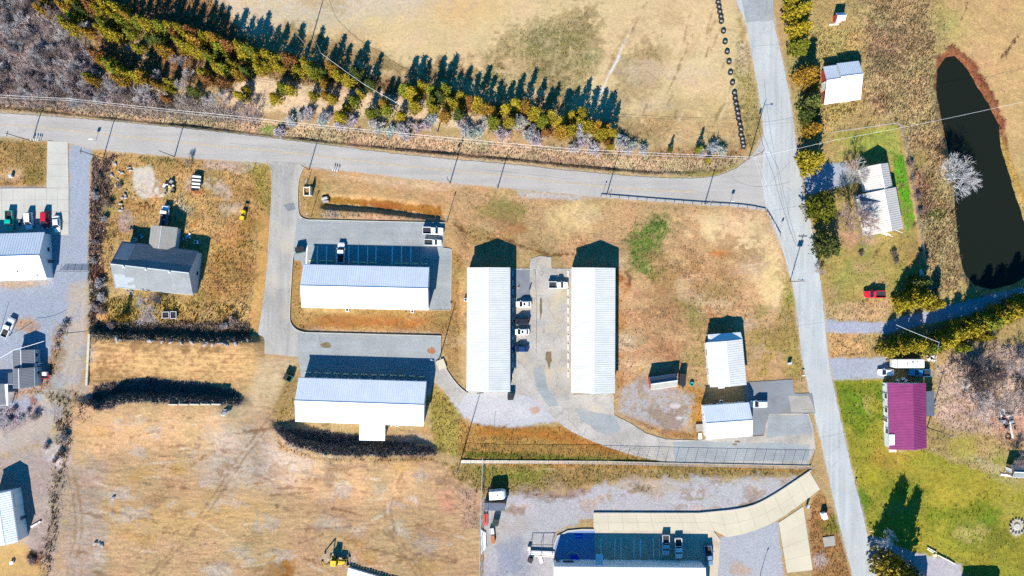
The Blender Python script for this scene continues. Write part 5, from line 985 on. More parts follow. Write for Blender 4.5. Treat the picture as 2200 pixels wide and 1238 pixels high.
# ------------------------------------------------------------------ bins, boxes, stops
def dumpster(label, u, v, ang, L, W, lid_open=False):
    p = P(u, v, .6); r = thing('dumpster', label, 'dumpster', (p.x, p.y, .05), math.radians(ang))
    m = MB()
    for s in (-1, 1): m.box((0, s*(W/2-.04), .75), (L, .08, 1.3)); m.box((s*(L/2-.04), 0, .75), (.08, W-.18, 1.3))
    m.box((0, 0, .14), (L-.2, W-.2, .1)); m.build('bin', MT['green_bin'], r, local=True)
    for s in (-1, 1): m = MB(); m.box((0, s*(W/2+.06), .9), (L*.6, .12, .16)); m.build('fork_pocket', MT['green_bin'], r, local=True)
    for s in (-1, 1):
        m = MB()
        if lid_open and s > 0: m.box((s*L/4, W/2+.12, 1.1), (L/2-.06, .06, 1.0))
        else: m.box((s*L/4, 0, 1.44), (L/2-.06, W, .07))
        m.build('lid', MT['black'], r, local=True)
    for x, y in ((-L/2+.2, -W/2+.2), (L/2-.2, -W/2+.2), (-L/2+.2, W/2-.2), (L/2-.2, W/2-.2)): m = MB(); m.tube((x, y-.04, .06), (x, y+.04, .06), .07, .07, 8); m.build('caster', MT['black'], r, local=True)
    return r
dumpster('green dumpster with black lid at the mouth of the upper lot', 645, 537, 12, 2.3, 1.7)
dumpster('green dumpster with one lid thrown open by the lower building', 620, 811, -28, 2.3, 1.7, True)
dumpster('teal dumpster tucked against the foot of the west storage building', 1097, 851, 90, 2.0, 1.6)
dumpster('dark green bin box below the long shadowed shed roof', 1065, 1121, 80, 1.9, 1.6)
def row_stops(name, pts, mat, desc, ang, L):
    n = len(pts)
    for k, (u, v) in enumerate(pts):
        p = P(u, v, .06); m = MB(); m.box((0, 0, .08), (L, .34, .15), 0, .97, .7)
        o = m.build(name, MT[mat]); o.location = (p.x, p.y, .062); o.rotation_euler = (0, 0, math.radians(ang)); tag(o, desc.format(ordw(k+1)), 'wheel stop', desc.split(',')[0].split(' wheel stop')[0]+' wheel stops')
row_stops('wheel_stop', [(670.5, 560), (692, 560), (712, 561), (762.5, 563.5), (781, 564), (801, 564.5), (853.5, 566), (872, 566), (893, 566.5), (912, 567)], 'stop_yellow', 'yellow wheel stop in the shaded upper lot bays, {} from the west', -1, 1.75)
row_stops('wheel_stop', [(662, 800.5), (682, 801), (703, 802), (723, 803), (743.5, 804), (763.5, 804.5), (783, 805), (803, 806), (823, 806.5), (845, 807), (863.5, 807.5), (885.5, 808.5), (905.5, 809.5)], 'stop_yellow', 'yellow wheel stop in the lower building shade, {} from the west', -1.5, 1.75)
row_stops('wheel_stop', [(1220.5, 588+k*19.7) for k in range(12)], 'stop_white', 'pale wheel stop along the east storage building, {} from the north', 90, 1.6)
row_stops('wheel_stop', [(1101.5, 588+k*19.7) for k in range(12)], 'stop_white', 'pale wheel stop in shade along the west storage building, {} from the north', 90, 1.6)
def hvac(u, v, label, z=0):
    p = P(u, v, .5); r = thing('air_conditioner', label, 'air conditioner', (p.x, p.y, z)); m = MB(); m.box((0, 0, .45), (.85, .85, .85), 0, .98); m.build('casing', MT['trim'], r, local=True)
    m = MB(); m.tube((0, 0, .87), (0, 0, .9), .34, .34, 12); m.build('fan_grille', MT['black'], r, local=True)
    m = MB(); m.box((0, 0, .0), (1.1, 1.1, .08)); m.build('base', MT['concrete_d'], r, local=True)
hvac(746.5, 665.8, 'white air conditioner under the upper long building, the west one of two'); hvac(886, 669, 'white air conditioner under the upper long building, the east one of two')
hvac(1000.5, 644, 'white air conditioner beside the west wall of the narrow storage building'); hvac(1549, 863, 'white air conditioner in the shade above the small office'); hvac(838, 912, 'white air conditioner right of the annex below the lower long building'); hvac(853, 913, 'second white air conditioner right of the annex'); hvac(421.5, 520.5, 'pale square air conditioner lying in the shade east of the grey barn')
hvac(290, 515, 'pale box unit beside the west end of the grey barn')
def box_thing(name, label, cat, u, v, dims, ang, mat, z=0.0, col=None, lid=None):
    zt = T(u, v); p = P(u, v, zt+z+dims[2]/2); r = thing(name, label, cat, (p.x, p.y, zt+z), math.radians(ang))
    m = MB(); m.box((0, 0, dims[2]/2), dims, 0, .97); m.build('body', MT[mat], r, local=True, color=col)
    m = MB(); m.box((0, 0, dims[2]+.04), (dims[0]+.08, dims[1]+.08, .09)); m.build('lid', MT[lid or mat], r, local=True, color=col)
    return r
box_thing('cargo_trailer', 'black box trailer next to the red walled shed', 'trailer', 1465, 815, (1.7, 3.2, 1.9), -4, 'black')
m = MB(); p = P(1467, 829, .5); m.add([(p.x-.6, p.y+.3, .5), (p.x+.6, p.y+.3, .5), (p.x, p.y-.8, .5), (p.x-.6, p.y+.3, .6), (p.x+.6, p.y+.3, .6), (p.x, p.y-.8, .6)], [(0, 2, 1), (3, 4, 5), (0, 1, 4, 3), (1, 2, 5, 4), (2, 0, 3, 5)]); tag(m.build('trailer_hitch', MT['black']), 'black wedge shaped hitch cover below the black box trailer', 'hitch cover')
p = P(1486.5, 825, .4); r = thing('round_tub', 'round teal tub standing beside the black box trailer', 'tub', (p.x, p.y, 0)); m = MB(); m.ring((0, 0, 0), .55, .12, .5, 18); m.build('rim_wall', MT['objc'], r, local=True, color=(.0, .3, .26)); m = MB(); m.tube((0, 0, .1), (0, 0, .14), .45, .45, 16); m.build('floor_disc', MT['objc'], r, local=True, color=(.02, .4, .36))
box_thing('storage_shed', 'long slate blue flat roofed shed by the small white trailer', 'shed', 1063, 1086, (5.7, 2.0, 2.4), -1, 'wall_brown', 0, None, 'slate')
for k, x in enumerate((1040.5, 1046)): box_thing('red_beam', f'long red steel beam on the gravel, {("west", "east")[k]} one of two', 'beam', x, 1116, (.45, 3.1, .35), 0, 'objc', 0, (.42, .06, .05))
for k in range(5):
    m = MB(); a, b_ = P(1034.5+k*2.1, 1138+k*1.5, .3), P(1035+k*2.2, 1190+(-k*3), .3); m.tube(a, b_, .12, .12, 8); tag(m.build('white_pipe', MT['trim']), f'long white pipe by the fence line, {ordw(k+1)} from the west', 'pipe', 'white pipes lying by the fence line')
box_thing('rusty_box', 'rust orange steel box among the white pipes', 'box', 1059, 1158, (.9, 2.2, .8), 6, 'objc', 0, (.35, .12, .03)); box_thing('tan_bale', 'tan bale between the dark bin box and rusty box', 'bale', 1057, 1141, (1.1, 1.6, .7), 8, 'plank')
r = thing('pipe_rack', 'black steel rack holding white pipes left of the court', 'rack', (P(1163, 1180)[0], P(1163, 1180)[1], 0))
for x in (-3, 0, 3):
    m = MB(); m.box((x, 1.9, .9), (.12, .12, 1.8)); m.box((x, -1.2, .5), (.12, .12, 1.0)); m.tube((x, 1.9, 1.75), (x, -1.2, 1.0), .05); m.build('upright', MT['black'], r, local=True)
m = MB(); m.box((0, 1.9, 1.85), (6.6, .12, .1)); m.build('top_rail', MT['black'], r, local=True)
for k, (y, z, mat) in enumerate(((1184, .5, 'galv'), (1187, .5, 'trim'), (1190.5, .55, 'trim'), (1194.5, .5, 'plank'))):
    a, b_ = P(1136, y, z), P(1191, y+2, z); m = MB(); m.box(((a.x+b_.x)/2, (a.y+b_.y)/2, z), ((b_-a).length, .3, .16), math.atan2((b_-a).y, (b_-a).x)); tag(m.build('pipe_bundle', MT[mat]), f'long pale pipe bundle at the rack beside the court, {ordw(k+1)} from the north', 'pipe bundle', 'pale pipe bundles at the rack')
box_thing('black_drum_box', 'black square tank at the end of the pipe bundles', 'tank', 1139.5, 1203, (1.2, 1.2, 1.1), -25, 'black'); box_thing('white_board_box', 'tilted white board below the pipe bundles', 'board', 1162, 1203, (.8, 1.7, .15), 15, 'trim')
box_thing('white_drum_box', 'small pale tank beside the west end of the rack', 'tank', 1137, 1178, (.8, .9, .8), 0, 'plank')
# white slab stack at the bottom
for k in range(19):
    x0, y0 = 752+k*5.9, 1220+k*1.75; z0 = T(x0, y0); a, b_ = P(x0, y0, z0+.5), P(x0-4.5, y0+24, T(x0, y0+22)+.5); d = b_-a
    m = MB(); m.box(((a.x+b_.x)/2, (a.y+b_.y)/2, z0+.38+.08*(k % 2)), (d.length, .7, .9), math.atan2(d.y, d.x)); tag(m.build('white_bale', MT['trim']), f'white wrapped bale in the row below the backhoe, {ordw(k+1)} from its west end', 'bale', 'white wrapped bales in a row')
# signs, posts, mailboxes, small street furniture
def post_sign(label, u, v, hh, w, ang, mat='galv', cat='sign', name='road_sign'):
    p = P(u, v, 0); r = thing(name, label, cat, (p.x, p.y, 0), math.radians(ang)); m = MB(); m.tube((0, 0, -.1), (0, 0, hh), .05, .05, 6); m.build('post', MT['galv'], r, local=True)
    m = MB(); m.box((0, -.06, hh-w/2), (w, .04, w)); m.build('sign_plate', MT[mat], r, local=True); return r
post_sign('square road sign behind the guardrail near the junction', 1569, 435, 2.6, .8, 0, 'trim'); post_sign('small road sign beside the lower guardrail on the lane', 1676, 492, 2.3, .7, 30, 'trim')
post_sign('tall roadside sign standing at the left on the main road edge', 206, 303, 2.8, .9, 10, 'trim'); post_sign('narrow sign at the verge west of the guardrail', 1296, 415, 2.5, .35, 0, 'galv')
def mailbox(label, u, v, ang=0, mat='trim'):
    p = P(u, v, .5); r = thing('mailbox', label, 'mailbox', (p.x, p.y, 0), math.radians(ang)); m = MB(); m.box((0, 0, .55), (.1, .1, 1.1)); m.build('post', MT['wood'], r, local=True)
    m = MB(); m.loft([[(-.3, -.13, 1.1), (-.3, .13, 1.1), (-.3, .13, 1.28), (-.3, 0, 1.38), (-.3, -.13, 1.28)], [(.3, -.13, 1.1), (.3, .13, 1.1), (.3, .13, 1.28), (.3, 0, 1.38), (.3, -.13, 1.28)]]); m.build('box', MT[mat], r, local=True)
    m = MB(); m.box((.1, .15, 1.3), (.04, .03, .2)); m.build('flag', MT['red_lamp'], r, local=True)
for k, x in enumerate((716, 720.5, 725.5)): mailbox(f'white mailbox on a post beside the road, {ordw(k+1)} from the west of three', x, 366+k, 90)
for k, x in enumerate((70, 76, 81, 85)): mailbox(f'mailbox at the pale concrete entry, {ordw(k+1)} from the west of four', x, 301+k*.5, 90)
mailbox('yellow mailbox at the bare tree by the bottom drive', 1868.5, 1139, 0, 'stop_yellow'); mailbox('dark mailbox on the lawn edge right of the lane', 1838.5, 1041, 0, 'wall_brown'); mailbox('white mailbox by the grey pad at the lane edge', 1724, 806, 0)
box_thing('yellow_box', 'yellow box beside the log border of the bottom drive', 'box', 2008, 1193, (.7, .7, .6), 20, 'stop_yellow')
def kiosk(u, v):
    p = P(u, v); r = thing('sign_frame', 'square timber sign enclosure on the grass island by the entrance', 'sign', (p.x, p.y, 0))
    for s in (-1, 1): m = MB(); m.box((0, s*1.15, .25), (2.5, .25, .5)); m.build('timber_side', MT['plank'], r, local=True); m = MB(); m.box((s*1.12, 0, .25), (.25, 2.05, .5)); m.build('timber_end', MT['plank'], r, local=True)
    m = MB(); m.box((1.05, 0, 1.2), (.3, 2.5, 1.9)); m.build('sign_board', MT['plank'], r, local=True)
kiosk(662, 412)
p = P(662, 391); r = thing('banner_sign', 'narrow upright sign board above the timber enclosure', 'sign', (p.x, p.y, 0), 1.3)
for s in (-1, 1): m = MB(); m.box((s*.9, 0, .9), (.14, .14, 1.8)); m.build('post', MT['wood'], r, local=True)
m = MB(); m.box((0, 0, 1.2), (1.7, .12, 1.0)); m.build('sign_board', MT['wall_grey'], r, local=True)
p = P(698, 428, 0); r = thing('culvert_headwall', 'broken pale concrete culvert end at the head of the ditch', 'culvert', (p.x, p.y, -.6), .15); m = MB(); m.box((0, .3, .5), (2.0, .8, .5), .1, .8); m.box((.1, -.6, .2), (1.7, .4, .9), -.1); m.build('headwall', MT['rock'], r, local=True); m = MB(); m.tube((-.2, -.9, .1), (-.2, .6, .1), .35, .35, 12); m.build('pipe', MT['concrete_d'], r, local=True)
p = P(697, 426, .3); m = MB(); m.box((p.x, p.y, .25), (1.9, .7, .5), .25, .8); tag(m.build('broken_slab', MT['concrete_w']), 'broken white slab lying at the ditch head', 'slab')
box_thing('bollard', 'short dark bollard standing alone in the stained lot', 'bollard', 1138, 621, (.3, .3, 1.15), 0, 'black')
p = P(1114, 618, .2); r = thing('traffic_cone', 'small pink orange traffic cone in front of the west storage building', 'cone', (p.x, p.y, .05)); m = MB(); m.box((0, 0, .03), (.5, .5, .06)); m.build('base', MT['objc'], r, local=True, color=(.6, .18, .1)); m = MB(); m.tube((0, 0, .06), (0, 0, .75), .2, .04, 10); m.build('cone_body', MT['objc'], r, local=True, color=(.7, .3, .22))
box_thing('utility_cabinet', 'white utility cabinet on the verge by the concrete spur', 'cabinet', 1770, 1108, (1.2, 1.7, 1.4), 15, 'trim'); box_thing('utility_box', 'small dark utility box beside the concrete drive curve', 'utility box', 1735, 1088, (.6, .8, 1.1), -20, 'wall_grey'); box_thing('real_estate_board', 'small grey box on the grass left of the lane', 'utility box', 1696, 781, (.9, .5, .9), 10, 'wall_grey')
box_thing('concrete_pad', 'square grey concrete pad on the brown verge strip', 'slab', 1781, 1163, (3.2, 2.6, .12), 8, 'concrete_d'); box_thing('concrete_step', 'tan concrete step block at the west side of the small office', 'step', 1504, 919, (2.2, 2.0, .3), 5, 'concrete_d'); box_thing('white_step', 'white slab in front of the step block by the small office', 'step', 1504, 937, (.9, 1.7, .2), 3, 'trim')
box_thing('round_well_base', 'tan concrete pad at the end of the lower lot by the leaning pole', 'slab', 948, 783, (2.2, 2.6, .3), 20, 'concrete'); box_thing('white_bench_box', 'small white box on the sandy yard at the southwest', 'box', 26, 1209, (.9, .7, .6), 30, 'trim'); m = MB(); a = P(75, 1128, .2); m.box((a.x, a.y, .2), (2.4, .5, .3), .5); m.box((a.x+1.2, a.y+.7, .2), (.9, .4, .3), .8); tag(m.build('white_debris', MT['trim']), 'bent white sheet lying on the debris by the southwest building', 'debris')
box_thing('electric_box', 'tiny dark box with a shadow on the island at the west edge', 'utility box', 24, 379, (.7, .7, .9), 20, 'wall_grey')
p = P(420, 352, .1)
for k, (x, y) in enumerate(((275, 624), (281, 629))):
    p = P(x, y, .2); m = MB(); m.ring((p.x, p.y, 0), .55, .16, .2, 16); tag(m.build('pale_ring', MT['galv']), f'pale metal ring leaning at the barn wall, {("west", "east")[k]} one of two', 'ring')
for k, (x, y, s, c) in enumerate(((399, 510, 1.3, 'galv'), (296, 500, 1.5, 'slate'), (283, 494, 1.1, 'slate'), (404, 507, .9, 'trim'), (306, 507, 1.0, 'galv'))):
    p = P(x, y, .3); r = thing('junk_pile', ['heap of pale scrap in the shade east of the barn wing', 'dark blue tarp heap in the shade west of the barn wing', 'second tarp heap at the weeds by the barn', 'white scrap beside the pale heap east of the barn wing', 'grey scrap bits near the barn roof edge'][k], 'scrap', (p.x, p.y, 0))
    for j in range(5): m = MB(); m.box((random.uniform(-s, s)*.6, random.uniform(-s, s)*.6, .2), (random.uniform(.3, .8), random.uniform(.2, .6), random.uniform(.2, .5)), random.uniform(0, 3), .7); m.build('scrap_piece', MT[c], r, local=True)
# retaining wall strip, boulders, timbers
a, b_ = (191, 718), (185, 829); r = thing('retaining_wall', 'narrow white concrete wall between the lane and the terrace', 'wall', tuple(P(188, 775, 0)[:2])+(0,))
for k in range(7):
    y_ = lerp2([a, b_], (k+.5)/7)[1]; zt = max(T(197, y_), .2)+.35; p, q = P(*lerp2([a, b_], k/7), zt), P(*lerp2([a, b_], (k+.97)/7), zt); d = q-p; m = MB(); m.box(((p.x+q.x)/2, (p.y+q.y)/2, zt/2-.2), (d.length, .65, zt+.4), math.atan2(d.y, d.x)); m.build('wall_panel', MT['concrete'], r)
for k in range(5): p = P(370+k*23, 870, 4.2); m = MB(); m.box((p.x, p.y, T(370+k*23, 870)+.15), (2.5, .3, .5), -.02); tag(m.build('timber_beam', MT['plank']), f'pale timber beam on the dark bank crest, {ordw(k+1)} from the west', 'timber', 'pale timbers on the bank crest')
def rockmesh(seed):
    r = random.Random(seed); bm = bmesh.new(); bmesh.ops.create_icosphere(bm, subdivisions=2, radius=1)
    for v in bm.verts: v.co = Vector((round(v.co.x*1.6)/1.6, round(v.co.y*1.4)/1.4, v.co.z*.7))*.5+v.co*.5*r.uniform(.75, 1.15)
    me = bpy.data.meshes.new('boulder'); bm.to_mesh(me); bm.free(); me.materials.append(MT['rock']); return me
RK = [rockmesh(k) for k in range(6)]
def boulder(u, v, s, label, group): 
    z = T(u, v); p = P(u, v, z+s*.4); o = bpy.data.objects.new('boulder', random.choice(RK)); C.objects.link(o); o.location = (p.x, p.y, z+s*.2); o.scale = (s*random.uniform(.9, 1.4), s*random.uniform(.6, .9), s*.8); o.rotation_euler = (0, 0, random.uniform(0, 6)); tag(o, label, 'boulder', group)
BX = [(250, 729), (258, 731), (322, 733), (348, 735), (366, 736), (389, 737), (411, 736), (440, 741), (443, 737), (456, 741), (473, 738), (485, 741), (506, 739), (531, 732)]
for k, (x, y) in enumerate(BX): boulder(x, y, random.uniform(.45, .8), f'white boulder on the terrace edge below the dark brush, {ordw(k+1)} from the west', 'boulders along the terrace edge')
BY = [(241, 347), (247, 352), (255, 368), (262, 372), (252, 385), (268, 418), (272, 410), (262, 425), (258, 438), (262, 446), (248, 398), (270, 425), (222, 496), (258, 452), (240, 376), (276, 360), (280, 366)]
for k, (x, y) in enumerate(BY): boulder(x, y, random.uniform(.3, .6), f'grey rubble stone in the weeds west of the rubble pad, {ordw(k+1)} from the north', 'rubble stones in the weeds')
for k, (x, y) in enumerate([(484, 881), (482, 888), (488, 885), (204, 1168), (218, 1172), (212, 1168), (243, 1070)]): boulder(x, y, random.uniform(.5, 1.0), f'pale stone lying on the graded field, {ordw(k+1)} of the scattered ones', 'stones on the graded field')
# tyres
TY = [(1543, 5), (1545, 15), (1546.5, 25.5), (1549, 36), (1550, 46), (1554.5, 67), (1558, 90), (1562.5, 111.5), (1566.5, 133), (1569.5, 156), (1574, 178), (1578, 200), (1579.5, 211.5), (1581.5, 223.5), (1583.5, 234.5), (1585.5, 244.5), (1587, 255), (1589.5, 267), (1592, 278.5), (1592, 290), (1595, 299), (1596, 307), (1598, 315)]
tm = MB(); tm.ring((0, 0, 0), .72, .3, .5, 22); tmesh = tm.mesh('tyre', mat=MT['rubber']); fm = MB(); fm.tube((0, 0, .05), (0, 0, .34), .42, .38, 14); fmesh = fm.mesh('fill', mat=MT['rock'])
for k, (x, y) in enumerate(TY):
    p = P(x, y, .3); t = thing('tyre', f'black tyre with pale filled centre beside the lane, {ordw(k+1)} from the north', 'tyre', (p.x, p.y, T(x, y)-.08), random.uniform(0, 6), 'tyres in a line along the field edge')
    link('tread', tmesh, t); link('fill', fmesh, t)
# ------------------------------------------------------------------ guardrails and fences
def rail(label, pts, name='guardrail', cat='guardrail', n=12, hh=.75):
    c = P(*lerp2(pts, .5), 0); r = thing(name, label, cat, (c.x, c.y, 0)); Q = [P(*lerp2(pts, k/(n*3)), hh) for k in range(n*3+1)]
    m = MB()
    for a, b_ in zip(Q, Q[1:]):
        d = (b_-a); L_ = math.atan2(d.y, d.x); c = (a+b_)/2
        m.box((c.x, c.y, hh-.16), (d.length, .06, .12), L_); m.box((c.x, c.y, hh+.0), (d.length, .06, .12), L_); m.box((c.x, c.y, hh-.08), (d.length, .12, .05), L_)
    m.build('rail', MT['galv'], r)
    for k in range(n+1):
        q = P(*lerp2(pts, k/n), .4); m = MB(); m.box((q.x, q.y-.12, .35), (.14, .14, .8)); m.build('post', MT['wood'], r)
GR = smooth([(1291, 422), (1400, 431), (1520, 440), (1600, 444), (1645, 453)], 2)
rail('long steel guardrail along the south side of the main road', GR, n=18); rail('short steel guardrail turning down beside the lane at the junction', smooth([(1648, 456), (1660, 475), (1677, 506)], 1), n=6)
def chainlink(label, pts, n, hh, base=True, tr=.045):
    c = P(*lerp2(pts, .5), 0); r = thing('chain_link_fence', label, 'fence', (c.x, c.y, 0))
    for k in range(n+1):
        u, v = lerp2(pts, k/n); z = T(u, v); q = P(u, v, z); m = MB(); m.tube((q.x, q.y, z-.2), (q.x, q.y, z+hh), .05, .045, 6); m.build('post', MT['galv'], r)
    Q = [P(*lerp2(pts, k/n), None) for k in range(n+1)]
    m = MB(); m.path([q+Vector((0, 0, hh)) for q in Q], tr, 5); m.build('top_rail', MT['galv'], r)
    m = MB()
    for a, b_ in zip(Q, Q[1:]):
        for j in range(1, 8): m.tube(a+Vector((0, 0, hh*j/8)), b_+Vector((0, 0, hh*j/8)), .008, .008, 3, False)
        for j in range(5): s = j/5; m.tube(a.lerp(b_, s), a.lerp(b_, s)+Vector((0, 0, hh)), .008, .008, 3, False)
    m.build('wire_mesh', MT['galv'], r, kind='stuff')
    if base:
        for a, b_ in zip(Q, Q[1:]): d = b_-a; m = MB(); m.box(((a.x+b_.x)/2, (a.y+b_.y)/2, .12), (d.length-.03, .22, .25), math.atan2(d.y, d.x)); m.build('kerb_panel', MT['concrete_d'], r)
chainlink('tall chain link fence on a white kerb across the south of the site', [(990, 989), (1300, 991), (1500, 996), (1742, 1001)], 36, 3.2); chainlink('tall chain link fence running down beside the graded field', [(1037, 992), (1033, 1100), (1030, 1270)], 13, 2.4, False)
chainlink('low wire fence between the meadow weeds and the house lawn', [(1790, 285), (1935, 264), (1950, 340), (1985, 560)], 20, 1.1, False, .015)
r = thing('field_gate', 'dark multi-bar field gate across the blue gravel by the shop', 'gate', tuple(P(155, 576)[:2])+(0,))
for k in range(6): a, b_ = P(128, 583, .25+.22*k), P(188, 583, .25+.22*k); m = MB(); m.tube(a, b_, .045, .045, 5); m.build('bar', MT['black'], r)
for x in (128, 143, 158, 173, 188): a = P(x, 583); m = MB(); m.tube(a, a+Vector((0, 0, 1.5)), .06, .06, 5); m.build('upright', MT['black'], r)
# log border at the bottom drive
for k, (x0, y0, x1, y1) in enumerate(((1992, 1176, 2012, 1187), (2014, 1192, 2034, 1202), (2035, 1202, 2052, 1212), (1992, 1179, 2006, 1188))):
    a, b_ = P(x0, y0, .25), P(x1, y1, .25); m = MB(); m.tube(a, b_, .2, .18, 8); tag(m.build('landscape_log', MT['plank']), f'pale log edging the bottom drive, {ordw(k+1)} of the border', 'log', 'logs edging the bottom drive')
m = MB(); p = P(2173, 925, .3); m.box((p.x, p.y, .2), (.5, 4.5, .1), .2); tag(m.build('plank_board', MT['plank']), 'long pale board leaning in the thicket by the junk', 'plank')
p = P(2165, 900, .4); r = thing('junk_pile', 'heap of household junk at the edge of the east thicket', 'scrap', (p.x, p.y, 0))
for j in range(22): m = MB(); m.box((random.gauss(0, 1.3), random.gauss(0, 1.3), random.uniform(.2, .8)), (random.uniform(.3, 1.2), random.uniform(.2, .8), random.uniform(.2, .6)), random.uniform(0, 3), .8); m.build('scrap_piece', MT[random.choice(['trim', 'galv', 'slate', 'black', 'wall_red'])], r, local=True)
box_thing('white_sheet', 'flat white sheet propped at the top of the junk heap', 'board', 2153, 887, (1.2, 2.0, .15), 5, 'trim'); box_thing('white_board', 'white board lying left of the weathered east shed', 'board', 2162, 1021, (3.2, .5, .12), -5, 'trim')
p = P(2187, 1132, .2); r = thing('fire_pit', 'round stone fire pit with white ash on the lawn edge', 'fire pit', (p.x, p.y, 0)); 
for k in range(14): t = 2*math.pi*k/14; o = bpy.data.objects.new('stone', RK[k % 6]); C.objects.link(o); o.parent = r; o.location = (2.0*math.cos(t), 2.0*math.sin(t), .15); o.scale = (.35, .3, .3); o.rotation_euler = (0, 0, t)
m = MB(); m.tube((0, 0, 0), (0, 0, .12), 1.0, .8, 14); m.build('ash_bed', MT['concrete_w'], r, local=True)
p = P(1982, 592, .5); r = thing('rowing_boat', 'small upturned pale boat in the shade below the pond house', 'boat', (p.x, p.y, T(1982, 592)), math.radians(100))
m = MB(); m.loft([[(-1.7+x, -w, 0), (-1.7+x, -w*.8, h), (-1.7+x, 0, h+.1), (-1.7+x, w*.8, h), (-1.7+x, w, 0)] for x, w, h in ((0, .5, .35), (.8, .65, .4), (2.2, .6, .4), (3.0, .35, .35), (3.5, .05, .2))]); m.build('hull', MT['wall_grey'], r, local=True); m = MB(); m.tube((-1.7, 0, .47), (1.6, 0, .4), .04); m.build('keel', MT['trim'], r, local=True)
p = P(1977, 537, .2); m = MB(); m.ring((p.x, p.y, 0), .5, .2, .2, 14); tag(m.build('old_tyre', MT['rubber']), 'old tyre lying by the pink dirt near the pond bank', 'tyre')
p = P(2167, 940, .2); m = MB(); m.ring((p.x, p.y, 0), .8, .12, .25, 16); tag(m.build('metal_ring', MT['black']), 'dark iron ring on the ground by the east thicket', 'ring')
p = P(1811, 355, .1); m = MB(); m.tube((p.x, p.y, .02), (p.x, p.y, .09), .75, .75, 18); tag(m.build('round_cover', MT['asphalt_dark']), 'round dark cover on the shaded house drive', 'cover')
m = MB()
for k in range(16): x, y = 2002+random.uniform(-9, 9), 770+random.uniform(-7, 7); p = P(x, y, .4); m.box((p.x, p.y, random.uniform(.1, .7)), (random.uniform(.2, .9), random.uniform(.1, .5), random.uniform(.1, .4)), random.uniform(0, 3))
tag(m.build('white_scrap', MT['wall_white']), 'loose pale scrap piled at the tail of the long camper', 'scrap')
for k, (x, y) in enumerate(((1928, 817), (1940, 814), (1946, 818))): p = P(x, y, .4); m = MB(); m.box((p.x, p.y, .35), (.9, .5, .7), .4*k); tag(m.build('patio_chair', MT['wall_white']), f'white patio seat in the shade above the magenta roof, {ordw(k+1)} from the west', 'seat')
# ------------------------------------------------------------------ poles and wires
POLES = {}
def pole(key, label, u, v, hh, arm=0.0, armang=0.0, transformer=False, lamp=0.0, lampang=0.0, r0=.16, hz=None):
    z = T(u, v); p = P(u, v, z); t = thing('utility_pole', label, 'utility pole', (p.x, p.y, z)); m = MB(); m.tube((0, 0, -.3), (0, 0, hh), r0, r0*.65, 8); m.build('pole', MT['wood'], t, local=True)
    if arm:
        ca, sa = math.cos(math.radians(armang)), math.sin(math.radians(armang)); m = MB(); m.box((0, 0, hh-.4), (arm*2, .12, .14), math.radians(armang)); c_ = m.build('crossarm', MT['wood'], t, local=True)
        for s in (-.9, -.4, .4, .9): m = MB(); m.tube((s*arm*ca, s*arm*sa, hh-.33), (s*arm*ca, s*arm*sa, hh-.1), .06, .04, 6); m.build('insulator', MT['trim'], c_, local=True)
    if transformer:
        for k in range(3 if transformer == 3 else 1): m = MB(); x, y = (.45*(k-1) if transformer == 3 else -.4), .35; m.tube((x, y, hh-2.6), (x, y, hh-1.6), .26, .26, 10); m.build('transformer', MT['galv'], t, local=True)
    if lamp:
        a = math.radians(lampang); m = MB(); m.tube((0, 0, hh-.6), (lamp*math.cos(a), lamp*math.sin(a), hh-.1), .04); m.build('lamp_arm', MT['galv'], t, local=True); m = MB(); m.box((lamp*math.cos(a), lamp*math.sin(a), hh-.14), (.6, .28, .16), a); m.build('lamp_head', MT['galv'], t, local=True)
    POLES[key] = Vector((p.x, p.y, z+hh)); return t
pole('a', 'bare utility pole by the mailboxes at the west concrete entry', 70, 304, 10, .8, 80)
pole('b', 'leaning utility pole at the gravel road mouth north of the barn field', 222, 340, 10.4, .9, 80)
pole('c', 'pale utility pole on the verge north of the main road', 224, 231, 7.5); pole('d', 'utility pole on the road verge above the rubble pad', 375, 337, 8.5)
pole('e', 'utility pole at the east corner of the entrance driveway', 664, 365, 7.5); pole('f', 'utility pole with a round transformer above the ditch', 967, 394, 9.2, .8, 85, 1)
pole('g', 'thin utility pole on the sandy verge right of the transformer pole', 1069, 405, 7.6); pole('h', 'utility pole at the west end of the long guardrail', 1303, 420, 9.6, .9, 85); pole('i', 'utility pole behind the middle of the long guardrail', 1514, 439, 8)
pole('j', 'tall utility pole in the point between road and lane', 1608, 343, 11.5, 1.1, 70, 1, 2.0, -10); pole('k', 'utility pole with three transformers and crossarm beside the lane', 1697, 605, 9.5, 1.2, 0, 3)
pole('l', 'tall lone utility pole behind the cedar shadows in the bare field', 664, 105, 11.5); pole('m', 'lamp pole at the east end of the lower lot', 945, 768, 11, 0, 0, 0, 1.2, 160); pole('n', 'utility pole with crossarm shadow at the west end of the chain fence', 991, 986, 13.5, 1.0, 10)
pole('o', 'short lamp post at the corner of the upper lot', 960, 478, 5.5, 0, 0, 0, .8, 70, .1); pole('p', 'thin lamp post on the grass island near the kerb corner', 668, 466, 4.7, 0, 0, 0, .7, 60, .08)
pole('q', 'small pole at the lower edge of the pale cedar slope', 940, 284, 4.5); pole('s', 'utility pole casting a long shadow past the magenta roofed house', 1992, 919, 11.5, .8, 20); pole('t', 'utility pole at the west end of the boulder terrace', 190, 711, 9.5, .8, 80); pole('u', 'short flagless pole beside the white workshop', 1597, 693, 3.2, r0=.07); pole('v', 'light pole on the gravel right of the south building', 1633, 1236, 5, 0, 0, 0, .6, 60, .09); pole('w', 'thin pole hidden at the west yard beside the askew pickup', 1, 712, 6, r0=.08)
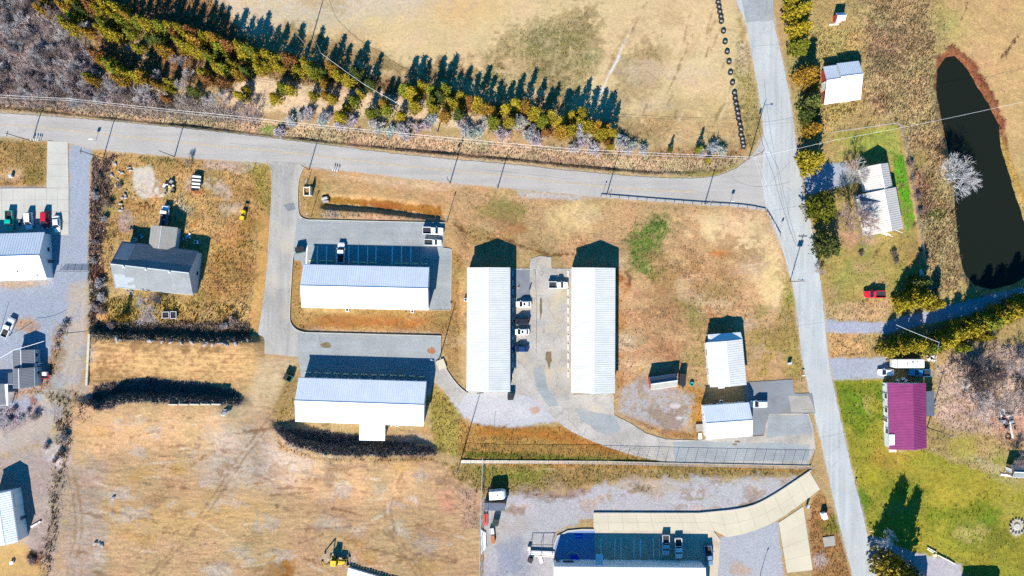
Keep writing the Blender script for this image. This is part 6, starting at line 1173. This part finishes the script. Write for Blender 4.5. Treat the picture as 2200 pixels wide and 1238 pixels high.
def wire(label, pts, r=.035, sag=.5, name='power_line'):
    m = MB()
    for a, b_ in zip(pts, pts[1:]):
        a, b_ = Vector(a), Vector(b_); n = 8; q = [a.lerp(b_, k/n)-Vector((0, 0, sag*4*(k/n)*(1-k/n))) for k in range(n+1)]; m.path(q, r, 3)
    tag(m.build(name, MT['wire']), label, 'power line', 'overhead power lines')
HW = 9.0
def hwp(l, h=HW): return [P(x, y, h) for x, y in l]
wire('upper bright power line along the north side of the main road', hwp([(-60, 200), (150, 212), (500, 249), (830, 283), (1230, 320), (1625, 338)]), .034)
wire('lower bright power line along the north side of the main road', hwp([(-60, 206), (150, 216), (500, 254), (830, 288), (1230, 326), (1625, 342)]), .022)
wire('power line from the tall corner pole down beside the lane', hwp([(1622, 338), (1660, 460), (1712, 625)]), .04); wire('second power line from the corner pole toward the transformers', hwp([(1626, 338), (1672, 450), (1716, 625)]), .035); wire('third power line crossing the lane junction', hwp([(1640, 250), (1660, 400), (1700, 600)]), .03)
wire('thin power line crossing the pond', hwp([(1625, 338), (1800, 300), (2010, 260), (2230, 212)], 8), .026); wire('power line slanting over the cedar belt', hwp([(664, 60), (690, 115), (780, 180), (860, 225)], 8), .035)
wire('power line down the west side of the south gravel lot', hwp([(1037, 985), (1034, 1080), (1029, 1260)], 8), .05); wire('power line slanting across the west sheds', hwp([(-40, 790), (30, 752), (95, 733)], 6), .05); wire('service line from the house pole to the cedars', [P(1925, 698, 7), P(2018, 736, 9), P(2013, 800, 9)], .035); wire('service line over the boulder terrace', hwp([(190, 711), (120, 715)], 9), .05)
# ------------------------------------------------------------------ trees
def evergreen_mesh(seed, hh, rad, n, shape='cone', leaf=.55, clump=10):
    r = np.random.default_rng(seed); vs = []
    cl = []                                       # limbs ending in clumps of sprays, with gaps between them
    nl = n//clump
    for k in range(nl):
        t = r.uniform(.06, .98)**(1.15 if shape == 'cone' else 1); a = r.uniform(0, 2*np.pi)
        env = (1-t)**.95*(1-.3*np.exp(-t*9))*1.1 if shape == 'cone' else np.sqrt(max(0, 1-(2*t-1)**2))*.95+.05
        lob = 1+.15*np.sin(a*3+seed)+.32*np.sin(a*8+t*14+seed*2)
        rr = rad*env*lob*r.uniform(.35, 1)**.5
        cl.append((rr*np.cos(a), rr*np.sin(a), t*hh, a, t))
    P0 = []; 
    for (x, y, z, a, t) in cl:
        for j in range(clump):
            s = leaf*r.uniform(.5, 1.2); b0 = np.array([x, y, z])+r.normal(0, leaf*.55, 3)*[1, 1, .6]
            aa = a+r.normal(0, .9); up = r.normal(.25, .45)
            d = np.array([np.cos(aa), np.sin(aa), up]); d /= np.linalg.norm(d); sd = np.cross(d, r.normal(0, 1, 3)); sd /= np.linalg.norm(sd)
            vs += [b0-d*s*.4, b0+sd*s*.3, b0+d*s*.8, b0-sd*s*.3]
    vs = np.array(vs); vs[:, 2] = np.maximum(vs[:, 2], .15); m = len(vs)//4
    me = bpy.data.meshes.new('crown'); me.vertices.add(len(vs)); me.vertices.foreach_set('co', vs.ravel()); me.loops.add(len(vs)); me.loops.foreach_set('vertex_index', np.arange(len(vs)))
    me.polygons.add(m); me.polygons.foreach_set('loop_start', np.arange(0, m*4, 4)); me.polygons.foreach_set('loop_total', np.full(m, 4)); me.update(); me.materials.append(MT['leaf'])
    t = MB(); t.tube((0, 0, -.3), (0, 0, hh*.5), rad*.07+.05, rad*.04+.03, 6); t.tube((0, 0, hh*.5), (0, 0, hh*.97), rad*.04+.03, .02, 5)
    rr = random.Random(seed)
    for k in range(9): z = hh*rr.uniform(.12, .75); a = rr.uniform(0, 6.28); l = rad*.7*(1-z/hh); t.tube((0, 0, z), (l*math.cos(a), l*math.sin(a), z+.15*l), .05, .02, 4)
    return me, t.mesh('trunk', mat=MT['trunk'])
CED = [evergreen_mesh(20+k, 7.4+.35*(k % 4), 1.85+.14*(k % 3), 1300+60*k, 'cone', .5, 9) for k in range(8)]
BIG = [evergreen_mesh(40+k, 9.5, 3.4, 2600, 'cone', .75, 12) for k in range(3)]
RND = [evergreen_mesh(50+k, 8.0, 3.6, 2800, 'round', .7, 12) for k in range(3)]
def evergreen(u, v, scale, col, label, group, pool, cat='cedar', name='cedar_tree', hmid=2.0):
    z = T(u, v); p = P(u, v, z+hmid*scale); me, tr = random.choice(pool); t = thing(name, label, cat, (p.x, p.y, z), random.uniform(0, 6.28), group)
    t.scale = (scale*random.uniform(.92, 1.08), scale*random.uniform(.92, 1.08), scale*random.uniform(.9, 1.15))
    link('trunk', tr, t); link('crown', me, t, col); return t
OL = D(188, 168, 44); OR = D(184, 142, 48); GR_ = D(148, 152, 46); DK = D(104, 118, 52); BN = D(176, 120, 66)
def tint(i):
    r = random.random(); base = OL if r < .45 else OR if r < .6 else GR_ if r < .85 else DK if r < .94 else BN
    f = random.uniform(.8, 1.25); return tuple(np.clip(np.array(base)*f, .004, .5))
BACK = [(105, 10), (100, 27), (143, 18), (160, 8), (180, 25), (165, 40), (190, 5), (205, 20), (225, 30), (215, 8), (237, 20), (252, 40), (265, 28), (270, 50), (286, 45), (236, 58), (300, 55), (320, 55), (336, 62), (356, 65), (371, 62), (381, 76), (396, 70), (414, 72), (411, 87), (430, 97), (450, 87), (465, 87), (480, 110), (498, 106), (520, 104), (531, 121), (546, 117), (556, 127), (575, 122), (590, 131), (624, 132), (642, 154), (664, 146), (676, 156), (715, 151), (730, 166), (752, 176), (766, 162), (796, 186), (872, 196), (886, 205), (906, 186), (930, 200), (946, 211), (957, 197), (991, 211), (1011, 220), (1028, 226), (1042, 236), (1058, 242), (1086, 236), (1107, 226), (1128, 231), (1150, 246), (1166, 264), (1181, 251), (1203, 266), (1226, 251), (1238, 261), (1261, 275), (1281, 275), (1300, 281), (1312, 290)]
MID = [(150, 52), (160, 64), (190, 72), (225, 68), (241, 74), (256, 82), (285, 77), (301, 107), (330, 87), (346, 92), (356, 112), (386, 92), (401, 102), (421, 112), (441, 117), (456, 127), (471, 147), (490, 152), (501, 140), (476, 122), (531, 157), (516, 162), (561, 152), (578, 146), (602, 147), (213, 120), (226, 137), (246, 142), (256, 157), (276, 162), (301, 167), (316, 166), (1060, 266), (1096, 266), (1171, 286), (1205, 286), (1226, 281), (1291, 291), (1247, 247), (970, 225), (700, 160), (612, 133)]
LOW = [(196, 167), (206, 177), (266, 177), (321, 182), (341, 186), (366, 196), (371, 181), (361, 216), (451, 176), (441, 161), (486, 181), (421, 201), (531, 196), (521, 211), (611, 191), (627, 196), (593, 213), (673, 208), (697, 181), (736, 256), (761, 221), (746, 233), (796, 246), (813, 241), (834, 240), (826, 226), (861, 251), (891, 231), (931, 236), (956, 251), (986, 251), (715, 215), (700, 207), (775, 205), (930, 222)]
def belt(pts, what, s0, s1):
    for k, (u, v) in enumerate(sorted(pts)):
        evergreen(u, v, random.uniform(s0, s1), tint(k), f'{what}, {ordw(k+1)} from the west', what+' row', CED)
belt(BACK, 'olive cedar in the upper row along the bare field', .78, 1.05); belt(MID, 'yellow green cedar in the crowded middle of the belt', .65, .95); belt(LOW, 'lone cedar on the pale slope and lower belt', .6, .9)
LB = [(1310, 318, .5), (1500, 322, .5), (1440, 322, .4), (985, 232, .7), (262, 682, .62), (1520, 345, .4), (1305, 308, .5)]
LBn = ['small cedar at the east end of the belt above the verge', 'small cedar beside the junction verge brush', 'tiny cedar on the brown verge above the road', 'cedar near the pole on the pale slope', 'lone small cedar south of the grey barn', 'low green bush on the verge near the junction', 'small cedar where the belt meets the verge']
for (u, v, s), l in zip(LB, LBn): evergreen(u, v, s, tint(0), l, None, CED)
GG = D(130, 140, 70)
EAST = [(1700, 8, .7, OL, BIG, 'dark olive pine at the top of the lane'), (1715, 30, .95, OL, BIG, 'broad olive pine second from the top of the lane'), (1718, 68, .85, OL, BIG, 'olive pine left of the tiny red shed'), (1716, 102, .72, GR_, BIG, 'bright green pine in deep shade above the red barn'), (1732, 162, .85, OR, BIG, 'orange tinged pine touching the red barn'), (1742, 180, .55, OR, BIG, 'small orange tinged pine below the bigger one by the barn'), (1739, 222, .8, GG, BIG, 'grey green pine below the red barn'), (1733, 252, .6, DK, RND, 'dark green bushy tree between grey green and orange pines'), (1743, 281, .72, OR, BIG, 'orange pine above the house drive'), (1742, 347, 1.0, OL, BIG, 'round olive pine at the mouth of the house drive'),
        (1757, 448, .95, D(120, 122, 28), RND, 'dark yellow green round magnolia below the house drive'), (1772, 528, .85, D(95, 105, 50), RND, 'dark green round tree below the magnolia'), (1972, 640, .95, OL, BIG, 'olive cedar clump left of the shaded lane'), (1938, 652, .7, OL, BIG, 'smaller olive cedar at the west end of the lane clump'), (2005, 652, .75, OL, BIG, 'olive cedar at the east end of the lane clump'), (1972, 608, .7, DK, BIG, 'dark cedar behind the lane clump by the boat'),
        (1908, 750, .72, OL, BIG, 'olive cedar, first from the west in the camper hedge'), (1936, 742, .78, OL, BIG, 'olive cedar, second from the west in the camper hedge'), (1966, 738, .8, OL, BIG, 'olive cedar, third from the west in the camper hedge'), (1996, 744, .8, GR_, BIG, 'green cedar, fourth from the west in the camper hedge'), (2022, 734, .85, OL, BIG, 'olive cedar, fifth from the west in the camper hedge'), (2050, 716, .9, OL, BIG, 'olive cedar, sixth from the west in the camper hedge'), (2080, 704, .9, OL, BIG, 'olive cedar, seventh from the west in the camper hedge'), (2112, 692, .9, GR_, BIG, 'green cedar, eighth from the west in the camper hedge'), (2144, 678, .95, OL, BIG, 'olive cedar, ninth from the west in the camper hedge'), (2176, 664, .95, OL, BIG, 'olive cedar, tenth from the west in the camper hedge'), (2205, 650, .95, GR_, BIG, 'green cedar at the east edge of the camper hedge'), (2065, 745, .6, GR_, BIG, 'small green cedar below the middle of the camper hedge'), (2110, 722, .6, OL, BIG, 'small olive cedar below the east half of the camper hedge'),
        (1908, 1216, 1.25, D(170, 150, 46), BIG, 'big olive cedar at the bottom edge casting a tall shadow over the lawn'), (1940, 1236, 1.2, D(150, 140, 46), BIG, 'second big cedar at the bottom edge beside the garage')]
for u, v, s, c, pool, l in EAST:
    t = evergreen(u, v, s, tuple(np.array(c)*random.uniform(.85, 1.15)), l, None, pool, 'tree' if pool is RND else 'cedar', 'round_tree' if pool is RND else 'cedar_tree', 3)
    if v > 1200: t.scale.z *= 1.35
# ------------------------------------------------------------------ leafless trees and shrubs
def bare_mesh(seed, hh, spread, depth, multi=1, twr=.035, kids=(3, 5), droop=0.0, R=2.0):
    r = random.Random(seed); limbs = MB(); twigs = MB()
    def grow(p, d, l, rad, k):
        q = p+d*l; (limbs if k < 2 else twigs).tube(p, q, rad, rad*.65, 5 if k < 2 else 3, False)
        if k >= depth: return
        for j in range(r.randint(*kids)):
            nd = (d+Vector((r.gauss(0, 1), r.gauss(0, 1), r.gauss(0, .6)+.15-droop))*spread).normalized()
            s = r.uniform(.45, 1); grow(p.lerp(q, s), nd, l*r.uniform(.55, .85), max(rad*.55, twr), k+1)
    for j in range(multi):
        a = 2*math.pi*j/multi+r.uniform(-.4, .4); d = Vector((math.cos(a)*.5, math.sin(a)*.5, 1)).normalized() if multi > 1 else Vector((0, 0, 1))
        grow(Vector((0, 0, -.2)), d, hh*.3, .04+hh*.009, 0)
    rad_ = sorted(math.hypot(x, y) for x, y, z in twigs.v)[int(len(twigs.v)*.93)]; kx = R/rad_; kz = hh/max(z for x, y, z in twigs.v)
    for mb in (twigs, limbs): mb.v = [(x*kx, y*kx, z*kz) for x, y, z in mb.v]
    return twigs.mesh('crown', mat=MT['twig']), limbs.mesh('trunk', mat=MT['twig'])
SHR = [bare_mesh(70+k, 2.7, .75, 3, 6, .022, (4, 6), R=1.75) for k in range(5)]
BAR = [bare_mesh(80+k, 6.0, .6, 4, 2, .018, (4, 5), R=2.6) for k in range(5)]
OAK = [bare_mesh(90+k, 8.5, .55, 5, 1, .016, (4, 5), R=4.4) for k in range(3)]
def bare(u, v, scale, col, label, group, pool, name='bare_tree', cat='bare tree', hmid=1.5):
    z = T(u, v); p = P(u, v, max(z, -.8)+hmid*scale); me, tr = random.choice(pool); t = thing(name, label, cat, (p.x, p.y, z), random.uniform(0, 6.28), group); t.scale = (scale,)*3
    link('trunk', tr, t, col); link('crown', me, t, col); return t
PALE = (.4, .37, .365); PINK = (.33, .255, .24); BRN = (.19, .14, .115)
def btint():
    b_ = random.choice((PALE, PALE, PINK, PINK, BRN)); f = random.uniform(.75, 1.1); return tuple(x*f for x in b_)
SH = [(600, 285), (625, 262), (648, 250), (662, 246), (700, 252), (690, 262), (732, 266), (752, 262), (802, 266), (815, 275), (838, 282), (862, 276), (880, 270), (868, 288), (900, 276), (918, 268), (930, 256), (990, 266), (1002, 280), (1020, 288), (1032, 279), (1046, 262), (1082, 290), (1070, 280), (1110, 270), (1145, 280), (1135, 292), (1150, 300), (1232, 318), (1250, 305), (1262, 292), (1275, 318), (1330, 300), (1342, 320), (1360, 312), (1382, 322), (1340, 306), (1508, 328), (1550, 326), (1530, 318), (1245, 280), (1120, 262)]
for k, (u, v) in enumerate(sorted(SH)): bare(u, v, random.uniform(.75, 1.15), tuple(x*random.uniform(.9, 1.15) for x in PALE), f'pale leafless shrub along the road verge below the cedars, {ordw(k+1)} from the west', 'pale leafless verge shrubs', SHR, 'bare_shrub', 'shrub', 1)
rr = random.Random(5); TH = []
while len(TH) < 105:
    u, v = rr.uniform(-25, 330), rr.uniform(-25, 225)
    if v < 215+.05*u and (u < 130+v*.5 or v > 150+.1*u) and all(math.hypot(u-a, v-b_) > 13 for a, b_ in TH): TH.append((u, v))
TH += [(395, 215), (420, 222), (470, 215), (490, 222), (505, 232), (530, 228), (548, 238), (395, 190), (340, 165), (410, 165), (390, 130), (370, 125), (440, 215), (180, 60), (110, 35)]
for k, (u, v) in enumerate(sorted(TH)): bare(u, v, random.uniform(.55, .95), btint(), f'grey pink leafless tree in the west thicket, {ordw(k+1)} counting from the west', 'leafless thicket trees', BAR if k % 3 else SHR)
for k, (u, v) in enumerate([(250, 220), (130, 190), (170, 195), (300, 225), (345, 232), (365, 225), (60, 190), (10, 185)]): bare(u, v, .8, BRN, f'dark low brush clump at the thicket edge, {ordw(k+1)} of the group', 'dark low brush clumps', SHR, 'bare_shrub', 'shrub', 1)
bare(2058, 380, 1.25, (.5, .48, .46), 'broad white leafless tree leaning over the pond edge', None, OAK, hmid=4); bare(1832, 482, 1.25, (.3, .2, .17), 'reddish leafless tree in front of the pond house', None, OAK, hmid=3); bare(1836, 372, .75, (.4, .36, .34), 'small pale leafless tree beside the house drive', None, OAK, hmid=3); bare(1855, 455, .45, (.33, .26, .24), 'thin leafless tree against the white house porch', None, OAK, hmid=3)
bare(2078, 812, 1.2, (.12, .085, .08), 'dark leafless tree in the east thicket, the left of a pair', None, OAK, hmid=3); bare(2112, 806, 1.2, (.12, .085, .08), 'dark leafless tree in the east thicket, the right of a pair', None, OAK, hmid=3); bare(2085, 855, 1.3, (.4, .33, .31), 'pale spreading leafless tree below the dark pair', None, OAK, hmid=2.5); bare(2120, 868, 1.1, (.36, .29, .27), 'second pale leafless tree nearer the junk heap', None, OAK, hmid=2.5)
bare(2180, 790, .7, (.45, .37, .35), 'leafless tree at the east edge above the junk', None, OAK, hmid=2.5); bare(2190, 860, .7, (.35, .28, .27), 'leafless tree at the east edge beside the junk', None, OAK, hmid=2.5); bare(2185, 985, .5, (.3, .24, .22), 'leafless tree above the weathered east shed', None, OAK, hmid=2.5)
bare(1898, 1160, .62, (.7, .68, .66), 'white leafless tree beside the yellow mailbox', None, OAK, hmid=3); bare(325, 668, .8, (.46, .4, .38), 'pale round leafless tree behind the grey barn', None, OAK, hmid=2); bare(338, 640, .4, (.4, .34, .33), 'small leafless sapling at the barn eave', None, OAK, hmid=2); bare(408, 348, .5, (.25, .2, .2), 'dark sapling on the verge above the rubble pad', None, BAR, hmid=2); bare(1760, 585, .5, (.35, .27, .25), 'thin brown sapling below the dark round tree', None, BAR, hmid=2)
for k, (u, v) in enumerate([(218, 640), (205, 660), (215, 610), (200, 560), (205, 520), (220, 670), (240, 700), (480, 700), (500, 690), (225, 470), (235, 440), (205, 420), (212, 380), (255, 400)]): bare(u, v, random.uniform(.45, .8), btint(), f'tangled brown shrub on the weedy west fringe of the barn field, {ordw(k+1)} of the row', 'tangled shrubs on the barn fringe', SHR, 'bare_shrub', 'shrub', 1)
for k, (u, v) in enumerate([(1960, 385), (1972, 420), (1978, 455), (1955, 350), (1920, 545), (1925, 560), (1850, 545)]): bare(u, v, random.uniform(.4, .7), BRN, f'brown leafless shrub in the weeds behind the pond house, {ordw(k+1)} of the row', 'brown shrubs behind the pond house', SHR, 'bare_shrub', 'shrub', 1)
for k, (u, v) in enumerate([(130, 975), (118, 990), (140, 940), (100, 960), (30, 880), (60, 885), (75, 895), (20, 905), (45, 900), (120, 745), (128, 720), (138, 700), (62, 1195), (68, 1205)]): bare(u, v, random.uniform(.4, .75), btint(), f'brown shrub on the debris bank of the west yard, {ordw(k+1)} of the cluster', 'brown shrubs on the west yard bank', SHR, 'bare_shrub', 'shrub', 1)
